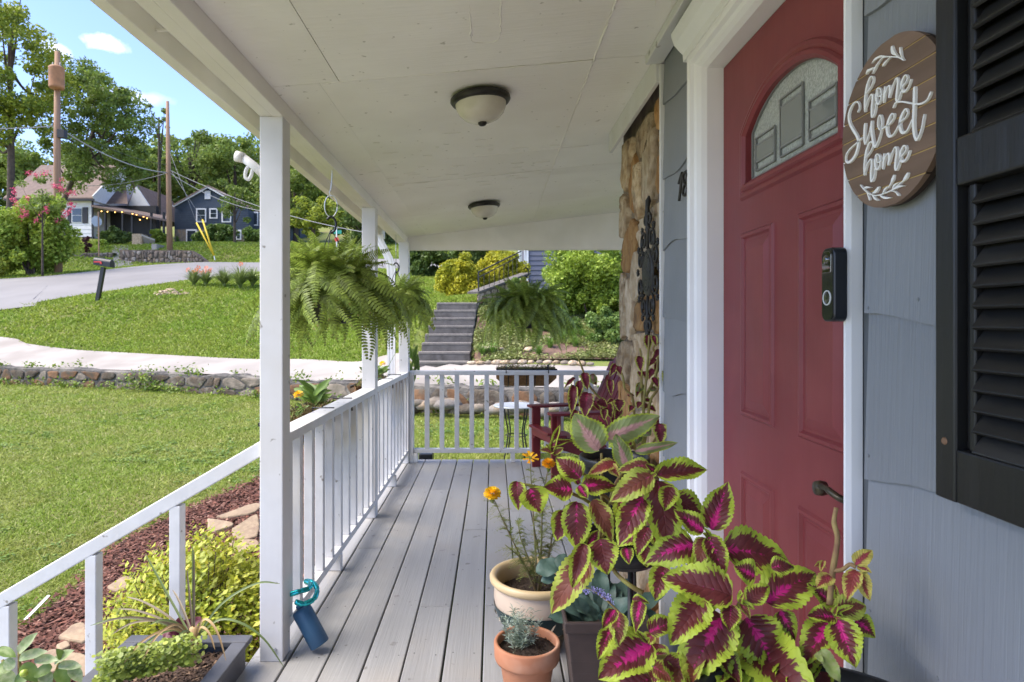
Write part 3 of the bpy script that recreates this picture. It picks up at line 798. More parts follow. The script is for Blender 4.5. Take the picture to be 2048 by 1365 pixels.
for (ny, nz_) in ((1.02, 1.065), (1.02, 1.30), (1.015, .82), (.70, 1.07), (.86, .80), (2.24, 1.06), (2.23, 1.31), (1.97, 1.55), (.55, .83), (.9, 1.31), (1.02, 1.55), (2.24, 1.80)):
    place('nail_head', nm_, Matrix.Translation((XW - .0035, ny, nz_)) @ Matrix.Rotation(rad(-90), 4, 'Y'), hw)
MB().box((XW - .012, YC, 0), (XW + .05, YC + .014, 2.19)).build('corner_trim', white, hw, False, .002)
# door casing (profiled) : jambs, head, crown
def casing(prof, ya, yb, zt0, name):
    """profile of (offset from the opening, x) swept up the far jamb, along the head and down the near jamb"""
    m = MB(); k = len(prof)
    for stage in range(4):
        for (o, x) in prof:
            if stage == 0: p = (x, yb + o, 0)
            elif stage == 1: p = (x, yb + o, zt0 + o)
            elif stage == 2: p = (x, ya - o * .55, zt0 + o)
            else: p = (x, ya - o * .55, 0)
            m.v.append(p)
    for s in range(3):
        for i in range(k - 1): m.f.append((s * k + i, (s + 1) * k + i, (s + 1) * k + i + 1, s * k + i + 1))
    return m.build(name, trim_w, hw)
YA, YB, ZT = 1.092, 1.898, 2.03
casing([(0, XD + .03), (0, .632), (.006, .617), (.014, .606), (.022, .600), (.027, .589), (.035, .586), (.046, .586), (.052, .594), (.054, .612)], YA, YB, ZT, 'door_casing')
m = MB()
for y in (1.01, 1.975):
    for (x, z) in ((.612, 2.075), (.584, 2.078), (.582, 2.10), (.570, 2.112), (.556, 2.128), (.548, 2.15), (.546, 2.163), (.612, 2.163)): m.v.append((x, y, z))
for i in range(8): m.f.append((i, (i + 1) % 8, 8 + (i + 1) % 8, 8 + i))
m.f += [tuple(reversed(range(8))), tuple(range(8, 16))]
m.build('door_crown', trim_w, hw)
MB().box((XD - .06, YA, -.01), (XD + .08, YB, .018)).build('threshold', iron, hw)

# ------------------------------------------------------------------ red door
dr = thing('front_door', 'red panelled front door with arched leaded glass window', 'door', (XD, 1.49, 0))
YM = 1.482; HWd = .238; zb0, zs, zp = 1.645, 1.775, 1.862
ycol = np.linspace(-1, 1, 25)
def arch(u): return zs + (zp - zs) * (1 - abs(u) ** 2.3)
m = MB(); T = .044
y0, y1 = YA + .003, YB - .003
m.box((XD, y0, .02), (XD + T, y1, zb0)); m.box((XD, y0, zb0), (XD + T, YM - HWd, ZT - .003)); m.box((XD, YM + HWd, zb0), (XD + T, y1, ZT - .003))
for a, b in zip(ycol[:-1], ycol[1:]):
    ya, yb = YM + a * HWd, YM + b * HWd
    m.hexa([(XD, ya, arch(a)), (XD + T, ya, arch(a)), (XD + T, yb, arch(b)), (XD, yb, arch(b)), (XD, ya, ZT - .003), (XD + T, ya, ZT - .003), (XD + T, yb, ZT - .003), (XD, yb, ZT - .003)])
m.build('door_leaf', door_m, dr)
def ring_mold(loop, prof, name):
    """moulding swept round a closed loop of (y,z); prof of (outward, x)"""
    n = len(loop); m = MB()
    for i in range(n):
        a, b, c = loop[i - 1], loop[i], loop[(i + 1) % n]
        d1 = Vector((b[0] - a[0], b[1] - a[1])).normalized(); d2 = Vector((c[0] - b[0], c[1] - b[1])).normalized()
        n1 = Vector((d1.y, -d1.x)); n2 = Vector((d2.y, -d2.x)); bi = n1 + n2
        bi = bi / max(.3, bi.dot(n1))
        for (o, x) in prof: m.v.append((x, b[0] + bi.x * o, b[1] + bi.y * o))
    k = len(prof)
    for i in range(n):
        j = (i + 1) % n
        for q in range(k - 1): m.f.append((i * k + q, j * k + q, j * k + q + 1, i * k + q + 1))
    return m.build(name, door_m, dr)
wl_ = [(YM - HWd, zb0), (YM + HWd, zb0)] + [(YM + u * HWd, arch(u)) for u in ycol[::-1]]
ring_mold(wl_, [(-.004, XD + .03), (-.004, XD - .006), (.004, XD - .014), (.012, XD - .013), (.017, XD - .007), (.024, XD - .010), (.032, XD - .008), (.038, XD + .001)], 'window_moulding')
def panel(ya, yb, za, zb1):
    lp = [(ya, za), (yb, za), (yb, zb1), (ya, zb1)]
    ring_mold(lp, [(.0, XD + .0005), (-.006, XD - .006), (-.014, XD - .007), (-.020, XD + .001), (-.026, XD + .0015)], 'panel_moulding')
    i = .026; q = .05
    v = [(XD - .0005, ya + i, za + i), (XD - .0005, yb - i, za + i), (XD - .0005, yb - i, zb1 - i), (XD - .0005, ya + i, zb1 - i),
         (XD - .007, ya + q, za + q), (XD - .007, yb - q, za + q), (XD - .007, yb - q, zb1 - q), (XD - .007, ya + q, zb1 - q)]
    MB().add(v, [(0, 1, 5, 4), (1, 2, 6, 5), (2, 3, 7, 6), (3, 0, 4, 7), (4, 5, 6, 7)]).build('raised_panel', door_m, dr)
for (ya, yb) in ((1.552, 1.757), (1.222, 1.427)):
    panel(ya, yb, 1.02, 1.52); panel(ya, yb, .20, .87)
gl_clear = mk('bevelled_glass', (.17, .185, .175), None, 5, .06, spec=.8, coat=.5)
gl_tex = mk('hammered_glass', (.30, .32, .29), (.46, .48, .44), 160, .22, .9, 260, bdist=.003, spec=.8)
came = mk('lead_came', (.22, .225, .22), None, 5, .45, metal=.4)
n = len(wl_)
MB().add([(XD + .012, p[0], p[1]) for p in wl_], [tuple(range(n))]).build('textured_pane', gl_tex, dr)
cell = .112
for i, cy in enumerate((-.142, 0, .142)):
    zt1 = .985 * arch((abs(cy) + cell / 2) / HWd) - .012
    a, b = YM + cy - cell / 2, YM + cy + cell / 2
    z0, z1 = zb0 + .028, zt1 - .008
    zi0, zi1 = z0 + .022, z1 - .020
    pn = MB().box((XD + .006, a + .004, zi0), (XD + .0115, b - .004, zi1)).build('bevelled_pane', gl_clear, dr, False, .004)
    m = MB()
    for (p, q) in (((a, z0), (a, z1)), ((b, z0), (b, z1)), ((a, z0), (b, z0)), ((a, z1), (b, z1)), ((a, zi0), (b, zi0)), ((a, zi1), (b, zi1))):
        m.bar((XD + .008, *p), (XD + .008, *q), .0045, .004, (1, 0, 0))
    m.build('came', came, dr)
m = MB(); k_ = [(YM + (p[0] - YM) * .93, zb0 + .012 + (p[1] - zb0) * .93) for p in wl_]
for p, q in zip(k_, k_[1:] + k_[:1]): m.bar((XD + .008, *p), (XD + .008, *q), .0045, .004, (1, 0, 0))
m.build('came', came, dr)
# lever handle
hb = mk('handle_bronze', (.035, .030, .022), (.09, .075, .05), 40, .35, metal=.7)
hY = 1.16
o = MB().lathe([(0, .012), (.024, .012), (.028, .006), (.028, 0)], n=20).build('handle_rose', hb, dr, True); o.matrix_basis = Matrix.Translation((XD, hY, .955)) @ Matrix.Rotation(rad(-90), 4, 'Y')
MB().tube(crom([(XD - .01, hY, .955), (XD - .045, hY, .955), (XD - .056, hY + .02, .962), (XD - .057, hY + .045, .966), (XD - .055, hY + .07, .962), (XD - .05, hY + .078, .954)], 6), [.006] * 6 + [.0065] * 10 + [.0055] * 10 + [.006] * 5, 10).build('handle_lever', hb, dr, True)
MB().lathe([(0, -.011), (.013, -.010), (.015, 0), (.013, .010), (0, .011)], n=14).build('handle_scroll', hb, dr, True).matrix_basis = Matrix.Translation((XD - .05, hY + .075, .957)) @ Matrix.Rotation(rad(90), 4, 'Y')

# ------------------------------------------------------------------ doorbell
db = thing('video_doorbell', 'black rounded video doorbell on the white door trim', 'doorbell', (.57, 1.1, 1.34))
bc = atX(1668, 570, .572)
m = MB(); W2, H2, D = .020, .062, .022
pts = []
for (sy, sz, a0) in ((1, 1, 0), (-1, 1, 90), (-1, -1, 180), (1, -1, 270)):
    for q in range(0, 91, 15):
        t_ = rad(a0 + q); pts.append(((W2 - .012) * sy + .012 * math.cos(t_), (H2 - .012) * sz + .012 * math.sin(t_)))
dbm = mk('doorbell_black', (.012, .014, .018), None, 5, .28, .05, 200, bdist=.0003)
dbM = Matrix.Translation((.562, bc.y, bc.z))
def oval(loop, x0, x1, s, nm, mt):
    o = MB().prism([(x0, p[0] * s, p[1] * s) for p in loop], (x1 - x0, 0, 0)).build(nm, mt, db, False, .002); o.matrix_basis = dbM; return o
oval(pts, 0, D, 1, 'body', dbm)
dbf = mk('doorbell_face', (.02, .021, .018), None, 5, .12, coat=.4)
o = MB().prism([(-.0015, p[0] * .86, p[1] * .95) for p in pts], (.0012, 0, 0)).build('face', dbf, db); o.matrix_basis = dbM
o = MB().lathe([(.0128, 0), (.0128, .0014), (.0112, .0018), (.0106, .0008)], n=28).build('button_ring', mk('ring_light', (.5, .52, .52), None, 5, .4), db, True); o.matrix_basis = dbM @ Matrix.Translation((-.0014, 0, -.022)) @ Matrix.Rotation(rad(-90), 4, 'Y')
o = MB().lathe([(.0102, .0006), (.008, .0012), (0, .0014)], n=24).build('button', dbf, db, True); o.matrix_basis = dbM @ Matrix.Translation((-.0014, 0, -.022)) @ Matrix.Rotation(rad(-90), 4, 'Y')
gls = mk('lens_glass', (.006, .008, .007), None, 5, .03, spec=1, coat=1)
o = MB().prism([(-.0032, -.014, .02), (-.0032, .014, .02), (-.0032, .015, .05), (-.0032, .008, .056), (-.0032, -.008, .056), (-.0032, -.015, .05)], (.002, 0, 0)).build('camera_window', gls, db, False, .0006); o.matrix_basis = dbM
o = MB().lathe([(.0075, 0), (.007, .002), (.004, .003), (0, .0033)], n=20).build('camera_lens', gls, db, True); o.matrix_basis = dbM @ Matrix.Translation((-.003, 0, .042)) @ Matrix.Rotation(rad(-90), 4, 'Y')

# ------------------------------------------------------------------ louvred shutter
XS = .566
sh = thing('window_shutter', 'black louvred wooden window shutter on the blue wall', 'shutter', (XS, .63, 1.06))
ya, yb, zb2, zt2 = .43, .822, 1.056, 2.06
def sbox(x0, x1, y0, y1, z0, z1, nm, b=.003): return MB().box((x0, y0, z0), (x1, y1, z1)).build(nm, black_m, sh, False, b)
sbox(XS, XS + .03, yb - .036, yb, zb2, zt2, 'stile'); sbox(XS, XS + .03, ya, ya + .036, zb2, zt2, 'stile')
for (z0, z1, nm) in ((zb2 + .0005, zb2 + .066, 'rail'), (1.445, 1.505, 'rail'), (zt2 - .06, zt2 - .0005, 'rail')):
    sbox(XS + .001, XS + .029, ya + .0362, yb - .0362, z0, z1, nm)
for y in (yb - .0365 - .022, ya + .0365):
    for (z0, z1) in ((zb2 + .0665, 1.4447), (1.5053, zt2 - .0605)):
        sbox(XS + .008, XS + .028, y, y + .010, z0, z1, 'inner_stop', .002); sbox(XS + .014, XS + .028, y + .0102, y + .0218, z0, z1, 'inner_stop', .002)
for (z0, z1) in ((zb2 + .066, 1.445), (1.505, zt2 - .06)):
    n = int((z1 - z0) / .0245)
    for i in range(n):
        z = z0 + (i + .5) * (z1 - z0) / n
        MB().bar((XS + .014 + R.uniform(-.001, .001), ya + .058, z), (XS + .014, yb - .059, z + R.uniform(-.0006, .0006)), .033, .006, (-.85, 0, .62)).build('slat', black_h, sh, False, .0015)
sbox(XS + .0275, XS + .0325, ya + .03, yb - .03, zb2 + .02, zt2 - .02, 'backing', 0)
o = MB().lathe([(0, .002), (.004, .0015), (.005, 0)], n=10).build('screw', mk('rusty_screw', (.22, .13, .08), None, 5, .6, metal=.5), sh); o.matrix_basis = Matrix.Translation((XS, yb - .018, zb2 + .073)) @ Matrix.Rotation(rad(-90), 4, 'Y')

# ------------------------------------------------------------------ round sign
XG = .574
sg = thing('wooden_sign', 'round brown wooden wall sign reading home sweet home in white script', 'sign', (XG, .945, 1.57))
sc_ = atX(1776, 246, XG); SR = .122
wood_s = mk('sign_wood', (.135, .082, .052), (.19, .12, .080), 7, .6, .3, 60, (1, .5, 6), bdist=.0008, rnd=.12, detail=8)
raww = mk('sign_groove', (.50, .33, .12), None, 5, .7)
edge_m = mk('sign_edge', (.03, .018, .012), None, 5, .8)
nb = 8
bounds = [-1 + 2 * i / nb for i in range(nb + 1)]
for a, b in zip(bounds[:-1], bounds[1:]):
    pts = []
    a2, b2 = a + .009, b - .009
    for i in range(13):
        v = a2 + (b2 - a2) * i / 12; pts.append((XG, sc_.y - SR * math.sqrt(max(0, 1 - v * v)), sc_.z + SR * v))
    for i in range(13):
        v = b2 + (a2 - b2) * i / 12; pts.append((XG, sc_.y + SR * math.sqrt(max(0, 1 - v * v)), sc_.z + SR * v))
    MB().prism(pts, (.008, 0, 0)).build('plank', wood_s, sg)
o = MB().lathe([(0, .0), (SR * .992, 0)], n=72).build('groove_backing', raww, sg); o.matrix_basis = Matrix.Translation((XG + .0015, sc_.y, sc_.z)) @ Matrix.Rotation(rad(-90), 4, 'Y')
o = MB().lathe([(SR * .985, 0), (SR * .985, .014)], n=72).build('edge_band', edge_m, sg, True); o.matrix_basis = Matrix.Translation((XG + .018, sc_.y, sc_.z)) @ Matrix.Rotation(rad(-90), 4, 'Y')
letter_m = mk('letter_white', (.78, .765, .73), None, 5, .5)
def zA(p): return (1670 + p[0] / 7.581, 70 + p[1] / 7.581)
def zB(p): return (1670 + p[0] / 7.581, 230 + p[1] / 7.581)
def ribbon(strokes, nm):
    m = MB(); base_x = XG - .0035
    for pts2, ws in strokes:
        W3 = [atX(*p, XG) for p in pts2]
        C = crom([(p.y, p.z, 0) for p in W3], 7)
        ws = [q * .62 for q in ws]; nW = len(ws); wv = np.interp(np.linspace(0, 1, len(C)), np.linspace(0, 1, nW), ws)
        n0 = len(m.v)
        lift = R.uniform(0, .0006)
        for i, c in enumerate(C):
            d = (C[min(i + 1, len(C) - 1)] - C[max(i - 1, 0)])
            if d.length < 1e-9: d = Vector((1, 0, 0))
            d.normalize(); nn = Vector((-d.y, d.x, 0)) * wv[i] / 2
            e = d * (wv[i] * .4) * (1 if i == len(C) - 1 else -1 if i == 0 else 0)
            for (sgn, x) in ((1, base_x - lift), (-1, base_x - lift), (-1, XG - .0002), (1, XG - .0002)):
                q = c + nn * sgn * (.55 if i in (0, len(C) - 1) else 1) + e
                m.v.append((x, q.x, q.y))
        for i in range(len(C) - 1):
            for k in range(4):
                a = n0 + 4 * i + k; b = n0 + 4 * i + (k + 1) % 4
                m.f.append((a, b, b + 4, a + 4))
        m.f += [(n0 + 3, n0 + 2, n0 + 1, n0), tuple(n0 + 4 * (len(C) - 1) + k for k in range(4))]
    return m.build(nm, letter_m, sg)
t_, T_ = .0028, .0062
HOME = [([(505, 900), (560, 820), (605, 730), (615, 665), (595, 632), (560, 660), (520, 770), (497, 900), (486, 1030), (488, 1160)], [t_, t_, t_, t_, t_, .0045, T_, T_, T_, T_ * .8]),
        ([(497, 1110), (530, 1000), (570, 920), (597, 908), (603, 960), (592, 1090), (590, 1190), (597, 1240), (622, 1215), (645, 1130), (652, 1040)], [t_, t_, t_, .004, T_, T_, T_, T_, .004, t_, t_]),
        ([(655, 870), (672, 820), (697, 808), (725, 835), (733, 900), (722, 990), (695, 1046), (668, 1030), (655, 960), (658, 880), (676, 850)], [.0045, t_, t_, t_, t_, .0035, .004, .0055, T_, .0055, .0035]),
        ([(684, 865), (680, 910), (700, 938), (750, 905)], [.004, .003, t_, t_]),
        ([(788, 795), (783, 880), (775, 960), (769, 1025)], [.005, T_, .0055, .0035]),
        ([(778, 965), (805, 850), (845, 775), (864, 790), (862, 870), (852, 945)], [t_, t_, t_, .005, T_, T_ * .8]),
        ([(866, 915), (910, 770), (955, 668), (982, 672), (984, 760), (970, 880), (962, 970), (975, 1010), (1000, 975), (1030, 880), (1050, 800), (1105, 725), (1132, 650), (1112, 612), (1078, 640), (1043, 725), (1040, 810), (1070, 862), (1110, 845), (1150, 780), (1183, 682)],
         [t_, t_, t_, .0045, T_, T_, T_, .005, t_, t_, t_, t_, t_, t_, .0045, T_, T_, T_, .004, t_, .0032])]
ribbon([([zA(p) for p in s], w) for s, w in HOME], 'lettering')
ribbon([([zB((.9928 * p[0] - 6.5, -289.9 + .1464 * p[0] + .9727 * p[1])) for p in s], w) for s, w in HOME], 'lettering')
t2, T2 = .0033, .0074
SW = [([(375, -45), (398, -95), (395, -160), (362, -196), (310, -170), (258, -80), (235, 20), (252, 130), (300, 225), (355, 315), (382, 400), (368, 510), (328, 625), (270, 700), (220, 722), (190, 690), (197, 610), (255, 520), (345, 440), (440, 352)],
       [.004, t2, t2, t2, .004, .006, T2, T2, T2, T2, T2, T2, T2, T2, .006, t2, t2, t2, t2, t2]),
      ([(488, 145), (480, 250), (478, 350), (488, 440)], [T2, T2, T2, T2 * .8]), ([(490, 445), (515, 390), (550, 270), (575, 160)], [t2, t2, t2, t2]),
      ([(590, 110), (588, 230), (605, 360), (635, 478), (672, 440), (715, 320), (740, 200), (745, 80), (722, 8), (695, 45), (685, 150), (712, 222), (760, 210), (815, 170)], [T2, T2, T2, T2, .004, t2, t2, t2, t2, t2, t2, t2, t2, t2]),
      ([(815, 170), (870, 130), (915, 65), (930, 5), (912, -15), (878, 5), (840, 95), (818, 190), (828, 285), (862, 328), (912, 305), (960, 230), (1000, 155), (1050, 90), (1100, 45), (1133, -25), (1118, -82), (1085, -68), (1035, 30), (1012, 145), (1030, 240), (1070, 275), (1122, 240), (1170, 150), (1198, 80)],
       [t2, t2, t2, t2, t2, .0045, T2, T2, T2, .006, t2, t2, t2, t2, t2, t2, t2, .0045, T2, T2, T2, .006, t2, t2, t2]),
      ([(1243, -405), (1238, -250), (1232, -60), (1225, 120), (1238, 280), (1272, 378), (1312, 325), (1355, 190), (1390, 0)], [T2, T2, T2, T2, T2, .006, t2, t2, t2]),
      ([(918, -115), (955, -180), (1050, -198), (1200, -172), (1330, -165), (1430, -222), (1488, -335)], [.005, t2, t2, t2, .004, t2, .005])]
ribbon([([zB(p) for p in s], w) for s, w in SW], 'lettering')
lf = [.001, .0045, .005, .0035, .0012]
SPA = [([(1075, 385), (1000, 345), (880, 332), (760, 345), (690, 420), (640, 490), (560, 545)], [.003, .0025, .0025, .0022, .002, .002, .002]), ([(588, 432), (640, 370), (720, 330), (800, 328)], [.001, .005, .005, .002]), ([(600, 588), (630, 530), (660, 470), (690, 430)], [.001, .004, .004, .002]),
       ([(760, 465), (785, 430), (830, 380), (870, 345)], [.005, .005, .002, .002]), ([(1060, 370), (1040, 320), (1025, 260), (1018, 200)], [.002, .002, .005, .004]), ([(1010, 345), (960, 305), (910, 260), (895, 190)], [.002, .003, .0095, .007]), ([(510, 590), (530, 550), (565, 530), (610, 500)], [.004, .007, .005, .002])]
ribbon([([zA(p) for p in s], w) for s, w in SPA], 'sprig')
SPB = [([(415, 1065), (480, 1140), (560, 1200), (650, 1225), (760, 1200), (900, 1140), (1000, 1060), (1090, 980), (1130, 920)], [.0025] * 9), ([(460, 1120), (510, 1100), (570, 1105)], lf), ([(600, 1190), (650, 1160), (690, 1105)], [.002, .009, .006]), ([(515, 1170), (535, 1225), (555, 1285)], [.002, .003, .005]), ([(600, 1220), (640, 1270), (695, 1300)], lf), ([(710, 1220), (790, 1260), (885, 1258)], lf), ([(755, 1195), (790, 1130), (840, 1085)], lf),
       ([(840, 1110), (880, 1040), (905, 980), (925, 920)], [.002, .003, .009, .004]), ([(900, 1135), (930, 1070), (990, 1030)], lf), ([(930, 1130), (1000, 1090), (1080, 1078)], lf), ([(890, 1150), (950, 1170), (995, 1218)], [.002, .002, .005]), ([(1075, 995), (1105, 950), (1135, 895)], [.005, .009, .006])]
ribbon([([zB(p) for p in s], w) for s, w in SPB], 'sprig')

# ------------------------------------------------------------------ house number
hn = thing('house_number', 'black metal house number 18 beside the door casing', 'house number', (.59, 2.0, 1.7))
m = MB(); Xn = .588
pn = lambda z: atX(1240 + z[0] / 3.79, 320 + z[1] / 3.79, Xn)
m.tube([pn(p) for p in crom([(445, 180, 0), (470, 100, 0), (463, 180, 0), (455, 250, 0), (448, 312, 0)], 4)], .0045, 8); m.build('digit', iron, hn, True)
m = MB()
m.tube([pn(p) for p in crom([(508, 85, 0), (488, 100, 0), (478, 130, 0), (484, 165, 0), (503, 190, 0), (510, 225, 0), (500, 262, 0), (484, 268, 0), (476, 240, 0), (486, 200, 0), (500, 165, 0), (512, 120, 0), (508, 85, 0)], 4)], .0045, 8); m.build('digit', iron, hn, True)

# ------------------------------------------------------------------ stone veneer
XSt = .640
sv_ = thing('stone_veneer_wall', 'rough cream and rust coloured stone veneer wall beyond the corner trim', 'stone wall', (XSt, 2.7, 0))
YS0, YS1 = YC + .016, 3.165
MB().box((XSt, YS0, -.1), (XSt + .2, YS1, 2.2)).build('mortar', mortar_m, sv_)
MB().box((XSt + .02, YS1 - .1, -.1), (2.9, YS1 - .002, 2.5)).build('back_wall', core, sv_)
rng = random.Random(21)
def fst(u, v, n): return Vector((XSt - n - .004, YS0 + u, v))
stones(sv_, lambda u, v, n: fst(u, v, n), YS1 - YS0, 2.13, 4, 9, [st_cream, st_tan, st_cream, st_brown, st_tan, st_brown], rng, .92, .024, jit=.55, slab=True)
def fse(u, v, n): return Vector((XSt + u, YS1 + n, v))

# ------------------------------------------------------------------ iron ornament
io = thing('iron_wall_ornament', 'black scrolled iron medallion ornament on the stone wall', 'wall ornament', (.6, 2.5, 1.5))
oc = atX(1298, 545, .597); OY, OZ = oc.y, oc.z
def op(y, z): return (.592, OY + y, OZ + z)
o = MB().lathe([(.0, .012), (.05, .012), (.068, .009), (.074, .010), (.08, .004), (.08, 0)], n=32).build('medallion', iron, io, True); o.matrix_basis = Matrix.Translation((.597, OY, OZ)) @ Matrix.Rotation(rad(-90), 4, 'Y') @ Matrix.Scale(1.18, 4, (1, 0, 0))
sp = MB()
for k in range(22):
    a = k * 2.4; r_ = .012 + .0026 * k
    sp.tube([(.588, OY + r_ * math.cos(a + q * .5), OZ + 1.15 * r_ * math.sin(a + q * .5)) for q in range(4)], .004, 5)
sp.build('medallion_relief', iron, io, True)
def scroll(cy, cz, r0, a0, turns, sgn, tail=None):
    P = []
    for i in range(26):
        f = i / 25; a = a0 + sgn * turns * 6.283 * f; r_ = r0 * (1 - .72 * f)
        P.append(op(cy + r_ * math.cos(a), cz + r_ * math.sin(a)))
    MB().tube(P, .0055, 6).build('scroll', iron, io, True)
for s in (-1, 1):
    scroll(s * .065, .125, .045, rad(-90), 1.4, s); scroll(s * .115, .055, .04, rad(180 if s > 0 else 0), 1.4, -s); scroll(s * .12, -.05, .042, rad(180 if s > 0 else 0), 1.4, s)
    scroll(s * .06, -.13, .045, rad(90), 1.4, -s); scroll(s * .03, .20, .032, rad(-90), 1.2, -s); scroll(s * .03, -.20, .032, rad(90), 1.2, s)
    for (y, z) in ((.165, .01), (.15, .10), (.145, -.10), (.09, .17), (.085, -.175)):
        m = MB()
        for k in range(5):
            a = k * 1.257; m.tube([op(s * y, z), op(s * y + .010 * math.cos(a), z + .010 * math.sin(a)), op(s * y + .016 * math.cos(a), z + .016 * math.sin(a))], [.004, .006, .002], 5)
        m.build('rosette', iron, io, True)
for s in (-1, 1):
    MB().tube([op(0, s * .09), op(0, s * .16), op(.0, s * .22), op(.006, s * .25), op(-.008, s * .275), op(-.02 * s, s * .29)], [.006, .007, .012, .008, .011, .003], 8).build('finial', iron, io, True)

# ------------------------------------------------------------------ flag bracket on post
fb = thing('flag_bracket', 'white flag pole bracket screwed to the nearest porch post', 'bracket', (-.88, 2.44, 1.85))
zf = at(519, 335, 2.44).z
MB().box((-.886, 2.425, zf - .045), (-.8797, 2.465, zf + .035)).build('plate', white_rail, fb, False, .003)
MB().tube([(-.885, 2.445, zf - .025), (-.915, 2.445, zf + .005), (-.965, 2.445, zf + .042)], [.016, .016, .017], 12).build('socket', white_rail, fb, True)
MB().tube([(-.955, 2.445, zf + .036), (-.985, 2.445, zf + .044)], [.020, .021], 12).build('socket_lip', white_rail, fb, True)
MB().tube(crom([(-.925, 2.445, zf + .012), (-.945, 2.445, zf - .005), (-.95, 2.445, zf - .035), (-.938, 2.445, zf - .045), (-.928, 2.445, zf - .03), (-.92, 2.445, zf)], 4), .007, 8).build('cord_cleat', white_rail, fb, True)
# ================================================================== leaves
def leaf_mesh(name, mat, shape=(.5, .85), wmax=.36, teeth=13, tooth=.07, fold=.25, curl=.25, nu=4, nv=39, wob=.05, seed=1, cup=0.0):
    rg = random.Random(seed)
    p, q = shape; pk = p / (p + q); mxv = pk ** p * (1 - pk) ** q
    V = []; E = []; VV = []
    ph = rg.uniform(0, 6)
    for j in range(nv + 1):
        v = j / nv
        w = wmax * (max(v, 0) ** p) * (max(1 - v, 0) ** q) / mxv
        if teeth: w *= 1 + tooth * (abs(((v * teeth) % 1) - .5) * -4 + 1)
        bend = -curl * v * v + .02 * math.sin(v * 7 + ph)
        yy = v - .12 * curl * v * v
        for i in range(-nu, nu + 1):
            u = i / nu
            z = bend + fold * abs(u) * w - cup * u * u * w + wob * math.sin(v * 11 + ph + (2 if u > 0 else 0)) * abs(u)
            V.append((u * w, yy, z)); E.append(1 - abs(u)); VV.append(v)
    F_ = []; s = 2 * nu + 1
    for j in range(nv):
        for i in range(s - 1): F_.append((j * s + i, j * s + i + 1, (j + 1) * s + i + 1, (j + 1) * s + i))
    me = bpy.data.meshes.new(name); me.from_pydata(V, [], F_)
    a = me.attributes.new('edge', 'FLOAT', 'POINT'); a.data.foreach_set('value', E)
    a = me.attributes.new('vv', 'FLOAT', 'POINT'); a.data.foreach_set('value', VV)
    me.polygons.foreach_set('use_smooth', [True] * len(me.polygons)); me.materials.append(mat); me.update()
    return me
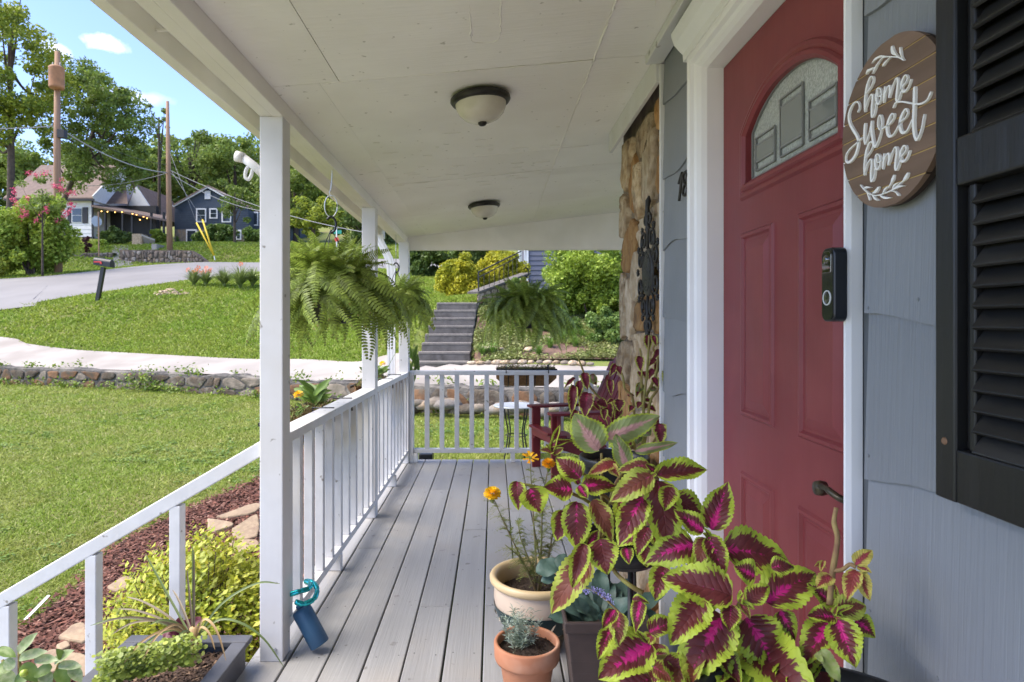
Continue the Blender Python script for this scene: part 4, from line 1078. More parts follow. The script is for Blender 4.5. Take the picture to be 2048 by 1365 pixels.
def coleus_mat(name, lime, burg, mag, t1=.26, t2=.81, under=((.24, .29, .10), (.55, .30, .27)), vslope=.42):
    m = bpy.data.materials.new(name); m.use_nodes = True
    N, L = m.node_tree.nodes, m.node_tree.links
    bs = N['Principled BSDF']; bs.inputs['Roughness'].default_value = .5; bs.inputs['Specular IOR Level'].default_value = .35
    def mth(op, a, b=None, clamp=False):
        n = N.new('ShaderNodeMath'); n.operation = op; n.use_clamp = clamp
        for i, q in enumerate((a, b)):
            if q is None: continue
            if isinstance(q, (int, float)): n.inputs[i].default_value = q
            else: L.new(q, n.inputs[i])
        return n.outputs[0]
    def att(nm):
        n = N.new('ShaderNodeAttribute'); n.attribute_name = nm; return n.outputs['Fac']
    def mix(f, a, b):
        x = N.new('ShaderNodeMix'); x.data_type = 'RGBA'; L.new(f, x.inputs['Factor'])
        for nm, q in (('A', a), ('B', b)):
            if isinstance(q, tuple): x.inputs[nm].default_value = (*q, 1)
            else: L.new(q, x.inputs[nm])
        return x.outputs['Result']
    e, v = att('edge'), att('vv')
    oi = N.new('ShaderNodeObjectInfo')
    s = mth('ADD', v, mth('MULTIPLY', mth('SUBTRACT', 1, e), -.28))
    cb = N.new('ShaderNodeCombineXYZ'); L.new(mth('MULTIPLY', s, 19), cb.inputs[0]); L.new(mth('MULTIPLY', e, 1.6), cb.inputs[1]); L.new(mth('MULTIPLY', oi.outputs['Random'], 50), cb.inputs[2])
    nz_ = N.new('ShaderNodeTexNoise'); nz_.inputs['Scale'].default_value = 1.1; nz_.inputs['Detail'].default_value = 4; L.new(cb.outputs[0], nz_.inputs['Vector'])
    jag = mth('SUBTRACT', nz_.outputs['Fac'], .5)
    rnd = mth('MULTIPLY', mth('SUBTRACT', oi.outputs['Random'], .5), .26)
    # margin widens towards the tip
    tt = mth('ADD', mth('ADD', mth('MULTIPLY', mth('POWER', v, 3.0), .42), t1), rnd)
    f1 = mth('MULTIPLY', mth('SUBTRACT', mth('ADD', e, mth('MULTIPLY', jag, 1.25)), tt), 8, True)
    t2v = mth('ADD', mth('MULTIPLY', mth('POWER', v, 1.5), vslope), t2)
    f2 = mth('MULTIPLY', mth('SUBTRACT', mth('ADD', e, mth('MULTIPLY', jag, .9)), mth('ADD', t2v, mth('MULTIPLY', mth('SUBTRACT', mth('FRACT', mth('MULTIPLY', oi.outputs['Random'], 7.31)), .35), .42))), 9, True)
    tex = N.new('ShaderNodeTexCoord')
    n2 = N.new('ShaderNodeTexNoise'); n2.inputs['Scale'].default_value = 5; n2.inputs['Detail'].default_value = 6; L.new(tex.outputs['Object'], n2.inputs['Vector'])
    hs = N.new('ShaderNodeHueSaturation'); L.new(mth('ADD', mth('MULTIPLY', n2.outputs['Fac'], .7), .65), hs.inputs['Value'])
    c = mix(f2, mix(f1, lime, burg), mag)
    L.new(c, hs.inputs['Color']); c = hs.outputs[0]
    f3 = mth('MULTIPLY', mth('SUBTRACT', mth('ADD', e, mth('MULTIPLY', jag, .5)), mth('ADD', mth('MULTIPLY', v, .42), .50)), 6, True)
    f4 = mth('MULTIPLY', mth('SUBTRACT', e, .10), 8, True)
    cu = mix(f4, lime, mix(f3, under[0], under[1]))
    g = N.new('ShaderNodeNewGeometry')
    c = mix(g.outputs['Backfacing'], c, cu)
    # veins
    vein = mth('ABSOLUTE', mth('SINE', mth('MULTIPLY', s, 26)))
    mid = mth('MULTIPLY', mth('SUBTRACT', e, .94), 14, True)
    h = mth('ADD', mth('POWER', vein, .5), mth('MULTIPLY', n2.outputs['Fac'], .8))
    h = mth('SUBTRACT', h, mth('MULTIPLY', mid, .8))
    b = N.new('ShaderNodeBump'); b.inputs['Strength'].default_value = .55; b.inputs['Distance'].default_value = .0016
    L.new(h, b.inputs['Height']); L.new(b.outputs[0], bs.inputs['Normal'])
    L.new(c, bs.inputs['Base Color'])
    tr = N.new('ShaderNodeBsdfTranslucent'); L.new(c, tr.inputs['Color'])
    ms = N.new('ShaderNodeMixShader'); ms.inputs[0].default_value = .18
    L.new(bs.outputs[0], ms.inputs[1]); L.new(tr.outputs[0], ms.inputs[2]); L.new(ms.outputs[0], N['Material Output'].inputs['Surface'])
    return m
CAM = Vector((0, 0, H))
def put_leaf(parent, meshes, b, t, w, face=1, up=.55, name='leaf', wm=.36, roll=0):
    b, t = Vector(b), Vector(t); d = t - b; Ln = d.length; d.normalize()
    c = (b + t) / 2
    n = ((CAM - c).normalized() * .95 + Vector((0, 0, up)) + Vector((R.uniform(-.2, .2), R.uniform(-.1, .1), R.uniform(-.15, .15)))) * face
    n = n - d * n.dot(d); n.normalize()
    if roll: n = Matrix.Rotation(roll, 3, d) @ n
    sd = d.cross(n).normalized()
    sw = w / (2 * wm)
    M4 = Matrix(((sd.x * sw, d.x * Ln, n.x * Ln, b.x), (sd.y * sw, d.y * Ln, n.y * Ln, b.y), (sd.z * sw, d.z * Ln, n.z * Ln, b.z), (0, 0, 0, 1)))
    return place(name, R.choice(meshes), M4, parent)
LIME, BURG, MAG = (.40, .49, .045), (.135, .026, .026), (.58, .020, .19)
cm1 = coleus_mat('coleus_lime_magenta', LIME, BURG, MAG)
cm2 = coleus_mat('coleus_burgundy', (.40, .42, .07), (.11, .010, .020), (.24, .012, .05), .10, .80, ((.14, .17, .06), (.25, .12, .10)))
cm3 = coleus_mat('coleus_yellowing', (.55, .47, .10), (.30, .06, .05), (.42, .05, .09), .40, .85)
L1 = [leaf_mesh('coleus_leaf', cm1, seed=i, fold=f, curl=cu, cup=.0, shape=sh_) for i, (f, cu, sh_) in enumerate([(.22, .22, (.5, .85)), (.40, .34, (.45, .75)), (.08, .45, (.55, .85)), (.28, .08, (.5, .95)), (.5, .25, (.5, .8)), (.16, .60, (.5, .9))])]
cm1b = coleus_mat('coleus_faded', (.42, .47, .07), (.20, .060, .036), (.46, .06, .15), .26, .92)
L1 += [leaf_mesh('coleus_leaf', cm1b, seed=50, fold=.2, curl=.4), leaf_mesh('coleus_leaf', cm1b, seed=51, fold=.45, curl=.2)]
L1s = L1[:6] + L1[6:7]
L1b = [leaf_mesh('coleus_leaf', cm1, seed=9, fold=.15, curl=-.18)]
LT = [leaf_mesh('new_leaf', coleus_mat('coleus_new_leaf', (.45, .55, .06), (.20, .08, .04), (.4, .05, .12), .55, .95), seed=55, fold=.5, curl=.2, teeth=7, nv=21, nu=2)]
L2 = [leaf_mesh('burgundy_leaf', cm2, seed=20 + i, fold=.3, curl=.35, teeth=10, nv=30, nu=3) for i in range(3)]
L3 = [leaf_mesh('yellow_leaf', cm3, seed=30 + i, fold=.2, curl=.3, teeth=9, nv=27, nu=3) for i in range(2)]
stem_m = mk('coleus_stem', (.24, .24, .05), (.20, .12, .05), 30, .6)
soil_m = mk('potting_soil', (.030, .020, .015), (.055, .038, .028), 40, .95, 1.0, 60, bdist=.01)
soil_w = mk('soil_perlite', (.6, .58, .52), None, 5, .8)

def soil_top(parent, c, r, z):
    m = MB(); n = 20; rings = 5
    m.v.append((c[0], c[1], z + .004))
    for k in range(1, rings + 1):
        for i in range(n):
            a = 6.283 * i / n; rr_ = r * k / rings
            m.v.append((c[0] + rr_ * math.cos(a), c[1] + rr_ * math.sin(a), z + (R.uniform(-.005, .007) if k < rings else 0)))
    for i in range(n): m.f.append((0, 1 + i, 1 + (i + 1) % n))
    for k in range(rings - 1):
        for i in range(n):
            a = 1 + k * n + i; b = 1 + k * n + (i + 1) % n; m.f.append((a, a + n, b + n, b))
    m.build('soil', soil_m, parent)
    V = []
    for i in range(int(900 * r / .1)):
        a, q = R.uniform(0, 6.28), r * math.sqrt(R.random()) * .97; s = R.uniform(.0015, .005)
        p = np.array((c[0] + q * math.cos(a), c[1] + q * math.sin(a), z + R.uniform(0, .010)))
        V.append([p + np.array([R.uniform(-s, s) for _ in range(3)]) for _ in range(4)])
    stuff(np_obj('soil_crumbs', np.array(V), soil_m, parent))

def px_leaf(parent, meshes, tf, row, Y, face=1, up=.55, wm=.36, k=.0004):
    bx, by, tx, ty, w = row[:5]; sc = tf[2]
    b = (tf[0] + bx / sc, tf[1] + by / sc); t = (tf[0] + tx / sc, tf[1] + ty / sc)
    Yt = Y - k * (t[1] - b[1]) - .012
    return put_leaf(parent, meshes, at(*b, Y), at(*b, Y).lerp(at(*t, Yt), 1.02), w / sc / F * Y * 1.05, face, up, wm=wm)
Z4 = (1200, 780, 2.333); Z3 = (930, 880, 2.814); Z7 = (1100, 640, 4.264)

def black_pot(parent, c, r, zr, h, legs=True, pole=None):
    MB().lathe([(0, zr - h), (r * .68, zr - h), (r * .72, zr - h + .01), (r * .94, zr - .035), (r, zr - .034), (r * 1.02, zr - .004), (r * 1.0, zr), (r * .94, zr), (r * .9, zr - .03), (r * .88, zr - .04)], (c[0], c[1], 0), 40).build('pot', blackp, parent, True)
    soil_top(parent, c, r * .9, zr - .035)
    if pole:
        MB().tube([(c[0] + pole, c[1], zr - h), (c[0] + pole, c[1], .012)], .007, 8).build('stand_pole', iron, parent, True)
        MB().lathe([(0, .014), (r * .9, .010), (r * .95, 0)], (c[0] + pole, c[1], 0), 28).build('stand_base', iron, parent, True)
    elif legs:
        zt_ = zr - h
        MB().tube([(c[0] + r * .7 * math.cos(a * .2618), c[1] + r * .7 * math.sin(a * .2618), zt_ - .006) for a in range(25)], .006, 6).build('stand_ring', iron, parent, True)
        for a in (.5, 1.6, 2.7):
            MB().tube([(c[0] + r * .7 * math.cos(a), c[1] + r * .7 * math.sin(a), zt_), (c[0] + r * .85 * math.cos(a), c[1] + r * .85 * math.sin(a), .0)], .006, 6).build('stand_leg', iron, parent, True)
def stem(parent, pts, r0=.005, r1=.003):
    P = crom(pts, 5); n = len(P)
    MB().tube(P, [r0 + (r1 - r0) * i / (n - 1) for i in range(n)], 7).build('stem', stem_m, parent, True)

# ------------------------------------------------------------------ big coleus in front
PC = (.40, .745)
co = thing('coleus_plant', 'large coleus with lime edged burgundy and magenta leaves in the nearest black pot', 'potted plant', (PC[0], PC[1], 0), 'potted coleus')
black_pot(co, PC, .175, .795, .22)
CL = {
 'A': (1.02, (262, 392), [(265, 400, 510, 352, 112), (245, 398, 60, 488, 125), (268, 420, 340, 738, 165), (200, 500, 85, 700, 135), (330, 500, 540, 590, 140), (235, 350, 92, 352, 70), (262, 390, 332, 316, 42), (258, 385, 215, 345, 40), (225, 645, 168, 745, 85), (330, 455, 300, 560, 90)]),
 'B': (.98, (508, 690), [(520, 655, 596, 427, 140), (575, 742, 905, 776, 215), (445, 720, 232, 745, 175), (505, 690, 588, 850, 105), (500, 690, 455, 800, 90), (480, 660, 350, 560, 100), (300, 830, 262, 960, 110)]),
 'C': (.92, (655, 990), [(612, 962, 318, 846, 200), (772, 992, 1016, 820, 200), (575, 1060, 395, 1310, 240), (682, 1062, 860, 1310, 215), (690, 992, 786, 903, 95), (612, 1010, 602, 1122, 90), (480, 985, 330, 1160, 170), (840, 1030, 905, 1142, 95), (650, 985, 700, 1050, 40), (560, 1010, 590, 960, 40), (720, 870, 640, 820, 120), (800, 830, 905, 800, 90)]),
 'D': (.90, (1095, 1045), [(1088, 1062, 984, 1040, 90), (1100, 1036, 1252, 985, 118), (1110, 1075, 1190, 1292, 150), (1080, 1090, 945, 1228, 140), (1085, 1000, 985, 900, 100), (1190, 1075, 1285, 1130, 110), (1060, 1010, 1100, 905, 70)]),
 'E': (.945, (660, 1230), [(690, 1190, 965, 1390, 250), (640, 1240, 590, 1420, 150), (560, 1280, 420, 1400, 150)]),
 'F': (.92, (220, 1180), [(235, 1195, -5, 1312, 200), (230, 1132, 350, 1066, 100), (300, 1258, 432, 1345, 105), (190, 985, 160, 1088, 72), (68, 1028, 12, 1112, 62), (86, 1040, 84, 1168, 90), (50, 1115, -10, 1240, 70), (235, 1350, 30, 1410, 170), (200, 1165, 60, 1175, 110), (150, 975, 215, 975, 45)])}
for kf, (Y, nd, rows) in CL.items():
    for i, r_ in enumerate(rows): px_leaf(co, L1s, Z4, r_, Y + R.uniform(-.015, .02), k=.0014 if kf == 'E' else .0004)
    p = at(Z4[0] + nd[0] / Z4[2], Z4[1] + nd[1] / Z4[2], Y)
    sb = Vector((PC[0] + R.uniform(-.06, .06), PC[1] + R.uniform(.09, .12), .76))
    md = Vector((sb.x + (p.x - sb.x) * .55, Y + .035, sb.z + (p.z - sb.z) * .30))
    stem(co, [sb, sb.lerp(md, .6) + Vector((0, .02, 0)), md, p + Vector((0, .02, -.03)), p], .0045, .003)
    for _ in range(4):      # small new leaves at the growing tip
        q = p + Vector((R.uniform(-.022, .022), R.uniform(-.016, .004), R.uniform(-.006, .022)))
        put_leaf(co, LT, p, q, .009)
for _ in range(16):          # leaves lying over the soil of the pot
    bx, by = R.uniform(330, 1010), R.uniform(1215, 1290); a = R.uniform(.9, 2.3); ln = R.uniform(110, 170)
    px_leaf(co, L1, Z4, (bx, by, bx + math.cos(a) * ln, by + math.sin(a) * ln * .8, ln * .75), R.uniform(.925, .95), k=.0013)
for _ in range(30):          # leaves deeper in the plant
    bx, by = R.uniform(200, 900), R.uniform(1120, 1350); a = R.uniform(.2, 2.9); ln = R.uniform(80, 150)
    px_leaf(co, L1, Z4, (bx, by, bx + math.cos(a) * ln, by + math.sin(a) * ln * .8, ln * .72), R.uniform(1.05, 1.12))
for _ in range(9):
    bx, by = R.uniform(120, 500), R.uniform(560, 900); a = R.uniform(.2, 2.9); ln = R.uniform(80, 150)
    px_leaf(co, L1, Z4, (bx, by, bx + math.cos(a) * ln, by + math.sin(a) * ln * .8, ln * .72), R.uniform(1.10, 1.16))
# brown twigs and yellowing leaves on the right
twm = mk('coleus_dry_stem', (.34, .24, .09), (.22, .12, .06), 40, .7)
q4 = lambda x, y, Y: at(Z4[0] + x / Z4[2], Z4[1] + y / Z4[2], Y)
MB().tube(crom([q4(1070, 1000, .90), q4(1085, 850, .90), q4(1108, 700, .90), q4(1092, 620, .905), q4(1102, 550, .91)], 5), [.0042] * 8 + [.0038] * 8 + [.0032] * 5, 8).build('dry_stem', twm, co, True)
MB().tube(crom([q4(1085, 845, .90), q4(1130, 840, .89), q4(1165, 815, .885), q4(1195, 828, .88)], 4), .003, 6).build('dry_stem', twm, co, True)
for r_ in [(1192, 818, 1268, 735, 72), (1195, 845, 1150, 948, 78), (1208, 850, 1252, 962, 70), (1200, 822, 1262, 842, 40), (1050, 820, 1015, 810, 40), (1042, 800, 1030, 830, 26), (1075, 870, 1020, 900, 70)]: px_leaf(co, L3, Z4, r_, .88)
for r_ in [(1030, 1215, 1125, 1352, 70), (1010, 1230, 1035, 1262, 30)]: px_leaf(co, [leaf_mesh('plain_leaf', mk('coleus_pale_green', (.25, .33, .07), (.32, .34, .14), 8, .5, trans=.2), wmax=.2, teeth=9, nv=27)], Z4, r_, .86, wm=.2)

# ------------------------------------------------------------------ middle coleus, leaves partly seen from beneath
PG = (.30, 1.50)
cg = thing('coleus_plant', 'tall coleus with pale leaf undersides on the black stand in the middle', 'potted plant', (PG[0], PG[1], 0), 'potted coleus')
black_pot(cg, PG, .11, .775, .055, pole=.02)
GR = [(602, 280, 445, 262, 150), (655, 272, 846, 210, 135), (650, 215, 533, 82, 140), (630, 348, 618, 604, 165), (718, 338, 848, 556, 118), (760, 560, 800, 758, 175), (672, 588, 604, 822, 105), (700, 660, 462, 944, 180), (365, 275, 425, 412, 165), (292, 232, 298, 385, 95), (640, 250, 600, 170, 45), (640, 260, 690, 330, 70), (700, 600, 745, 510, 70), (690, 640, 640, 560, 50), (560, 400, 520, 560, 120), (880, 330, 960, 560, 150)]
for r_ in GR: px_leaf(cg, L1s, Z3, r_, 1.36 + R.uniform(-.03, .03))
for r_ in [(418, 1110, 215, 850, 300), (470, 1010, 925, 835, 215), (655, 1262, 570, 1015, 160), (720, 1122, 1085, 1066, 90)]: px_leaf(cg, L1b, Z7, r_, 1.42, face=-1, up=-.2, k=-.0002)
for r_ in [(560, 1215, 330, 1290, 110), (500, 1230, 590, 1330, 90)]: px_leaf(cg, L3, Z7, r_, 1.40)
for r_ in [(60, 1160, -30, 1060, 50), (20, 1120, 70, 880, 60), (0, 1080, 180, 985, 60), (30, 1120, -80, 1100, 80), (40, 1140, 110, 1090, 60)]: px_leaf(cg, L3[:0] or L1, Z7, r_, 1.40)
q3 = lambda x, y, Y: at(Z3[0] + x / Z3[2], Z3[1] + y / Z3[2], Y)
q7 = lambda x, y, Y: at(Z7[0] + x / Z7[2], Z7[1] + y / Z7[2], Y)
for e_ in (q3(640, 265, 1.36), q3(700, 640, 1.36), q7(440, 1140, 1.42), q7(650, 1260, 1.42), q7(40, 1140, 1.40), q3(330, 250, 1.36), q3(760, 560, 1.37)):
    sb = Vector((PG[0] + R.uniform(-.06, .06), PG[1] + R.uniform(-.06, .03), .745))
    stem(cg, [sb, sb.lerp(e_, .5) + Vector((0, 0, .04)), e_], .005, .003)
stem(cg, [q3(1000, 860, 1.3), q3(930, 820, 1.3), q3(850, 750, 1.32), q3(780, 640, 1.34)], .005, .004)

# ------------------------------------------------------------------ burgundy coleus by the stone wall
PK = (.455, 2.42)
ck = thing('coleus_plant', 'leggy dark burgundy coleus drooping in front of the stone wall', 'potted plant', (PK[0], PK[1], 0), 'potted coleus')
black_pot(ck, PK, .13, .77, .2)
KR = [(320, 620, 290, 802, 125), (252, 520, 246, 645, 70), (290, 450, 322, 572, 75), (215, 500, 120, 556, 40), (206, 560, 178, 785, 85), (215, 640, 190, 700, 45), (225, 770, 185, 900, 70), (835, 130, 838, 246, 72), (880, 135, 905, 208, 50), (765, 310, 770, 422, 75), (935, 255, 885, 322, 55), (900, 330, 850, 378, 50), (925, 360, 905, 452, 60), (1030, 395, 985, 545, 105), (880, 420, 845, 486, 55), (590, 680, 592, 762, 95), (460, 762, 465, 838, 66), (545, 805, 540, 880, 56), (955, 870, 850, 905, 60), (930, 880, 955, 1045, 120), (560, 380, 520, 462, 60), (585, 395, 600, 455, 50), (512, 510, 520, 625, 60), (660, 640, 715, 638, 40), (540, 680, 490, 700, 40), (800, 440, 830, 500, 45), (760, 440, 770, 475, 40), (810, 680, 875, 690, 45), (770, 700, 745, 740, 60), (815, 710, 800, 760, 60), (850, 740, 900, 770, 50), (705, 735, 680, 770, 60), (410, 690, 490, 730, 80), (420, 840, 490, 900, 70), (380, 690, 420, 760, 60), (480, 700, 520, 820, 90), (560, 900, 620, 1000, 110), (620, 960, 700, 1060, 90), (345, 470, 395, 545, 70), (880, 490, 925, 560, 60), (770, 540, 745, 640, 60), (600, 760, 560, 840, 70), (700, 900, 760, 960, 80)]
for r_ in KR: px_leaf(ck, L2, Z7, r_, 2.30 + R.uniform(-.06, .06), k=.0008)
for r_ in [(360, 470, 375, 560, 75), (905, 490, 930, 555, 60), (780, 540, 750, 640, 70), (860, 570, 905, 620, 60), (800, 930, 860, 1000, 90), (760, 960, 740, 1080, 80), (680, 1010, 640, 1100, 90)]: px_leaf(ck, L2, Z7, r_, 2.34, face=-1, k=.0006)
for P in [[(700, 1100), (620, 860), (480, 720), (340, 570), (270, 400), (235, 310)], [(720, 1100), (710, 700), (640, 590), (620, 480), (570, 390)], [(790, 1100), (800, 700), (825, 480), (840, 250), (845, 130)], [(800, 1100), (850, 720), (900, 620), (960, 530), (1035, 395), (1035, 360)], [(790, 700), (780, 520), (775, 300), (765, 245)], [(820, 650), (900, 480), (920, 330), (880, 240), (940, 180), (945, 120)], [(860, 1080), (920, 980), (940, 880)]]:
    stem(ck, [q7(x, y, 2.36 if i == 0 else 2.32) for i, (x, y) in enumerate(P)], .006, .003)

# ------------------------------------------------------------------ terracotta pot with silver herb
terra = mk('terracotta', (.46, .20, .105), (.40, .165, .085), 9, .75, .2, 60, bdist=.001, c3=(.52, .30, .20), s3=7)
pc = (at(1054, 1290, 2.16).x, 2.16)
tp = thing('silver_herb_pot', 'small terracotta pot with a silvery needle leaved herb', 'potted plant', (pc[0], pc[1], 0))
MB().lathe([(0, .0), (.066, .0), (.070, .004), (.092, .138), (.093, .140), (.1065, .141), (.110, .150), (.112, .196), (.109, .201), (.101, .201), (.099, .196), (.096, .16)], (*pc, 0), 44).build('pot', terra, tp, True)
soil_top(tp, pc, .0985, .172)
herb = mk('silver_leaf', (.34, .40, .32), (.24, .31, .22), 30, .7, trans=.15, isl=.1, island_c=(.5, .54, .46))
V = []
for s_ in range(44):
    a = R.uniform(0, 6.28); q = R.uniform(0, .040); bx, by = pc[0] - .028 + q * math.cos(a), pc[1] + .012 + q * math.sin(a)
    hgt = R.uniform(.055, .125); ln = Vector((math.cos(a) * q * 1.2 + R.uniform(-.02, .02), math.sin(a) * q * 1.2, hgt))
    for k in range(26):
        f = k / 25; p = Vector((bx, by, .172)) + ln * f
        d = Vector((R.uniform(-1, 1), R.uniform(-1, 1), R.uniform(.1, 1.0))).normalized() * R.uniform(.014, .03)
        sd = d.cross(Vector((R.uniform(-1, 1), R.uniform(-1, 1), R.uniform(-1, 1)))).normalized() * .0009
        mid = p + d * .55; tip = p + d + Vector((0, 0, -.004))
        V += [[p - sd, p + sd, mid + sd * 1.2, mid - sd * 1.2], [mid - sd * 1.2, mid + sd * 1.2, tip + sd * .3, tip - sd * .3]]
stuff(np_obj('foliage', np.array([[tuple(q) for q in f] for f in V]), herb, tp))

# ------------------------------------------------------------------ glazed pot with marigold
mc = (at(1075, 1180, 2.52).x, 2.54)
mg = thing('marigold_pot', 'cream glazed pot with dark green band holding a marigold', 'potted plant', (mc[0], mc[1], 0))
glz = mk('cream_glaze', (.60, .48, .36), (.56, .44, .34), 4, .35, spec=.5, c3=(.62, .50, .34), s3=5)
rimg = mk('ochre_glaze', (.56, .42, .22), (.60, .46, .27), 8, .35)
band = mk('green_band_glaze', (.020, .050, .055), (.015, .035, .04), 8, .3)
MB().lathe([(.10, .07), (.125, .075), (.150, .105), (.166, .15), (.172, .19), (.170, .225), (.166, .246)], (*mc, 0), 48).build('body', glz, mg, True)
MB().lathe([(.166, .246), (.180, .247), (.188, .256), (.189, .268), (.184, .277), (.174, .279), (.162, .272), (.157, .255), (.158, .22), (.155, .19)], (*mc, 0), 48).build('rim', rimg, mg, True)
MB().lathe([(.1400, .085), (.1530, .106), (.1685, .148), (.1722, .168)], (mc[0], mc[1], .0015), 48).build('band', band, mg, True)
MB().lathe([(0, .0), (.095, .0), (.10, .006), (.112, .05), (.126, .076), (.10, .071)], (*mc, 0), 40).build('foot', mk('brown_glaze', (.18, .15, .10), (.09, .08, .06), 6, .4), mg, True)
lfm = mk('band_leaf_glaze', (.55, .45, .33), None, 5, .4)
for k in range(14):
    a = 6.283 * k / 14; m = MB(); V = []
    for s in (-1, 1):
        P = []
        for i in range(7):
            f = i / 6; aa = a + s * (.02 + .10 * f); zz = .118 + .030 * f * (1 if s > 0 else 1) - (.03 * f * f if s < 0 else 0); wv = .006 * math.sin(math.pi * min(.98, f + .03))
            rr_ = np.interp(zz, [.085, .106, .148, .17], [.140, .153, .1685, .1722]) + .003
            P.append((rr_, aa, zz, wv))
        for (r1, a1, z1, w1), (r2, a2, z2, w2) in zip(P[:-1], P[1:]):
            V.append([(mc[0] + r1 * math.cos(a1), mc[1] + r1 * math.sin(a1), z1 - w1), (mc[0] + r2 * math.cos(a2), mc[1] + r2 * math.sin(a2), z2 - w2), (mc[0] + r2 * math.cos(a2), mc[1] + r2 * math.sin(a2), z2 + w2), (mc[0] + r1 * math.cos(a1), mc[1] + r1 * math.sin(a1), z1 + w1)])
    np_obj('leaf_motif', np.array(V), lfm, mg)
soil_top(mg, mc, .155, .205)
fern_l = mk('marigold_leaf', (.16, .22, .04), (.24, .26, .08), 20, .6, trans=.25, isl=.2, island_c=(.30, .24, .10))
mst = mk('marigold_stem', (.20, .13, .08), (.18, .20, .07), 20, .6)
V = []
def feather(b, d, ln):
    d = d.normalized()
    for k in range(9):
        f = (k + 1) / 9; p = b + d * ln * f + Vector((0, 0, -.02 * f * f))
        for s in (-1, 1):
            sd = d.cross(Vector((0, 0, 1))).normalized() * s
            e = p + (sd * .8 + d * .6 + Vector((0, 0, R.uniform(-.2, .3)))) * ln * .28 * (1.1 - .6 * f)
            w = d * .0016
            V.append([tuple(p - w), tuple(p + w), tuple(e + w * .3), tuple(e - w * .3)])
    s_ = d.cross(Vector((0, 0, 1))).normalized() * .0008
    V.append([tuple(b - s_), tuple(b + s_), tuple(b + d * ln + s_ * .4), tuple(b + d * ln - s_ * .4)])
S0 = Vector((mc[0], mc[1] - .02, .20))
ends = [at(985, 992, 2.5), at(1060, 920, 2.5), at(1097, 930, 2.52), at(1120, 1060, 2.5), at(1010, 1090, 2.46), at(1035, 1040, 2.6), at(1085, 1000, 2.45), at(1130, 1010, 2.55)]
for e in ends:
    pts = crom([S0, S0.lerp(e, .3) + Vector((R.uniform(-.01, .01), 0, .02)), S0.lerp(e, .65) + Vector((R.uniform(-.015, .015), 0, .02)), e], 7)
    MB().tube(pts, [.005 - .0035 * i / (len(pts) - 1) for i in range(len(pts))], 6).build('stem', mst, mg, True)
    for p in pts[5:-2]:
        for _ in range(3): feather(p, Vector((R.uniform(-1, 1), R.uniform(-1, 1), R.uniform(-.2, .8))), R.uniform(.03, .06))
stuff(np_obj('foliage', np.array(V), fern_l, mg))
yel = mk('marigold_yellow', (.90, .62, .02), (.85, .52, .012), 30, .55, trans=.2, isl=.2, island_c=(.85, .55, .03))
org = mk('marigold_orange', (.86, .46, .015), None, 30, .55, trans=.2, isl=.2, island_c=(.82, .36, .01))
def flower(c, r, mat, n, up=Vector((0, -.35, 1)), flat=.75, parent=None, nm='flower'):
    V = []
    up = up.normalized(); ax = up.orthogonal().normalized(); ay = up.cross(ax)
    for i in range(n):
        th = math.acos(1 - 1.35 * (i + .5) / n); ph = i * 2.39996
        d = ax * math.sin(th) * math.cos(ph) + ay * math.sin(th) * math.sin(ph) + up * math.cos(th) * flat
        b = c + d * r * .35; e = c + d * r * R.uniform(.9, 1.08); sd = d.cross(up + Vector((.01, .02, 0))).normalized() * r * .22
        q = (up * .5 + d).normalized() * r * .12
        V.append([tuple(b - sd * .4), tuple(b + sd * .4), tuple(e + sd + q), tuple(e - sd + q)])
    return np_obj(nm, np.array(V), mat, parent)
flower(ends[0] + Vector((0, 0, .008)), .030, yel, 90, parent=mg); flower(ends[1] + Vector((0, 0, .008)), .030, org, 13, Vector((0, -.5, 1)), .5, mg); flower(ends[2] + Vector((0, 0, .004)), .024, org, 60, parent=mg)
for e in (ends[0], ends[2]): MB().lathe([(.002, -.03), (.008, -.02), (.010, 0), (.008, .006)], tuple(e), 10).build('calyx', fern_l, mg, True)

# ------------------------------------------------------------------ brown square planter with blue green leaves
bw = thing('square_planter', 'dark brown tapered square planter with blue green leaves', 'potted plant', (.31, 2.05, 0))
brn = mk('brown_resin', (.060, .042, .036), (.045, .032, .028), 12, .5, .3, 120, bdist=.0008)
bcx, bcy = .345, 2.06
m = MB()
def sq(z, h): return [(bcx - h, bcy - h, z), (bcx + h, bcy - h, z), (bcx + h, bcy + h, z), (bcx - h, bcy + h, z)]
lv = [(0, .085), (.335, .122), (.335, .130), (.365, .132), (.370, .130), (.370, .121), (.33, .117)]
for z, h in lv: m.v += sq(z, h)
for i in range(len(lv) - 1):
    for k in range(4): m.f.append((i * 4 + k, i * 4 + (k + 1) % 4, i * 4 + 4 + (k + 1) % 4, i * 4 + 4 + k))
m.f.append((3, 2, 1, 0)); m.build('box', brn, bw, False, .003)
for z in (.06, .10, .20, .24, .30):
    h = .085 + (.122 - .085) * z / .335 + .0006
    MB().box((bcx - h, bcy - h, z), (bcx + h, bcy + h, z + .004)).build('relief_band', brn, bw, False, .0015)
MB().add(sq(.325, .118), [(0, 1, 2, 3)]).build('soil', soil_m, bw)
bgm = mk('blue_green_leaf', (.055, .105, .080), (.075, .13, .10), 6, .5, .3, 14, trans=.12, rnd=.2, bdist=.004)
BG = [leaf_mesh('broad_leaf', bgm, (.6, .6), .30, 0, 0, .2, c_, 3, 14, .05, 40 + i) for i, c_ in enumerate((.3, .5, .15))]
for i in range(34):
    a = R.uniform(0, 6.283); q = R.uniform(.0, .07); b = Vector((bcx + q * math.cos(a), bcy + q * math.sin(a), .33)); ln = R.uniform(.08, .14)
    t = b + Vector((math.cos(a) * ln * .8, math.sin(a) * ln * .8, ln * R.uniform(.3, .9)))
    put_leaf(bw, BG, b, t, ln * R.uniform(.4, .6), up=.9, wm=.30)
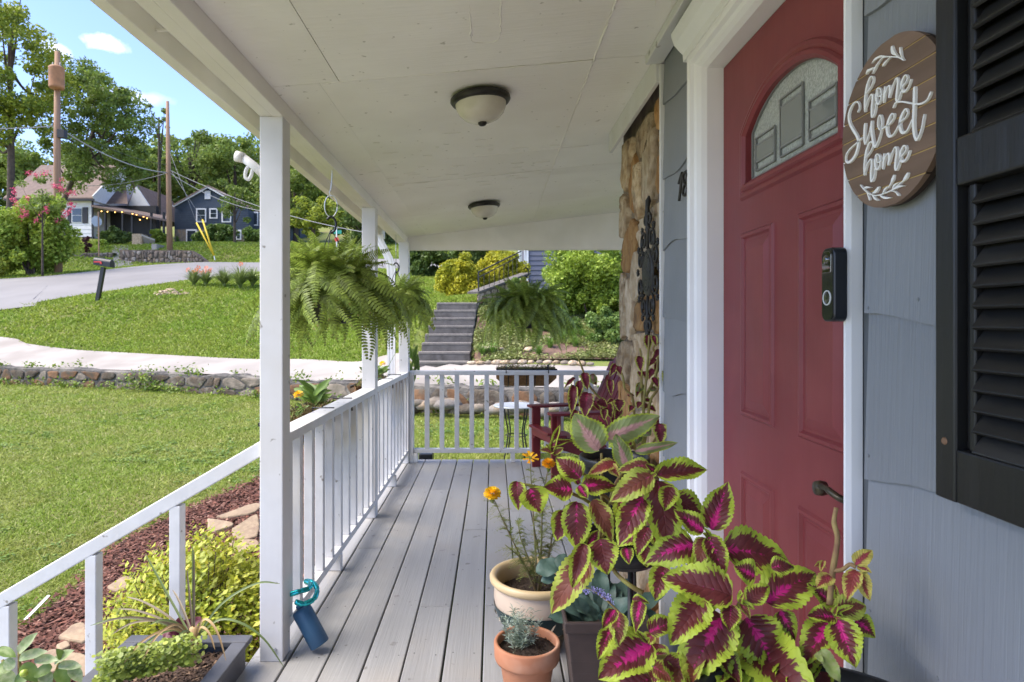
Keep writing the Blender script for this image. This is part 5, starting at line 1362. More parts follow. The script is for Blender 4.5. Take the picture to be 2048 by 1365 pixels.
for r_ in [(540, 700, 398, 732, 110), (590, 690, 515, 665, 90), (520, 770, 430, 790, 60), (560, 740, 595, 660, 70)]: px_leaf(bw, BG, Z3, r_, 2.1, wm=.30, up=.9)
lav = mk('lavender_flower', (.26, .24, .52), (.36, .34, .62), 30, .6)
for k in range(16):
    f = k / 15; p = at(1165 + 60 * f, 1180 + 42 * f - 20 * math.sin(f * 2), 1.55) + Vector((R.uniform(-.006, .006), 0, R.uniform(-.006, .006)))
    flower(p, R.uniform(.005, .009), lav, 9, Vector((R.uniform(-1, 1), -1, R.uniform(-.5, .5))), .6, cg, 'flower_spike_bud')
stem(cg, [at(1165, 1172, 1.55), at(1200, 1190, 1.55), at(1235, 1222, 1.54), at(1262, 1250, 1.5)], .002, .003)

# ------------------------------------------------------------------ blue canister with teal loop
bt = thing('blue_canister', 'matte blue metal canister with shiny teal loop leaning on the railing', 'canister', tuple(at(649, 1285, 2.5)))
blu = mk('blue_powder_coat', (.035, .105, .19), (.03, .09, .17), 8, .45, .15, 150, bdist=.0004)
teal = mk('teal_anodised', (.03, .42, .47), None, 5, .22, metal=.85)
a, b = Vector((-.672, 2.475, .026)), Vector((-.756, 2.50, .158))
d = (b - a).normalized()
MB().tube([a + d * f for f in (-.0, .0, .004, .14, .152, .157, .157)], [.0, .034, .038, .0385, .036, .028, .0], 32).build('body', blu, bt, True)
MB().tube([b + d * -.004, b + d * .012, b + d * .018], [.014, .014, .008], 16).build('cap', blu, bt, True)
lp = crom([at(*q) for q in [(578, 1190, 2.49), (600, 1183, 2.50), (618, 1177, 2.53), (620, 1168, 2.58), (612, 1163, 2.62), (626, 1166, 2.59), (634, 1180, 2.54), (628, 1198, 2.48), (608, 1208, 2.45), (590, 1204, 2.44)]], 9)
MB().tube(lp, [.0105 if i % 9 not in (0, 1) else .0088 for i in range(len(lp))], 14).build('loop', teal, bt, True)

# ------------------------------------------------------------------ red Adirondack chair
redc = mk('chair_red_paint', (.16, .018, .022), (.13, .014, .018), 9, .4, .3, 40, bdist=.001, rnd=.08)
ch = thing('adirondack_chair', 'dark red slatted Adirondack chair at the far end of the porch', 'chair', (.43, 5.385, 0))
fw = Vector((-.9635, -.268, 0)); lf_ = Vector((.268, -.9635, 0)); O = Vector((.433, 5.385, 0))
def cl(f, l, z): return O + fw * f + lf_ * l + Vector((0, 0, z))
def cbar(a, b, w, h, nm, up=(0, 0, 1)): return MB().bar(cl(*a), cl(*b), w, h, up).build(nm, redc, ch, False, .004)
for s in (-1, 1):
    cbar((0, s * .235, 0), (0, s * .235, .515), .075, .028, 'leg', tuple(lf_)); cbar((.06, s * .25, .53), (-.62, s * .28, .53), .115, .022, 'arm')
    cbar((.02, s * .205, .31), (-.80, s * .205, .03), .024, .10, 'stringer'); cbar((-.55, s * .26, 0), (-.60, s * .26, .52), .024, .07, 'rear_support')
    cbar((-.02, s * .255, .40), (-.02, s * .255, .518), .03, .06, 'arm_bracket')
for i in range(6):
    f = i / 5; cbar((.03 - .44 * f, -.24, .375 - .12 * f - .01), (.03 - .44 * f, .24, .375 - .12 * f - .01), .078, .02, 'seat_slat')
cbar((.035, -.235, .33), (.035, .235, .33), .02, .08, 'apron')
for i in range(7):
    s = (i - 3) / 3
    MB().bar(cl(-.40, s * .19, .22), cl(-.76 + .02 * abs(s), s * .26, .98 - .07 * s * s), .066, .018, tuple(fw)).build('back_slat', redc, ch, False, .004)
cbar((-.60, -.27, .52), (-.60, .27, .52), .04, .06, 'back_rail'); cbar((-.73, -.22, .80), (-.73, .22, .80), .03, .05, 'back_rail')

# bistro table on the grass beyond the railing
bs_t = thing('bistro_table', 'small round metal side table standing on the grass behind the far railing', 'table', tuple(drape(yd_z, .24, 7.0)))
gz = bs_t.location.z; tc_ = (.245, 7.0)
alum = mk('grey_metal_top', (.50, .53, .56), (.42, .45, .48), 6, .3, metal=.2)
MB().lathe([(0, .352), (.20, .352), (.245, .36), (.252, .356), (.248, .345), (.2, .34), (0, .34)], (*tc_, 0), 36).build('top', alum, bs_t, True)
for a in (0.6, 2.2, 3.7, 5.3):
    MB().tube(crom([(tc_[0] + .16 * math.cos(a), tc_[1] + .16 * math.sin(a), .342), (tc_[0] + .135 * math.cos(a), tc_[1] + .135 * math.sin(a), .2), (tc_[0] + .11 * math.cos(a), tc_[1] + .11 * math.sin(a), .05), (tc_[0] + .16 * math.cos(a), tc_[1] + .16 * math.sin(a), gz)], 5), .008, 7).build('leg', iron, bs_t, True)
MB().tube([(tc_[0] + .115 * math.cos(k * .314), tc_[1] + .115 * math.sin(k * .314), .03) for k in range(21)], .005, 6).build('ring', iron, bs_t, True)
tag(MB().box((-.72, 6.12, -.40), (-.59, 6.30, .004)).build('utility_box', blackp, None, False, .01), 'small black box on the grass below the corner post', 'box')

# ------------------------------------------------------------------ hanging ferns
fern_m = mk('fern_frond', (.28, .36, .06), (.19, .26, .044), 9, .55, trans=.35, rnd=.3, isl=.06, island_c=(.22, .15, .05))
def frond_mesh(L0, e0, droop, pn_=.042, seed=0, twist=0):
    rg = random.Random(seed); V = []; n = 34; p = Vector((0, 0, 0)); ds = L0 / n; pts = []
    for i in range(n + 1):
        f = i / n; th = rad(e0 - droop * (f ** .75)); dv = Vector((math.cos(th), twist * math.sin(f * 3), math.sin(th))).normalized()
        pts.append((p.copy(), dv)); p += dv * ds
    for i, (p, dv) in enumerate(pts):
        f = i / n
        nrm = Vector((-dv.z, 0, dv.x)); sd = Vector((0, 1, 0))
        if i < n:
            q = pts[i + 1][0]; V.append([tuple(p - sd * .0009), tuple(p + sd * .0009), tuple(q + sd * .0009), tuple(q - sd * .0009)])
        if f < .05: continue
        ln = pn_ * (min(1, f * 6 + .25)) * (1.0 - .82 * max(0, (f - .45) / .55) ** 1.4)
        for s in (-1, 1):
            e = p + (sd * s + dv * .25 - nrm * (.18 + rg.uniform(-.15, .25))) * ln * rg.uniform(.88, 1.08)
            w = dv * ds * .40; mid = p.lerp(e, .5) + nrm * .0015
            V.append([tuple(p - w * .6), tuple(p + w), tuple(mid + w * 1.1), tuple(mid - w * .9)]); V.append([tuple(mid - w * .9), tuple(mid + w * 1.1), tuple(e + w * .25), tuple(e - w * .1)])
    return np_mesh('frond', np.array(V), fern_m)
FR_OUT = [frond_mesh(.30 + .035 * i, 80 - 4 * i, 160 + 3 * i, seed=i, twist=.1 * (i - 2)) for i in range(5)]
FR_UP = [frond_mesh(.27 + .035 * i, 90 - 6 * i, 45 + 30 * i, seed=10 + i) for i in range(3)]
FR_DN = [frond_mesh(.36 + .06 * i, 44 - 10 * i, 140 - 10 * i, seed=20 + i, twist=.12 * (i - 1)) for i in range(4)]
def fern(lab, c, zr, scale, n, zhook, ring=True, elong=1.0):
    t = thing('hanging_fern', lab, 'hanging plant', (c[0], c[1], zr), 'hanging ferns')
    r = .125 * scale
    MB().lathe([(0, -.16 * scale), (r * .7, -.16 * scale), (r * .74, -.15 * scale), (r * .97, -.01), (r * 1.03, -.008), (r * 1.03, .004), (r * .96, .004), (r * .9, -.02)], (*c, zr), 28).build('pot', blackp, t, True)
    MB().lathe([(0, 0), (r * .93, -.012)], (*c, zr), 20).build('soil', soil_m, t)
    for a in (.5, 2.6, 4.7):
        MB().tube([(c[0] + r * .95 * math.cos(a), c[1] + r * .95 * math.sin(a), zr), (c[0] + r * .3 * math.cos(a), c[1] + r * .3 * math.sin(a), zr + .24 * scale), (c[0], c[1], zr + .30 * scale)], .0025, 5).build('hanger_wire', blackp, t, True)
    zk = zr + .30 * scale
    MB().tube(crom([(c[0], c[1], zk - .02), (c[0] + .02, c[1], zk), (c[0] + .024, c[1], zk + .04), (c[0], c[1], zk + .065), (c[0] - .02, c[1], zk + .05)], 5), .006, 8).build('hanger_hook', blackp, t, True)
    wire = mk('galvanised_wire', (.55, .56, .57), None, 5, .35, metal=.7)
    if ring:
        zc_ = zk + .065 + .052
        MB().tube([(c[0] + .032 * math.cos(k * .2618), c[1], zc_ + .054 * math.sin(k * .2618)) for k in range(25)], .0028, 6).build('ring', wire, t, True)
        MB().tube(crom([(c[0] + .006, c[1], zc_ + .045), (c[0] - .008, c[1], zc_ + .065), (c[0], c[1], zc_ + .09), (c[0] + .006, c[1], zhook - .02), (c[0], c[1], zhook + .01)], 4), .0028, 6).build('ceiling_hook', wire, t, True)
    else:
        MB().tube([(c[0], c[1], zk + .06), (c[0], c[1], zhook)], .003, 6).build('ceiling_hook', wire, t, True)
    for i in range(n):
        a = i * 2.39996 + R.uniform(-.3, .3); f = i / n
        if f < .30: me = R.choice(FR_UP)
        elif f < .55: me = R.choice(FR_OUT)
        else: me = R.choice(FR_DN)
        s = scale * R.uniform(.72, 1.12); q = r * R.uniform(.1, .85)
        M4 = Matrix.Translation((c[0] + q * math.cos(a), c[1] + q * math.sin(a), zr + R.uniform(-.02, .07))) @ Matrix.Rotation(a, 4, 'Z') @ Matrix.Rotation(R.uniform(-.8, .8), 4, 'X') @ Matrix.Diagonal((s, s, s, 1))
        place('frond', me, M4, t)
fern('large Boston fern with long fronds hanging nearest on the side beam', (-.815, 3.20), 1.43, 1.02, 300, 2.035)
fern('second Boston fern hanging along the side beam by the corner post', (-.812, 5.30), 1.43, .88, 280, 1.995, False)
fern('Boston fern hanging alone under the far end beam', (.29, 5.80), 1.38, 1.05, 300, 1.93, False)

# ------------------------------------------------------------------ planters on the railings
coco = mk('coco_liner', (.27, .15, .07), (.17, .09, .04), 40, .95, .9, 90, bdist=.006)
smallg = mk('small_green_leaf', (.15, .24, .035), (.10, .18, .03), 20, .5, trans=.25, rnd=.3)
mossb = mk('dry_moss', (.22, .13, .06), (.12, .12, .035), 30, .9, isl=.3, island_c=(.10, .17, .03))
SL = [leaf_mesh('leaf', smallg, (.6, .7), .2, 0, 0, .3, .35, 2, 8, .03, 60 + i) for i in range(2)]
def trough(lab, p0, p1, drop, ztop, side, plants, hooks):
    p0, p1, side = Vector((*p0, ztop)), Vector((*p1, ztop)), Vector(side)
    t = thing('rail_planter', lab, 'planter', tuple((p0 + p1) / 2), 'coco lined planters on the railings')
    m = MB(); n = 10; k = 14; ax = (p1 - p0)
    for j in range(k + 1):
        f = j / k; e = 1 - max(0, abs(f - .5) * 2 - .72) / .28 * .45
        for i in range(n + 1):
            a = math.pi * i / n; m.v.append(tuple(p0 + ax * f + side * (.09 - .09 * math.cos(a) * e) - Vector((0, 0, drop * math.sin(a) * e))))
    for j in range(k):
        for i in range(n): m.f.append((j * (n + 1) + i, j * (n + 1) + i + 1, (j + 1) * (n + 1) + i + 1, (j + 1) * (n + 1) + i))
    m.build('coco_liner', coco, t, True)
    for f in (.2, .36, .5, .64, .8):
        MB().tube([tuple(p0 + ax * f + side * (.09 - .094 * math.cos(math.pi * i / 8)) - Vector((0, 0, (drop + .004) * math.sin(math.pi * i / 8)))) for i in range(9)], .004, 6).build('strap', blackp, t, True)
    for o_ in (0, .18): MB().bar(p0 + side * o_, p1 + side * o_, .006, .016).build('rim_bar', blackp, t)
    for h in hooks:
        q = p0 + ax * h; back = -side.normalized()
        zr_ = ztop + .045
        MB().tube([q + Vector((0, 0, 0)), Vector((q.x, q.y, zr_)), Vector((q.x, q.y, zr_)) + back * .105, Vector((q.x, q.y, zr_ - .07)) + back * .107], .0045, 6).build('hook', blackp, t, True)
    V = []
    for i in range(900):
        f = R.uniform(.03, .97); c = p0 + ax * f + side * R.uniform(.02, .16) + Vector((0, 0, R.uniform(-.02, .05) * R.random()))
        d = Vector((R.uniform(-1, 1), R.uniform(-1, 1), R.uniform(-.2, 1))) * .03; s = d.cross(Vector((R.uniform(-1, 1), R.uniform(-1, 1), .3))).normalized() * .0022
        V.append([tuple(c - s), tuple(c + s), tuple(c + d + s * .4), tuple(c + d - s * .4)])
    stuff(np_obj('trailing_moss', np.array(V), mossb, t))
    for (f, hgt, n_) in plants:
        b = p0 + ax * f + side * .09
        for i in range(n_):
            a = R.uniform(0, 6.28); ln = hgt * R.uniform(.6, 1.0); bb = b + Vector((R.uniform(-.02, .02), R.uniform(-.02, .02), hgt * R.uniform(0, .5)))
            put_leaf(t, SL, bb, bb + Vector((math.cos(a) * ln * .7, math.sin(a) * ln * .7, ln * R.uniform(.3, .9))), ln * .30, up=.8, wm=.2)
    return t
t = trough('coco lined planter with yellow flower on the railing beside the nearest post', (-.905, 2.95), (-.905, 3.72), .15, .80, (-1, 0, 0), [(.78, .15, 26), (.3, .05, 8), (.5, .06, 10)], (.32, .84))
flower(at(597, 790, 3.22), .024, yel, 40, parent=t)
t = trough('coco lined planter with small yellow flower on the railing near the corner post', (-.88, 4.72), (-.88, 5.5), .15, .79, (-1, 0, 0), [(.4, .13, 16), (.8, .16, 18), (.6, .06, 8)], (.22, .76))
flower(at(765, 728, 5.0), .024, yel, 40, parent=t)
for i in range(16): put_leaf(t, SL, at(828 + R.uniform(-10, 8), 690 + i * 3.5, 5.95), at(826 + R.uniform(-10, 14), 716 + i * 3.5, 5.93), .03, wm=.2)
MB().tube([at(770, 745, 5.5), at(800, 690, 5.9), at(828, 685, 5.96), at(826, 760, 5.94)], .002, 5).build('trailing_stem', smallg, t)
trough('half round coco basket hung outside the far railing', (.02, 5.868), (.58, 5.868), .16, .832, (0, 1, 0), [(.2, .05, 6), (.85, .05, 6)], (.16, .84))
# ================================================================== vegetation helpers
def leaf_quads(C, size, rs_, upb=.4, asp=.55):
    n = len(C)
    nrm = rs_.normal(0, 1, (n, 3)); nrm[:, 2] += upb * 2; nrm /= np.linalg.norm(nrm, axis=1)[:, None]
    u = np.cross(nrm, rs_.normal(0, 1, (n, 3))); u /= np.linalg.norm(u, axis=1)[:, None]; v = np.cross(nrm, u)
    s = size * (.6 + .8 * rs_.rand(n))[:, None]
    return np.stack([C - u * s, C - v * s * asp + nrm * s * .12, C + u * s, C + v * s * asp + nrm * s * .12], 1)
def clumps(c, rx, ry, rz, n, rs_, shell=.35):
    d = rs_.normal(0, 1, (n, 3)); d /= np.linalg.norm(d, axis=1)[:, None]
    r = (shell + (1 - shell) * rs_.rand(n))[:, None]
    return np.array(c) + d * r * np.array([rx, ry, rz])
def crown_pts(c, rx, ry, rz, nc, nl, rs_, cs=.28, shell=.4, flat=.7):
    K = clumps(c, rx, ry, rz, nc, rs_, shell); out = []
    for k in K:
        rr_ = cs * (rx + rz) / 2 * (.55 + .9 * rs_.rand())
        d = rs_.normal(0, 1, (nl, 3)); d /= np.linalg.norm(d, axis=1)[:, None]
        out.append(k + d * (rs_.rand(nl) ** .4)[:, None] * rr_ * np.array([1, 1, flat]))
    return np.concatenate(out), K
rt = np.random.RandomState(12)
ORD = 'first second third fourth fifth sixth seventh eighth ninth tenth eleventh twelfth thirteenth fourteenth fifteenth sixteenth seventeenth eighteenth nineteenth twentieth twenty-first twenty-second twenty-third twenty-fourth twenty-fifth twenty-sixth'.split()
bark = mk('bark', (.10, .075, .055), (.06, .045, .035), 4, .95, .6, 10, bdist=.04)
LM = {'dark': mk('leaf_dark', (0.091, 0.147, 0.034), (0.133, 0.196, 0.045), .5, .55, trans=.3, isl=.10, island_c=(0.140, 0.196, 0.042)),
      'mid': mk('leaf_mid', (0.161, 0.238, 0.045), (0.210, 0.287, 0.056), .4, .55, trans=.35, isl=.12, island_c=(0.224, 0.266, 0.056)),
      'yell': mk('leaf_yellow', (0.322, 0.371, 0.042), (0.210, 0.287, 0.039), .4, .55, trans=.35, isl=.15, island_c=(0.364, 0.364, 0.042)),
      'gold': mk('leaf_gold', (0.529, 0.483, 0.034), (0.345, 0.368, 0.032), 1.2, .55, trans=.35, isl=.2, island_c=(0.529, 0.483, 0.057)),
      'lime': mk('leaf_lime', (0.350, 0.448, 0.056), (0.252, 0.364, 0.049), .8, .55, trans=.35, isl=.15, island_c=(0.392, 0.462, 0.098)),
      'shrub': mk('leaf_shrub', (0.119, 0.196, 0.042), (0.168, 0.252, 0.056), 1.5, .5, trans=.3, isl=.12, island_c=(0.182, 0.252, 0.056)),
      'pink': mk('crepe_pink', (.62, .06, .15), (.58, .11, .18), 2, .6, trans=.2, isl=.2, island_c=(.7, .16, .22)),
      'red': mk('barberry_red', (.12, .025, .030), (.08, .03, .03), 2, .6, trans=.2, isl=.2, island_c=(.2, .05, .05)),
      'white': mk('blossom_white', (.75, .75, .72), None, 2, .6)}
def tree(name, lab, cat, px, Y, ytop, ybot, wpx, ybase, mat, nc=40, nl=160, ls=.16, cs=.26, trunk=.18, shell=.45, limbs=6, group=None, dy=1.0, extra=None, lean=0):
    s = Y / F; c = at(px, (ytop + ybot) / 2, Y); rx = wpx / 2 * s; rz = (ybot - ytop) / 2 * s
    b = at(px - lean, ybase, Y)
    t = thing(name, lab, cat, tuple(b), group)
    P, K = crown_pts(c, rx * .85, rx * .85 * dy, rz * .85, nc, nl, rt, cs, shell)
    np_obj('crown', leaf_quads(P, ls, rt), LM[mat], t)
    if trunk:
        m = MB(); top = c + Vector((0, 0, rz * .25)); bb = b - Vector((0, 0, .4))
        mid = bb.lerp(c, .5) + Vector((R.uniform(-.3, .3), 0, 0)) * trunk * 2
        m.tube(crom([bb, mid, c, top], 4), [trunk * (1.15 - .9 * i / 12) for i in range(13)], 9)
        for k in range(limbs):
            q = Vector(K[rt.randint(len(K))]); a = bb.lerp(c, R.uniform(.55, 1.0))
            m.tube(crom([a, a.lerp(q, .5) + Vector((0, 0, -rz * .08)), q], 4), [trunk * (.45 - .38 * i / 8) for i in range(9)], 6)
        m.build('trunk', bark, t, True)
    if extra:
        em, en, es = extra
        K2 = clumps(c, rx * .9, rx * .9, rz * .95, en, rt, .8); K2 = K2[K2[:, 1] < c.y + rx * .5]
        Q = np.concatenate([k + rt.normal(0, es * 1.6, (26, 3)) for k in K2]); np_obj('blossom', leaf_quads(Q, es, rt), LM[em], t)
    return t
def bush(name, lab, px, Y, ytop, ybase, wpx, mat, nc=26, nl=130, ls=.05, cs=.34, group=None, cat='shrub', extra=None, dy=.8):
    s = Y / F; h = (ybase - ytop) * s; b = at(px, ybase, Y); rx = wpx / 2 * s
    t = thing(name, lab, cat, tuple(b), group)
    c = b + Vector((0, 0, h * .52))
    P, K = crown_pts(c, rx * .86, rx * dy * .86, h * .46, int(nc * 1.4), nl, rt, cs, .35, .9)
    np_obj('foliage', leaf_quads(P, ls, rt), LM[mat], t)
    m = MB()
    for k in range(7):
        q = Vector(K[rt.randint(len(K))]); m.tube(crom([b + Vector((R.uniform(-.08, .08) * rx, 0, -.15)), b.lerp(q, .5), q], 3), [rx * .03 * (1 - .7 * i / 6) for i in range(7)], 5)
    m.build('stems', bark, t, True)
    if extra:
        K2 = clumps(c, rx * .85, rx * .7, h * .45, extra[1], rt, .85); Q = np.concatenate([k + rt.normal(0, extra[2] * 1.3, (20, 3)) for k in K2]); np_obj('blossom', leaf_quads(Q, extra[2], rt), LM[extra[0]], t)
    return t
def tuft(name, lab, p, n, ln, w, mat, cat='plant', group=None, spread=1.0):
    spread *= 1.25
    t = thing(name, lab, cat, tuple(p), group); V = []
    for i in range(n):
        a = R.uniform(0, 6.283); L0 = ln * R.uniform(.6, 1.1); out = Vector((math.cos(a), math.sin(a), 0)) * R.uniform(.15, .8) * spread; sd = Vector((-math.sin(a), math.cos(a), 0)) * w
        pts = [Vector(p) + out * L0 * f * f * .9 + out * .03 + Vector((0, 0, L0 * (f - .45 * f * f * out.length))) for f in (0, .25, .5, .75, 1)]
        for k in range(4): V.append([tuple(pts[k] - sd * (1 - k * .22)), tuple(pts[k] + sd * (1 - k * .22)), tuple(pts[k + 1] + sd * (1 - (k + 1) * .22)), tuple(pts[k + 1] - sd * (1 - (k + 1) * .22))])
    np_obj('blades', np.array(V), mat, t)
    return t

# ================================================================== across the street: trees
tree('oak_tree', 'tall yellow green oak at the left edge behind the transformer pole', 'tree', 20, 44, -60, 330, 250, 520, 'yell', 90, 240, .12, .18, .26, .5, 12)
tree('oak_tree', 'open crowned dark oak between the two utility poles', 'tree', 190, 50, 85, 425, 240, 500, 'mid', 96, 240, .125, .17, .22, .5, 16, lean=105)
0 and tree('shade_tree', 'dark leafy tree hanging over the roof of the white house', 'tree', 235, 47, 260, 420, 140, 500, 'dark', 40, 170, .14, .24, .2, .4, 6, lean=-40)
tree('poplar_tree', 'pale green tree mass just behind the second utility pole', 'tree', 310, 66, 265, 460, 150, 490, 'mid', 50, 190, .20, .26, .3)
tree('snag_tree', 'bare forked tree trunk with a few leaf tufts beside the second utility pole', 'tree', 318, 58, 205, 290, 80, 495, 'mid', 9, 60, .12, .14, .15, .8, 7)
tree('locust_tree', 'airy thin leaved tree between snag and blue house', 'tree', 380, 68, 240, 420, 130, 490, 'mid', 30, 70, .18, .18, .25, .5, 10)
tree('maple_tree', 'dense mid green tree rising right behind the blue house', 'tree', 470, 70, 250, 470, 190, 490, 'mid', 60, 190, .20, .26, .35)
tree('maple_tree', 'feathery tree in front of the right side of the blue house', 'tree', 470, 52, 345, 455, 110, 497, 'mid', 22, 90, .12, .22, .12, .4, 5)
tree('maple_tree', 'green tree just past the nearest porch post', 'tree', 590, 66, 290, 480, 170, 500, 'mid', 46, 190, .20, .28, .3)
tree('ornamental_tree', 'round yellow green tree seen above the nearest fern', 'tree', 628, 48, 385, 480, 125, 520, 'yell', 40, 170, .13, .28, .2)
tree('maple_tree', 'dark green tree behind the middle porch post', 'tree', 735, 60, 370, 530, 170, 540, 'dark', 46, 170, .18, .28, .3)
k_ = 0
WOODS = ['far left', 'second from left', 'third from left', 'fourth from left', 'fifth from left', 'sixth from left', 'seventh from left', 'eighth from left', 'ninth from left', 'rightmost']
for i, (px, yt) in enumerate([(-120, 250), (70, 270), (235, 262), (390, 248), (530, 262), (690, 320), (840, 360), (980, 390), (1130, 400), (1280, 380)]):
    tree('hillside_tree', 'tree of the wooded hillside behind the houses, %s' % WOODS[i], 'tree', px, 92 + 5 * (i % 3), yt, 470, 270, 475, ['mid', 'mid', 'dark'][i % 3], 90, 200, .30, .24, .4, .4, 4, 'trees on the hillside')
tree('cedar_tree', 'dark evergreen left of the golden hedge', 'tree', 850, 27, 470, 580, 110, 575, 'dark', 50, 170, .09, .28, .14)
tree('cedar_tree', 'dark evergreen behind the golden hedge', 'tree', 950, 29, 465, 570, 130, 572, 'dark', 50, 170, .09, .28, .14)
bush('forsythia_bush', 'big yellow green bush at the left beyond the road', 62, 33, 385, 560, 190, 'lime', 60, 260, .10, .26)
bush('forsythia_bush', 'darker green bush low at the far left road edge', -20, 32, 440, 566, 130, 'yell', 30, 200, .09, .3)
tree('crepe_myrtle', 'crepe myrtle with bright pink blossom behind the left bush', 'tree', 85, 31.6, 338, 450, 130, 545, 'mid', 16, 90, .06, .22, .05, .5, 5, None, .6, ('pink', 44, .045))

# ------------------------------------------------------------------ utility poles and wires
polem = mk('pole_wood', (.34, .21, .13), (.26, .16, .10), 3, .85, .5, 12, (6, 6, .3), bdist=.02)
p1 = thing('utility_pole', 'wooden utility pole with rusty transformer at the left', 'utility pole', tuple(at(116, 540, 34)), 'wooden utility poles')
MB().tube([at(117, 548, 34), at(114, 300, 34), at(115, 104, 34)], [.19, .165, .125], 12).build('shaft', polem, p1, True)
rust = mk('rusty_tank', (.42, .20, .09), (.30, .15, .07), 4, .6, .2, 20)
q = at(121, 160, 34)
MB().lathe([(0, -.58), (.34, -.58), (.36, -.5), (.36, .45), (.38, .5), (.3, .58), (0, .6)], tuple(q + Vector((.0, -.30, 0))), 20).build('transformer', rust, p1, True)
for dx in (-.2, .2): MB().lathe([(.04, .55), (.05, .6), (.03, .8), (0, .82)], tuple(q + Vector((dx, -.3, 0))), 8).build('insulator', mk('insulator_grey', (.25, .22, .2), None, 5, .4), p1, True)
MB().box(tuple(at(114, 275, 33.8)), tuple(at(135, 262, 34.1))).build('bracket', iron, p1)
MB().lathe([(.02, 0), (.04, .08), (.02, .2), (0, .22)], tuple(at(115, 104, 34)), 8).build('pole_top_insulator', MT['insulator_grey'], p1, True)
p2 = thing('utility_pole', 'slimmer wooden utility pole by the stone wall across the road', 'utility pole', tuple(at(339, 512, 45.5)), 'wooden utility poles')
MB().tube([at(340, 515, 45.5), at(337, 350, 45.5), at(335, 203, 45.5)], [.20, .165, .10], 12).build('shaft', polem, p2, True)
MB().tube([at(338, 512, 45.4), at(338, 455, 45.4)], .05, 6).build('conduit', gut, p2)
wirem = mk('cable_grey', (.30, .30, .30), None, 5, .6); wired = mk('cable_dark', (.05, .05, .05), None, 5, .6)
def wire(lab, a, b, sag_, r, mt=None):
    P = [Vector(a).lerp(Vector(b), i / 14) - Vector((0, 0, sag_ * 4 * (i / 14) * (1 - i / 14))) for i in range(15)]
    tag(MB().tube(P, r, 5).build('overhead_wire', mt or wirem, None, True), lab, 'wire', 'overhead wires')
wire('thick grey cable sagging from the transformer pole to the second pole', at(116, 255, 34), at(336, 346, 45.5), .5, .035)
wire('thin dark wire high between the two poles', at(116, 245, 34), at(336, 330, 45.5), .4, .014, wired)
wire('pale wire running left from the transformer pole out of view', at(114, 252, 34), at(-300, 238, 30), .3, .028)
wire('pale wire from the second pole towards the white house', at(336, 346, 45.5), at(170, 372, 52), .25, .024)
wire('grey wire from the second pole down to the right past the blue house', at(338, 345, 45.5), at(540, 425, 44), .5, .022)
wire('grey cable from the second pole behind the nearest porch post', at(338, 340, 45.5), at(760, 470, 40), .6, .022)
gy = thing('guy_wire_guards', 'pair of yellow guy wire guards anchored in the grass right of the pole', 'guy wire', tuple(at(429, 516, 44)))
yg = mk('guard_yellow', (.72, .50, .03), None, 5, .5)
for (x, y) in ((393, 446), (405, 440)):
    MB().tube([at(428, 512, 44), at(x, y, 44.4)], .055, 8).build('guard', yg, gy, True); MB().tube([at(x, y, 44.4), at(338, 300 if x < 400 else 335, 45.5)], .012, 5).build('wire', wirem, gy, True)
MB().tube([at(428, 512, 44), at(430, 521, 44)], .03, 6).build('anchor', gut, gy)

# ------------------------------------------------------------------ white house
sidew = mk('white_siding', (.74, .74, .74), (.68, .68, .68), 3, .6); rfm = mk('brown_roof', (.20, .145, .12), (.15, .11, .095), 3, .9, .5, 20); dk = mk('dark_trim_and_porch_shade', (.02, .02, .022), None, 5, .5); gpane = mk('window_pane', (.03, .04, .05), None, 5, .08, spec=.8)
wh = thing('white_house', 'white house with brown roof, black shutters and a dark porch', 'house', tuple(at(150, 474, 54)))
def fbox(x0, y0, x1, y1, Ya, Yb, nm, mt, par, bev=0):
    a, b = at(x0, y1, Ya), at(x1, y0, Ya); return MB().box((a.x, Ya, a.z), (b.x, Yb, b.z)).build(nm, mt, par, False, bev)
fbox(15, 399, 185, 482, 54, 62, 'wall', sidew, wh)
for i in range(9): fbox(15, 402 + i * 8, 185, 402.7 + i * 8, 53.97, 54, 'siding_course', sidew, wh)
a, b, rg_ = at(8, 401, 53.6), at(188, 401, 53.6), at(188, 333, 58)
m = MB(); zr_ = at(150, 335, 58).z
m.add([(a.x, 53.5, a.z), (b.x, 53.5, b.z), (b.x, 58, zr_), (a.x, 58, zr_), (a.x, 53.5, a.z + .2), (b.x, 53.5, b.z + .2), (b.x, 58, zr_ + .2), (a.x, 58, zr_ + .2), (a.x, 62.5, a.z), (b.x, 62.5, b.z), (a.x, 62.5, a.z + .2), (b.x, 62.5, b.z + .2)],
      [(0, 1, 5, 4), (4, 5, 6, 7), (0, 3, 2, 1), (1, 2, 6, 5), (0, 4, 7, 3), (7, 6, 11, 10), (3, 8, 9, 2), (8, 10, 11, 9), (2, 9, 11, 6)]).build('roof', rfm, wh)
MB().add([(b.x - .15, 54, b.z), (b.x - .15, 62, b.z), (b.x - .15, 58, zr_)], [(0, 1, 2)]).build('gable_wall', sidew, wh)
MB().bar((b.x + .03, 53.5, b.z + .12), (b.x + .03, 58, zr_ + .12), .08, .5).build('rake_board', sidew, wh); fbox(8, 398, 188, 402, 53.44, 53.52, 'gutter', dk, wh); fbox(183, 402, 186, 480, 53.9, 53.98, 'downpipe', dk, wh)
w = fbox(143, 416, 164, 446, 53.93, 53.99, 'window', MT['white_siding'], wh); fbox(144.5, 417.5, 162.5, 430.5, 53.90, 53.925, 'pane', gpane, w); fbox(144.5, 431.8, 162.5, 444.5, 53.90, 53.925, 'pane', gpane, w)
fbox(135, 415, 142.5, 447, 53.93, 53.99, 'shutter', dk, wh); fbox(165, 415, 175, 447, 53.93, 53.99, 'shutter', dk, wh); fbox(14, 474, 186, 486, 53.8, 54.0, 'foundation', dk, wh)
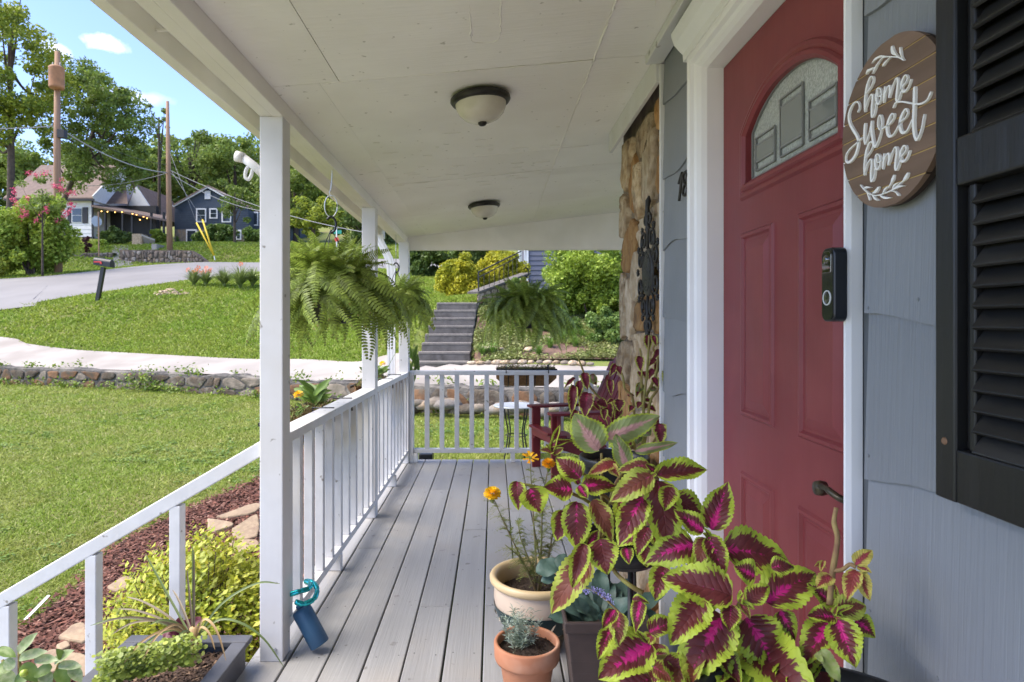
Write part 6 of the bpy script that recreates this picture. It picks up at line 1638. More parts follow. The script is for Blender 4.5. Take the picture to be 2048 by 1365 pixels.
# cross gable and porch to the right
zg = at(240, 345, 58).z
MB().add([(at(186, 410, 56).x, 55.5, at(186, 408, 55.5).z), (at(262, 410, 56).x, 55.5, at(262, 408, 55.5).z), (at(250, 345, 59).x, 59, zg), (at(205, 345, 59).x, 59, zg)], [(0, 1, 2, 3)]).build('roof_slope', rfm, wh)
MB().prism([at(248, 432, 57), at(312, 432, 57), at(272, 372, 57)], (0, .15, 0)).build('gable_wall', sidew, wh)
MB().prism([at(246, 434, 57.16), at(314, 434, 57.16), at(272, 369, 57.16)], (0, 6, 0)).build('roof_slope', rfm, wh)
MB().hexa([at(182, 414, 53.2), at(335, 444, 53.2), at(335, 436, 57), at(190, 408, 57), at(182, 411, 53.2), at(335, 440, 53.2), at(335, 432, 57), at(190, 404, 57)]).build('porch_roof', rfm, wh)
fbox(187, 412, 312, 482, 56.5, 57, 'porch_shade_wall', dk, wh)  # near-black colour stands in for the shade of the porch recess
for x in (208, 243, 262, 300, 325): fbox(x, 425, x + 3, 482, 53.3, 53.5, 'porch_column', dk, wh)
bulb = mk('bulb_glow', (.9, .5, .2), None, 5, .5); bulb.node_tree.nodes['Principled BSDF'].inputs['Emission Color'].default_value = (1, .5, .12, 1); bulb.node_tree.nodes['Principled BSDF'].inputs['Emission Strength'].default_value = 1.2
sl = thing('string_lights', 'row of warm round bulbs strung under the dark porch roof', 'string lights', tuple(at(240, 426, 53.1)))
bm_ = MB().lathe([(0, -.045), (.035, -.03), (.05, 0), (.035, .03), (0, .045)], n=10).mesh('bulb', bulb, True)
BP = [(203, 423), (215, 424), (230, 425), (244, 424.5), (265, 428), (273, 430), (287, 434), (294, 437), (280, 440)]
for x, y in BP: place('bulb', bm_, Matrix.Translation(at(x, y, 53.1)), sl)
MB().tube([at(x, y - 2, 53.1) for x, y in BP[:-1]], .012, 4).build('cord', wired, sl)
bush('foundation_shrub', 'dark clipped shrub in front of the white house porch', 235, 51, 455, 492, 66, 'dark', 22, 160, .12, .32, 'shrubs at the white house'); bush('foundation_shrub', 'yellow green shrub at the right end of the white house', 316, 51, 455, 490, 34, 'yell', 14, 120, .12, .34, 'shrubs at the white house')
bush('barberry_shrub', 'round dark red shrub nearest the white house corner', 171, 46, 474, 504, 22, 'red', 10, 120, .07, .34, 'red barberry shrubs'); bush('barberry_shrub', 'round dark red shrub beside the big left bush', 138, 46, 472, 500, 20, 'red', 10, 120, .07, .34, 'red barberry shrubs')
bush('low_shrub', 'low lime green plant between the red shrub and the dark clipped shrub', 205, 48, 480, 492, 24, 'lime', 8, 90, .08, .4)
fw_ = thing('entry_wall', 'small tan stone stair wall at the white house porch', 'wall', tuple(at(273, 492, 50)))
fbox(264, 468, 283, 494, 50, 51, 'stone_block', st_tan, fw_); MB().hexa([at(283, 472, 50), at(310, 482, 50), at(310, 494, 50.5), at(283, 494, 50.5), at(283, 469, 50), at(310, 479, 50), at(310, 484, 50.5), at(283, 474, 50.5)]).build('cap', conc_m, fw_)
# ------------------------------------------------------------------ navy house
navy = mk('navy_siding', (.060, .080, .11), (.05, .068, .095), 3, .6)
nh = thing('navy_house', 'navy blue gabled house with white trimmed windows across the street', 'house', tuple(at(420, 490, 60)))
MB().prism([at(349, 462, 60), at(497, 462, 60), at(497, 420, 60), at(481, 412, 60), at(415.5, 376, 60), at(349, 412, 60)], (0, 9, 0)).build('wall', navy, nh)
fbox(349, 459.5, 497, 496, 59.98, 68, 'foundation', st_grey, nh)
for i in range(10): fbox(349.2, 416 + i * 4.6, 496.8, 416.5 + i * 4.6, 59.955, 59.995, 'siding_course', navy, nh)
for (x0, y0, x1, y1) in ((346, 413, 415.5, 374), (415.5, 374, 486, 413)): MB().bar(at(x0, y0, 59.7), at(x1, y1, 59.7), .1, .20, (0, 0, 1)).build('rake_board', sidew, nh); MB().hexa([at(x0, y0 - 1, 59.6), at(x1, y1 - 1, 59.6), at(x1, y1 - 1, 59.6) + Vector((0, 10, 0)), at(x0, y0 - 1, 59.6) + Vector((0, 10, 0)), at(x0, y0 - 4, 59.6), at(x1, y1 - 4, 59.6), at(x1, y1 - 4, 59.6) + Vector((0, 10, 0)), at(x0, y0 - 4, 59.6) + Vector((0, 10, 0))]).build('roof', rfm, nh)
for (x0, y0, x1, y1) in ((392, 417, 412, 445), (418.5, 417, 434.6, 437.5), (443, 417, 462, 445), (471, 460, 482, 480)):
    w = fbox(x0, y0, x1, y1, 59.88, 59.97, 'window', sidew, nh); ym = (y0 + y1) / 2
    fbox(x0 + 2.6, y0 + 2.6, x1 - 2.6, ym - .6, 59.85, 59.875, 'pane', gpane, w); fbox(x0 + 2.6, ym + .6, x1 - 2.6, y1 - 2.6, 59.85, 59.875, 'pane', gpane, w)
fbox(409, 382, 420.6, 398.5, 59.9, 59.97, 'attic_vent', sidew, nh); w = fbox(372, 459, 393, 492, 59.86, 59.97, 'basement_door', sidew, nh); fbox(374.5, 462, 390.5, 492, 59.83, 59.855, 'pane', gpane, w)
fbox(492, 425, 545, 480, 61.5, 68, 'side_wing', navy, nh); w = fbox(503, 424, 516, 452, 61.4, 61.48, 'window', sidew, nh); fbox(505, 426.5, 514, 449, 61.36, 61.395, 'pane', gpane, w)
for px, w_, yt, i in ((398, 34, 460, 0), (425, 44, 448, 1), (455, 50, 452, 2), (505, 50, 455, 3), (540, 50, 465, 4)):
    bush('foundation_shrub', ['leafy shrub hiding the basement door of the navy house', 'tall leafy shrub under the middle of the navy house', 'broad shrub under the right window of the navy house', 'shrub at the right corner of the navy house', 'shrub behind the nearest porch post by the navy house'][i], px, 56.5, yt, 497, w_, 'shrub', 16, 150, .14, .34, 'shrubs at the navy house')
bush('foundation_shrub', 'tiny dark conical shrub at the left corner of the navy house', 355, 57, 472, 492, 7, 'dark', 6, 80, .06, .4, 'shrubs at the navy house')
# another house glimpsed past the nearest post
gh = thing('grey_house', 'pale house half hidden by trees past the nearest fern', 'house', tuple(at(592, 480, 72)))
fbox(560, 425, 600, 485, 72, 79, 'wall', navy, gh); fbox(585, 430, 592, 452, 71.9, 71.98, 'window', sidew, gh); MB().prism([at(556, 427, 71.5), at(604, 427, 71.5), at(580, 405, 71.5)], (0, 8, 0)).build('roof', rfm, gh)

# ------------------------------------------------------------------ stone walls across the road
drk = mk('dark_wall_stone', (.17, .135, .11), (.10, .085, .07), 2, .95, .6, 8, rnd=.3, c3=(.26, .19, .13), s3=1)
rng = random.Random(31)
for (lab, A, B, h0, h1, n_) in (('dark stone wall under the second utility pole', at(239, 530, 44.8), at(420, 531, 44.5), 1.05, .95, 16), ('dark low stone wall left of the side street', at(142, 523, 44.6), at(226, 521, 45.2), .55, .55, 9)):
    t = thing('street_wall', lab, 'stone wall', tuple(A), 'stone walls across the road')
    m = MB(); seg = 14; dv = (B - A)
    top = lambda f: Vector((0, 0, (h0 if f < .8 or h0 < .6 else h0 * (1 - (f - .8) / .2 * .9)) + .02 * math.sin(f * 23)))
    for i in range(seg + 1):
        f = i / seg; p = A + dv * f; m.v += [tuple(p - Vector((0, 0, .3))), tuple(p + top(f)), tuple(p + top(f) + Vector((0, .5, 0))), tuple(p + Vector((0, .5, -.3)))]
    for i in range(seg):
        for k in range(3): m.f.append((4 * i + k, 4 * i + 4 + k, 4 * i + 5 + k, 4 * i + 1 + k))
    m.build('mortar', drk, t)
    for k in range(n_):
        f0, f1 = k / n_, (k + 1) / n_
        stones(t, lambda u, v, dn_, f0=f0: A + dv * (f0 + u / dv.length) + Vector((0, -dn_ - .01, top(f0 + u / dv.length).z * .95 * v)), dv.length / n_, 1.0, 2, 2, [drk, drk, drk, st_grey], rng, .9, .06)
wk = thing('front_walk', 'pale concrete walk step by the second utility pole', 'step', tuple(at(315, 500, 46)))
MB().box(tuple(at(303, 502, 47)), tuple(at(334, 493, 48.5))).build('slab', conc_m, wk)

# ------------------------------------------------------------------ mailbox
mbx = thing('mailbox', 'black mailbox with red flag on a leaning post by the road', 'mailbox', tuple(at(195, 600, 21.8)))
b0, b1 = at(195, 604, 21.8), at(207, 535, 21.8)
MB().bar(b0, b1, .12, .12, (0, 1, 0)).build('post', blackp, mbx)
bc_ = at(208, 525, 21.8); m = MB(); L2_ = .29
for s in (-1, 1):
    for k in range(13):
        a = math.pi * k / 12; m.v.append((bc_.x + s * L2_, bc_.y + .14 * math.cos(a) , bc_.z - .02 + .15 * math.sin(a) - s * .045))
    m.v += [(bc_.x + s * L2_, bc_.y - .14, bc_.z - .14 - s * .045), (bc_.x + s * L2_, bc_.y + .14, bc_.z - .14 - s * .045)]
m.f += [tuple(range(15)), tuple(reversed(range(15, 30)))] + [(i, i + 15, (i + 1) % 15 + 15, (i + 1) % 15) for i in range(15)]
m.build('box', blackp, mbx, False, .01)
redf = mk('flag_red', (.60, .05, .05), None, 5, .5)
MB().box((bc_.x - .25, bc_.y - .165, bc_.z - .02), (bc_.x + .0, bc_.y - .145, bc_.z + .02)).build('flag', redf, mbx); MB().box((bc_.x - .04, bc_.y - .165, bc_.z - .07), (bc_.x + .02, bc_.y - .1455, bc_.z - .0205)).build('flag', redf, mbx)

# ------------------------------------------------------------------ street sign and stop sign
sgn = thing('stop_sign_back', 'octagonal sign seen from behind on a post near the white house', 'road sign', tuple(at(198, 512, 41)))
MB().tube([at(198, 514, 41), at(197, 424, 41)], .04, 6).build('post', polem, sgn)
MB().prism([at(193, 443, 40.9) + Vector((.17 * math.cos(k * .785 + .39), .3 * math.cos(k * .785 + .39), .36 * math.sin(k * .785 + .39))) for k in range(8)], (0, .02, 0)).build('plate', mk('sign_back_grey', (.42, .45, .48), None, 5, .5), sgn)
ss_ = thing('street_name_sign', 'green street sign above a red sign beyond the nearest fern', 'road sign', tuple(at(675, 545, 36)))
MB().tube([at(674, 548, 36), at(673, 455, 36)], .03, 6).build('post', gut, ss_)
MB().box(tuple(at(664, 468, 36)), tuple(at(683, 461, 36.02))).build('name_plate', mk('sign_green', (.03, .30, .20), None, 5, .5), ss_)
MB().prism([at(673, 479, 35.9) + Vector((.13 * math.cos(k * .785 + .39), 0, .13 * math.sin(k * .785 + .39))) for k in range(8)], (0, .02, 0)).build('stop_plate', mk('sign_red', (.55, .06, .04), None, 5, .5), ss_)

# ------------------------------------------------------------------ lilies and rocks by the road
strap = mk('lily_leaf', (.14, .20, .05), (.20, .25, .08), 3, .5, trans=.3, isl=.15, island_c=(.30, .33, .14))
def U(px, py, Y): return drape(up_z, *at(px, py, Y)[:2])
orl = mk('lily_orange', (.75, .16, .02), (.65, .12, .02), 6, .5, trans=.2)
LB = ['orange flowering lily clump left of the roadside bed', 'lily clump with orange flowers in the middle of the roadside bed', 'strappy green lily clump right in the roadside bed', 'tall strappy clump at the right end of the roadside bed', 'low green lily clump behind the mulch pile']
for i, (px, py, Y, n_, ln) in enumerate(((388, 575, 24.6, 60, .75), (412, 576, 24.6, 60, .7), (448, 578, 24.4, 80, .8), (480, 580, 24.0, 70, 1.0), (505, 578, 24.4, 60, .8))):
    p = U(px, py, Y); t = tuft('lily_clump', LB[i], p, n_ * 3, ln * 1.05, .030, strap, 'flowering plant', 'roadside lilies', 1.0)
    if i in (0, 1, 3):
        for k in range(5 if i < 2 else 1):
            e = p + Vector((R.uniform(-.25, .25), R.uniform(-.2, .2), R.uniform(.55, .8) + (.35 if i == 3 else 0))); MB().tube([p, p.lerp(e, .6), e], .008, 5).build('flower_stem', strap, t); flower(e, .09, orl, 10, Vector((R.uniform(-1, 1), -1, .6)), .5, t)
for i in range(9):
    p = U(312 + 7.5 * i, 585 + R.uniform(-7, 5), 23.2 + R.uniform(-.5, .5)); rr_ = R.uniform(.10, .2); V = clumps((0, 0, 0), rr_, rr_, rr_ * .5, 1, rt)
    m = MB().lathe([(0, -.1), (rr_, -.08), (rr_ * 1.05, .0), (rr_ * .8, rr_ * .35), (rr_ * .3, rr_ * .5), (0, rr_ * .5)], tuple(p), 9)
    m.v = [tuple(Vector(v) + Vector((R.uniform(-.04, .04), R.uniform(-.04, .04), R.uniform(-.02, .02)))) for v in m.v]
    tag(m.build('rock', st_tan, None, False), 'tan rock left of the roadside lilies, %s from the left' % ORD[i], 'rock', 'rocks left of the roadside lilies')

# ================================================================== neighbouring garden on the right
stp = thing('concrete_steps', 'weathered grey concrete steps climbing beside the golden hedge', 'steps', (-.9, 13.5, .4))
for i in range(8):
    Y = 12.72 + .31 * i; z1 = .47 + .176 * i; xr = -.50 + .015 * i; xl = xr - 1.08 + .02 * i
    MB().box((xl, Y, z1 - .32), (xr, Y + (.335 if i < 7 else 1.3), z1)).build('step', step_m, stp, False, .012)
    MB().box((xl + .004, Y - .012, z1 - .045), (xr - .004, Y + .2, z1 + .004)).build('nosing', mk('step_nosing', (.24, .215, .185), (.18, .16, .14), 12, .9, .5, 40) if i == 0 else MT['step_nosing'], stp, False, .01)
swl = thing('step_side_wall', 'sloping stone side wall with flat cap beside the concrete steps', 'stone wall', (-.2, 15.3, 1.5))
A, B = at(954, 612, 15.0), at(1045, 572, 17.8)
MB().hexa([A - Vector((0, 0, .8)), B - Vector((0, 0, .8)), B + Vector((-.05, .3, -.8)), A + Vector((0, .3, -.8)), A + Vector((0, 0, .26)), B + Vector((0, 0, .30)), B + Vector((0, .3, .30)), A + Vector((0, .3, .26))]).build('mortar', mortar_m, swl)
rng = random.Random(41)
dv = B - A
stones(swl, lambda u, v, n: A + dv * (u / dv.length) + Vector((.0, -n - .005, -.5 + .76 * v)), dv.length, 1.0, 7, 3, [st_tan, st_brown, st_cream], rng, .92, .05)
MB().bar(A + Vector((-.1, .13, .31)), B + Vector((.1, .13, .35)), .30, .05).build('cap', step_m, swl)
hr = thing('iron_stair_rail', 'thin black iron stair railing above the stone side wall', 'handrail', tuple(A))
a0, b0 = at(957, 583, 15.05), at(957, 545, 15.05)
MB().tube([a0, b0], .02, 6).build('newel', iron, hr); e0 = at(1042, 503, 17.8)
MB().tube([b0, e0], .018, 6).build('rail', iron, hr); MB().tube([b0 - Vector((0, 0, .12)), e0 - Vector((0, 0, .12))], .012, 6).build('rail', iron, hr)
for k in range(1, 9):
    f = k / 9; q = b0.lerp(e0, f); MB().tube([q - Vector((0, 0, .12)), q - Vector((0, 0, .55))], .008, 5).build('baluster', iron, hr)
nb_ = thing('neighbour_house', 'slate blue neighbouring house with lap siding and white corner pipe', 'house', tuple(at(1060, 580, 21)))
slate = mk('slate_siding', (.125, .13, .165), (.11, .115, .15), 3, .6)
xl, xr = at(1053, 0, 21).x, 9.5
for i in range(26):
    z0 = 2.3 + .16 * i; MB().hexa([(xl, 20.97, z0), (xr, 20.97, z0), (xr, 21.2, z0), (xl, 21.2, z0), (xl, 21.0, z0 + .158), (xr, 21.0, z0 + .158), (xr, 21.2, z0 + .158), (xl, 21.2, z0 + .158)]).build('lap_board', slate, nb_)
MB().box((xl + .01, 21.21, 1.6), (xr, 29, 6.45)).build('wall', slate, nb_); MB().box((xl - .08, 20.93, 1.9), (xl + .06, 21.05, 6.45)).build('corner_board', sidew, nb_)
MB().tube([(xl - .22, 20.9, 2.2), (xl - .22, 20.9, 6.3)], .06, 8).build('downpipe', gut, nb_, True); MB().box((xl, 20.99, 1.5), (xr, 21.15, 2.3)).build('foundation', step_m, nb_)
MB().prism([(xl - .5, 20.5, 6.45), (xl - .5, 29.5, 6.45), (xl - .5, 25, 8.6)], (xr - xl + 1, 0, 0)).build('roof', rfm, nb_)
bush('golden_shrub', 'round golden yellow shrub left of the iron stair railing', 922, 18.2, 508, 606, 100, 'gold', 70, 300, .045, .27, 'golden hedge shrubs'); bush('golden_shrub', 'golden yellow hedge shrub behind the iron stair railing', 1005, 19, 505, 592, 120, 'gold', 70, 300, .045, .27, 'golden hedge shrubs')
bush('elder_shrub', 'tall pale green feathery shrub against the blue house', 1185, 15.5, 470, 668, 235, 'lime', 90, 300, .042, .20); bush('laurel_shrub', 'dark green rounded shrub low beside the stone veneer', 1225, 13.4, 610, 725, 130, 'shrub', 46, 260, .034, .25); bush('laurel_shrub', 'bright green shrub between the lone fern and the dark shrub', 1120, 16, 575, 662, 120, 'lime', 40, 220, .04, .26)
bush('hydrangea', 'shrub with pink flower heads beside the stone side wall', 1035, 15.6, 555, 620, 60, 'shrub', 22, 150, .04, .3, None, 'shrub', ('pink', 6, .03)); bush('butterfly_shrub', 'grey green low shrub below the lone hanging fern', 1120, 14.2, 625, 680, 110, 'shrub', 30, 200, .035, .3)
bush('viburnum', 'tall green shrub right of the blue house wall', 1330, 15, 470, 680, 200, 'mid', 50, 200, .05, .24)
# ground cover, monkey grass, edging stones
mulch2 = mk('bed_mulch', (.20, .12, .085), (.13, .08, .06), 8, .95, .8, 40, bdist=.02, c3=(.14, .17, .04), s3=1.2)
gx, gs = np.meshgrid(np.linspace(0, 1, 24), np.linspace(0, 1, 24))
bl = np.array([at(938, 738, 12.55)[:2], at(1500, 742, 11.6)[:2], (6.5, 17.5), (-.32, 15.4)])
QX = (1 - gs) * ((1 - gx) * bl[0][0] + gx * bl[1][0]) + gs * ((1 - gx) * bl[3][0] + gx * bl[2][0]); QY = (1 - gs) * ((1 - gx) * bl[0][1] + gx * bl[1][1]) + gs * ((1 - gx) * bl[3][1] + gx * bl[2][1])
struct(grid_obj('garden_bed', QX, QY, up_z(QX, QY) + .05, mulch2))
cov = mk('ground_cover_leaf', (.20, .25, .055), (.27, .29, .10), 2, .6, trans=.3, isl=.2, island_c=(.33, .33, .16))
n = 60000
f = rt.rand(n, 2); bx = (1 - f[:, 1]) * ((1 - f[:, 0]) * bl[0][0] + f[:, 0] * bl[1][0]) + f[:, 1] * ((1 - f[:, 0]) * bl[3][0] + f[:, 0] * bl[2][0]); by = (1 - f[:, 1]) * ((1 - f[:, 0]) * bl[0][1] + f[:, 0] * bl[1][1]) + f[:, 1] * ((1 - f[:, 0]) * bl[3][1] + f[:, 0] * bl[2][1])
keep = (np.sin(bx * 3.1 + 1) + np.sin(by * 4.3) + rt.normal(0, .5, n)) > -.2
P = np.stack([bx, by, up_z(bx, by) + .06 + .06 * rt.rand(n)], 1)[keep]
stuff(tag(np_obj('ground_cover', leaf_quads(P, .032, rt, .9), cov), 'patchy low green ground cover in the sloping garden bed', 'ground cover'))
mk('monkey_grass', (.13, .25, .03), (.10, .20, .03), 3, .5, trans=.3, isl=.15, island_c=(.2, .32, .06))
MGL = ['second from the left', 'third from the left', 'fourth from the left', 'fifth from the left', 'sixth from the left', 'seventh from the left', 'eighth from the left', 'last on the right']
for i, (px, py, Y) in enumerate(((965, 715, 12.9), (985, 718, 12.9), (1078, 712, 12.6), (1100, 700, 13), (1125, 690, 13.4), (1145, 680, 13.6), (1165, 680, 13.6), (1185, 690, 13.2), (1150, 700, 13))):
    tuft('monkey_grass', 'bright green grass clump in the garden bed, %s' % (MGL[i - 1] if i else 'leftmost beside the steps'), U(px, py, Y), 110, .36, .008, MT['monkey_grass'], 'grass clump', 'monkey grass clumps in the garden bed', .9)
rng = random.Random(8)
def rock(p, r, mt, lab, grp):
    m = MB().lathe([(0, -.5), (.8, -.45), (1.05, -.1), (1.0, .2), (.75, .5), (.3, .65), (0, .66)], (0, 0, 0), 10)
    sx, sy = rng.uniform(1, 1.7), rng.uniform(.8, 1.1)
    m.v = [tuple(Vector(p) + Vector((v[0] * r * sx * rng.uniform(.88, 1.1), v[1] * r * sy * rng.uniform(.88, 1.1), v[2] * r * rng.uniform(.85, 1.05)))) for v in m.v]
    tag(m.build('edging_stone', mt, None, True), lab, 'stone', grp)
for i in range(15):
    px = 944 + 17 * i; rock(U(px, 733, 12.45 - .06 * i) + Vector((0, .1, .09)), rng.uniform(.05, .085), [st_cream, st_tan, st_pale][i % 3], 'pale edging stone between driveway and garden bed, %s from the steps' % ORD[i], 'edging stones along the driveway')
for i, (px, py, Y) in enumerate(((970, 700, 13.1), (985, 703, 13.1), (1002, 704, 13.0), (1060, 705, 12.9), (1085, 682, 13.6), (1100, 684, 13.6), (945, 682, 13.5))):
    rock(U(px, py, Y) + Vector((0, 0, .06)), rng.uniform(.06, .10), st_cream, 'loose pale stone among the ground cover, %s' % ['nearest the steps', 'second from the steps', 'third from the steps', 'below the lone fern', 'behind the lone fern', 'rightmost of the seven', 'highest beside the steps'][i], 'loose stones in the garden bed')
# rocks and weeds along the retaining wall
for i in range(26):
    x = -1.6 + i * .17; y = float(wall_y(x)) - .28 - rng.uniform(0, .18)
    rock(drape(yd_z, x, y, .10 + rng.uniform(0, .15)), rng.uniform(.09, .17), rng.choice([st_pale, st_moss, st_pale, st_grey]), 'rough boulder at the foot of the retaining wall, %s from the left' % ORD[i], 'boulders at the foot of the retaining wall')
weed = mk('weed_leaf', (.15, .24, .03), (.20, .28, .04), 4, .5, trans=.3, isl=.2, island_c=(.30, .34, .06)); WD = []
for i in range(150):
    x = rng.uniform(-13.5, 3.6); y = float(wall_y(x)) - rng.uniform(.02, .25); top = rng.random() < .3
    p = np.array((x, y + (.25 if top else 0), float((up_z if top else yd_z)(np.array([x]), np.array([y + .2]))[0]) + (.08 if top else .04)))
    k = rng.randint(8, 34); WD.append(p + rt.normal(0, 1, (k, 3)) * np.array([.10, .04, .06]) + np.array([0, 0, .04]))
x0_ = drape(yd_z, -7.6, float(wall_y(-7.6)) - .2)
for k in range(7): WD.append(np.array(x0_) + np.array([rng.uniform(-.5, .5), 0, rng.uniform(.05, .35)]) + rt.normal(0, 1, (40, 3)) * .09)
stuff(tag(np_obj('wall_weeds', leaf_quads(np.concatenate(WD), .035, rt, .6), weed), 'small green weeds sprouting along the mossy retaining wall', 'weeds'))

# ================================================================== beside the stairs
# lime shrub
limes = mk('lime_shrub_leaf', (.47, .49, .045), (.33, .41, .035), 5, .45, trans=.3, isl=.25, island_c=(.48, .43, .05))
sb_ = thing('lime_shrub', 'bright yellow green small leaved shrub beside the stair handrail', 'shrub', (-1.45, 3.1, -.58))
LV = []; TW = MB(); base = Vector((-1.42, 3.12, -.58))
rq = np.random.RandomState(77)
for i in range(900):
    d = rq.normal(0, 1, 3); d /= np.linalg.norm(d); d[2] = abs(d[2]) * .95 - .22
    e = base + Vector((d[0] * .47 * rq.uniform(.55, 1.05), d[1] * .42 * rq.uniform(.55, 1.05), .42 + d[2] * .50 * rq.uniform(.6, 1.12)))
    up = Vector((d[0] * .6, d[1] * .6, 1.0)).normalized()
    if i % 6 == 0: TW.tube([base + Vector((rq.uniform(-.1, .1), rq.uniform(-.1, .1), 0)), base.lerp(e, .55) + Vector((0, 0, -.03)), e], [.006, .004, .002], 5)
    for k in range(11):
        p = e + up * (.016 * (k - 7)); a = k * 2.4 + rq.uniform(-.4, .4)
        ax = up.orthogonal().normalized(); ay = up.cross(ax); out = (ax * math.cos(a) + ay * math.sin(a)) * .85 + up * .55
        out.normalize(); sd = out.cross(up).normalized(); L0 = rq.uniform(.026, .042) * (1.0 if k < 9 else .6); w = L0 * .27; nn = out.cross(sd) * L0 * .08
        LV.append([tuple(p), tuple(p + out * L0 * .55 + sd * w + nn), tuple(p + out * L0), tuple(p + out * L0 * .55 - sd * w + nn)])
np_obj('foliage', np.array(LV), limes, sb_); TW.build('stems', bark, sb_, True)

# grey planter box with spiky plant
pbx = thing('planter_box', 'grey wooden planter box with dark soil beside the nearest post', 'planter', (-1.1, 2.2, 0))
pgm = mk('planter_grey', (.115, .118, .13), (.09, .092, .10), 10, .55, .3, 60, bdist=.001)
X0, X1, Y0, Y1_, ZT_ = -1.345, -.895, 1.93, 2.375, .115
w = .055
for (a, b, c_, d_) in ((X0, X1, Y0, Y0 + w), (X0, X1, Y1_ - w, Y1_)): MB().box((a, c_, ZT_ - .02), (b, d_, ZT_)).build('rim_board', pgm, pbx, False, .003)
for (a, b) in ((X0, X0 + w), (X1 - w, X1)): MB().box((a, Y0 + w + .0005, ZT_ - .0195), (b, Y1_ - w - .0005, ZT_ - .0005)).build('rim_board', pgm, pbx, False, .003)
for (x0_, x1_, y0_, y1_) in ((X0 + .02, X1 - .02, Y0 + .02, Y0 + .036), (X0 + .02, X1 - .02, Y1_ - .036, Y1_ - .02), (X0 + .02, X0 + .036, Y0 + .037, Y1_ - .037), (X1 - .036, X1 - .02, Y0 + .037, Y1_ - .037)): MB().box((x0_, y0_, .002), (x1_, y1_, ZT_ - .021)).build('side_board', pgm, pbx)
MB().box((X0 + .0365, Y0 + .0365, .004), (X1 - .0365, Y1_ - .0365, .062)).build('soil', soil_m, pbx)
V = []
for i in range(2600):
    p = np.array((R.uniform(X0 + .05, X1 - .05), R.uniform(Y0 + .05, Y1_ - .05), .066 + R.uniform(0, .014))); s = R.uniform(.003, .014); a = R.uniform(0, 6.28)
    u = np.array((math.cos(a), math.sin(a), R.uniform(-.4, .4))) * s; v = np.array((-math.sin(a), math.cos(a), R.uniform(-.3, .3))) * .003; V.append([p - u - v, p + u - v, p + u + v, p - u + v])
stuff(np_obj('bark_chips', np.array(V), mk('dark_bark_chips', (.10, .06, .04), (.055, .035, .025), 30, .9, isl=.2, island_c=(.2, .13, .08)), pbx))
cordy = thing('cordyline', 'spiky green and bronze strap leaved plant in the grey planter box', 'plant', (-1.03, 2.2, .06))
g1 = mk('cordyline_green', (.13, .19, .06), (.18, .22, .09), 8, .45, trans=.15); g2 = mk('cordyline_bronze', (.15, .12, .07), (.19, .15, .095), 8, .5); g3 = mk('cordyline_dry', (.40, .27, .13), None, 8, .7)
cb_ = at(388, 1285, 2.17)
def blade(tip, Yt, bend, wd, mt, b=None):
    b = b or cb_; e = at(*tip, Yt); mid = b.lerp(e, .5) + Vector((0, 0, bend)); P = crom([b, b.lerp(mid, .5) + Vector((0, 0, bend * .35)), mid, mid.lerp(e, .55) + Vector((0, 0, bend * .25)), e], 5); m = MB(); n = len(P)
    for i, p in enumerate(P):
        d = (P[min(i + 1, n - 1)] - P[max(i - 1, 0)]).normalized(); sd = d.cross((CAM - p).normalized() + Vector((0, 0, .4))).normalized(); f = i / (n - 1); w = wd * (.55 + .9 * f) * (1 - f) ** .55 * (1.0 if f > 0 else .7) + .0004; up = sd.cross(d) * w * .4
        m.v += [tuple(p - sd * w + up), tuple(p), tuple(p + sd * w + up)]
    for i in range(n - 1):
        for k in (0, 1): m.f.append((3 * i + k, 3 * i + k + 1, 3 * i + 4 + k, 3 * i + 3 + k))
    m.build('strap_leaf', mt, cordy, True)
for (tx, ty, Yt, bd, mt) in ((290, 1108, 2.30, .0, g1), (252, 1194, 2.25, .03, g2), (180, 1252, 2.12, .05, g1), (235, 1218, 2.2, .03, g2), (195, 1250, 2.05, .05, g2), (222, 1270, 2.1, .06, g2), (385, 1090, 2.3, .0, g1), (388, 1100, 2.2, .0, g2), (374, 1140, 2.25, .0, g2), (560, 1168, 2.22, .07, g1), (568, 1335, 2.16, .11, g1), (245, 1330, 2.0, .07, g3), (268, 1318, 2.05, .06, g1), (285, 1322, 2.0, .08, g3), (452, 1322, 2.1, .10, g3), (430, 1300, 2.12, .06, g3), (300, 1250, 2.1, .04, g1), (345, 1180, 2.3, .02, g2), (350, 1290, 2.05, .04, g1)):
    blade((tx, ty), Yt, bd, .0050, mt)
MB().tube([cb_ - Vector((0, 0, .03)), cb_ + Vector((0, 0, .05))], [.018, .014], 10).build('stump', g3, cordy, True)
# creeping jenny: many round leaves
cj = thing('creeping_jenny', 'trailing lime green round leaved plant spilling over the planter box front', 'plant', (-1.2, 2.05, .07))
jm = mk('jenny_leaf', (.22, .30, .035), (.28, .34, .06), 20, .45, trans=.25, isl=.2, island_c=(.34, .38, .08)); V = []
for i in range(1700):
    f = R.random() ** .8; p = at(392 - 185 * f + R.uniform(-22, 22), 1300 + 42 * f + R.uniform(-34, 26), 2.1 - .08 * f + R.uniform(-.05, .05))
    p.z = max(p.z, .07 if p.x > X0 else -.5); r_ = R.uniform(.004, .0095); nn = Vector((R.uniform(-.6, .6), R.uniform(-.9, .2), 1)).normalized(); u = nn.orthogonal().normalized(); v = nn.cross(u)
    V.append([tuple(p + (u * math.cos(k * 1.0472) + v * math.sin(k * 1.0472)) * r_) for k in range(6)])
stuff(np_obj('foliage', np.array(V), jm, cj, 6))
hz = thing('heuchera', 'small dark purple leaved plant at the back of the planter box', 'plant', tuple(at(355, 1265, 2.28)))
pm = mk('heuchera_leaf', (.10, .02, .04), (.16, .04, .06), 20, .5, trans=.15); HL = [leaf_mesh('leaf', pm, (.5, .5), .42, 5, .2, .1, .3, 2, 20, .05, 70)]
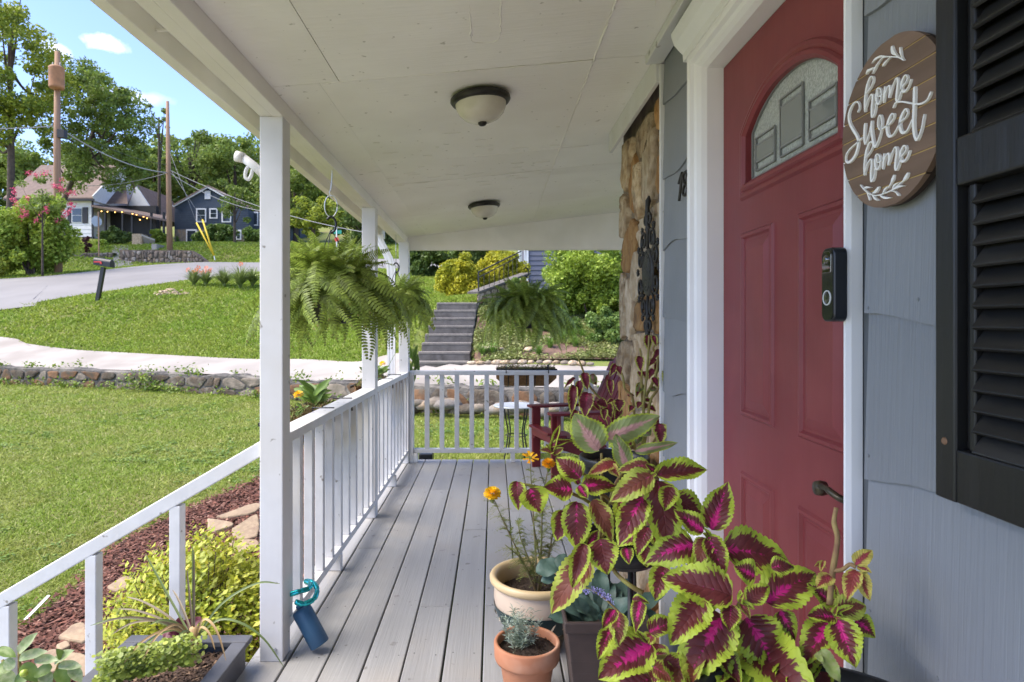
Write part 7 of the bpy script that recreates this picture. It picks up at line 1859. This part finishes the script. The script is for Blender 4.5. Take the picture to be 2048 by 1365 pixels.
for i in range(16):
    b = at(355 + R.uniform(-14, 14), 1275, 2.28); put_leaf(hz, HL, b, b + Vector((R.uniform(-.05, .05), R.uniform(-.05, .02), R.uniform(.01, .07))), .035, wm=.42)
# pepper plant, bottom left
pp = thing('pepper_plant', 'green leafy pepper plant with pale edged leaves at the bottom left corner', 'plant', tuple(at(60, 1500, 1.95)))
ppm = mk('pepper_leaf', (.13, .21, .045), (.17, .25, .06), 6, .4, .2, 20, trans=.25, rnd=.25, bdist=.003); vam = mk('variegated_leaf', (.22, .30, .12), (.40, .44, .25), 5, .45, trans=.25, rnd=.15)
PPL = [leaf_mesh('leaf', ppm, (.55, .8), .25, 0, 0, .35, .3, 2, 12, .02, 80 + i) for i in range(2)]; VAL = [leaf_mesh('leaf', vam, (.55, .8), .25, 0, 0, .35, .2, 2, 12, .02, 90)]
for (bx, by, tx, ty, w_) in ((38, 1305, 66, 1268, 18), (-5, 1300, 28, 1308, 16), (40, 1318, 88, 1300, 18), (30, 1320, 5, 1340, 20), (45, 1330, 75, 1360, 22), (110, 1325, 140, 1300, 18), (105, 1335, 60, 1350, 20), (118, 1332, 160, 1330, 16), (140, 1335, 164, 1362, 18), (112, 1340, 140, 1372, 20), (60, 1345, 20, 1372, 22), (30, 1330, -10, 1335, 24), (85, 1345, 100, 1372, 20), (0, 1345, 30, 1375, 24), (70, 1320, 112, 1318, 16), (125, 1318, 118, 1300, 12)):
    put_leaf(pp, VAL if R.random() < .4 else PPL, at(bx, by, 1.95), at(tx, ty, 1.93), w_ * 1.25 / F * 1.95, up=.6, wm=.25)
for P in (((60, 1500), (45, 1400), (38, 1300)), ((80, 1500), (95, 1400), (118, 1325)), ((40, 1500), (20, 1400), (5, 1320))): MB().tube(crom([at(x, y, 1.97) for x, y in P], 4), .004, 6).build('stem', stem_m, pp, True)
MB().lathe([(0, -.012), (.009, -.008), (.012, 0), (.009, .008), (0, .011)], tuple(at(48, 1347, 1.92)), 12).build('fruit', mk('green_pepper_fruit', (.30, .38, .05), None, 5, .3), pp, True)
tag(MB().bar(yard_at(50, 1250) + Vector((0, 0, .03)), yard_at(98, 1222) + Vector((0, 0, .10)), .022, .004).build('plant_marker', sidew, None, False, .001), 'slim white plant marker stake lying over the mulch', 'plant marker')
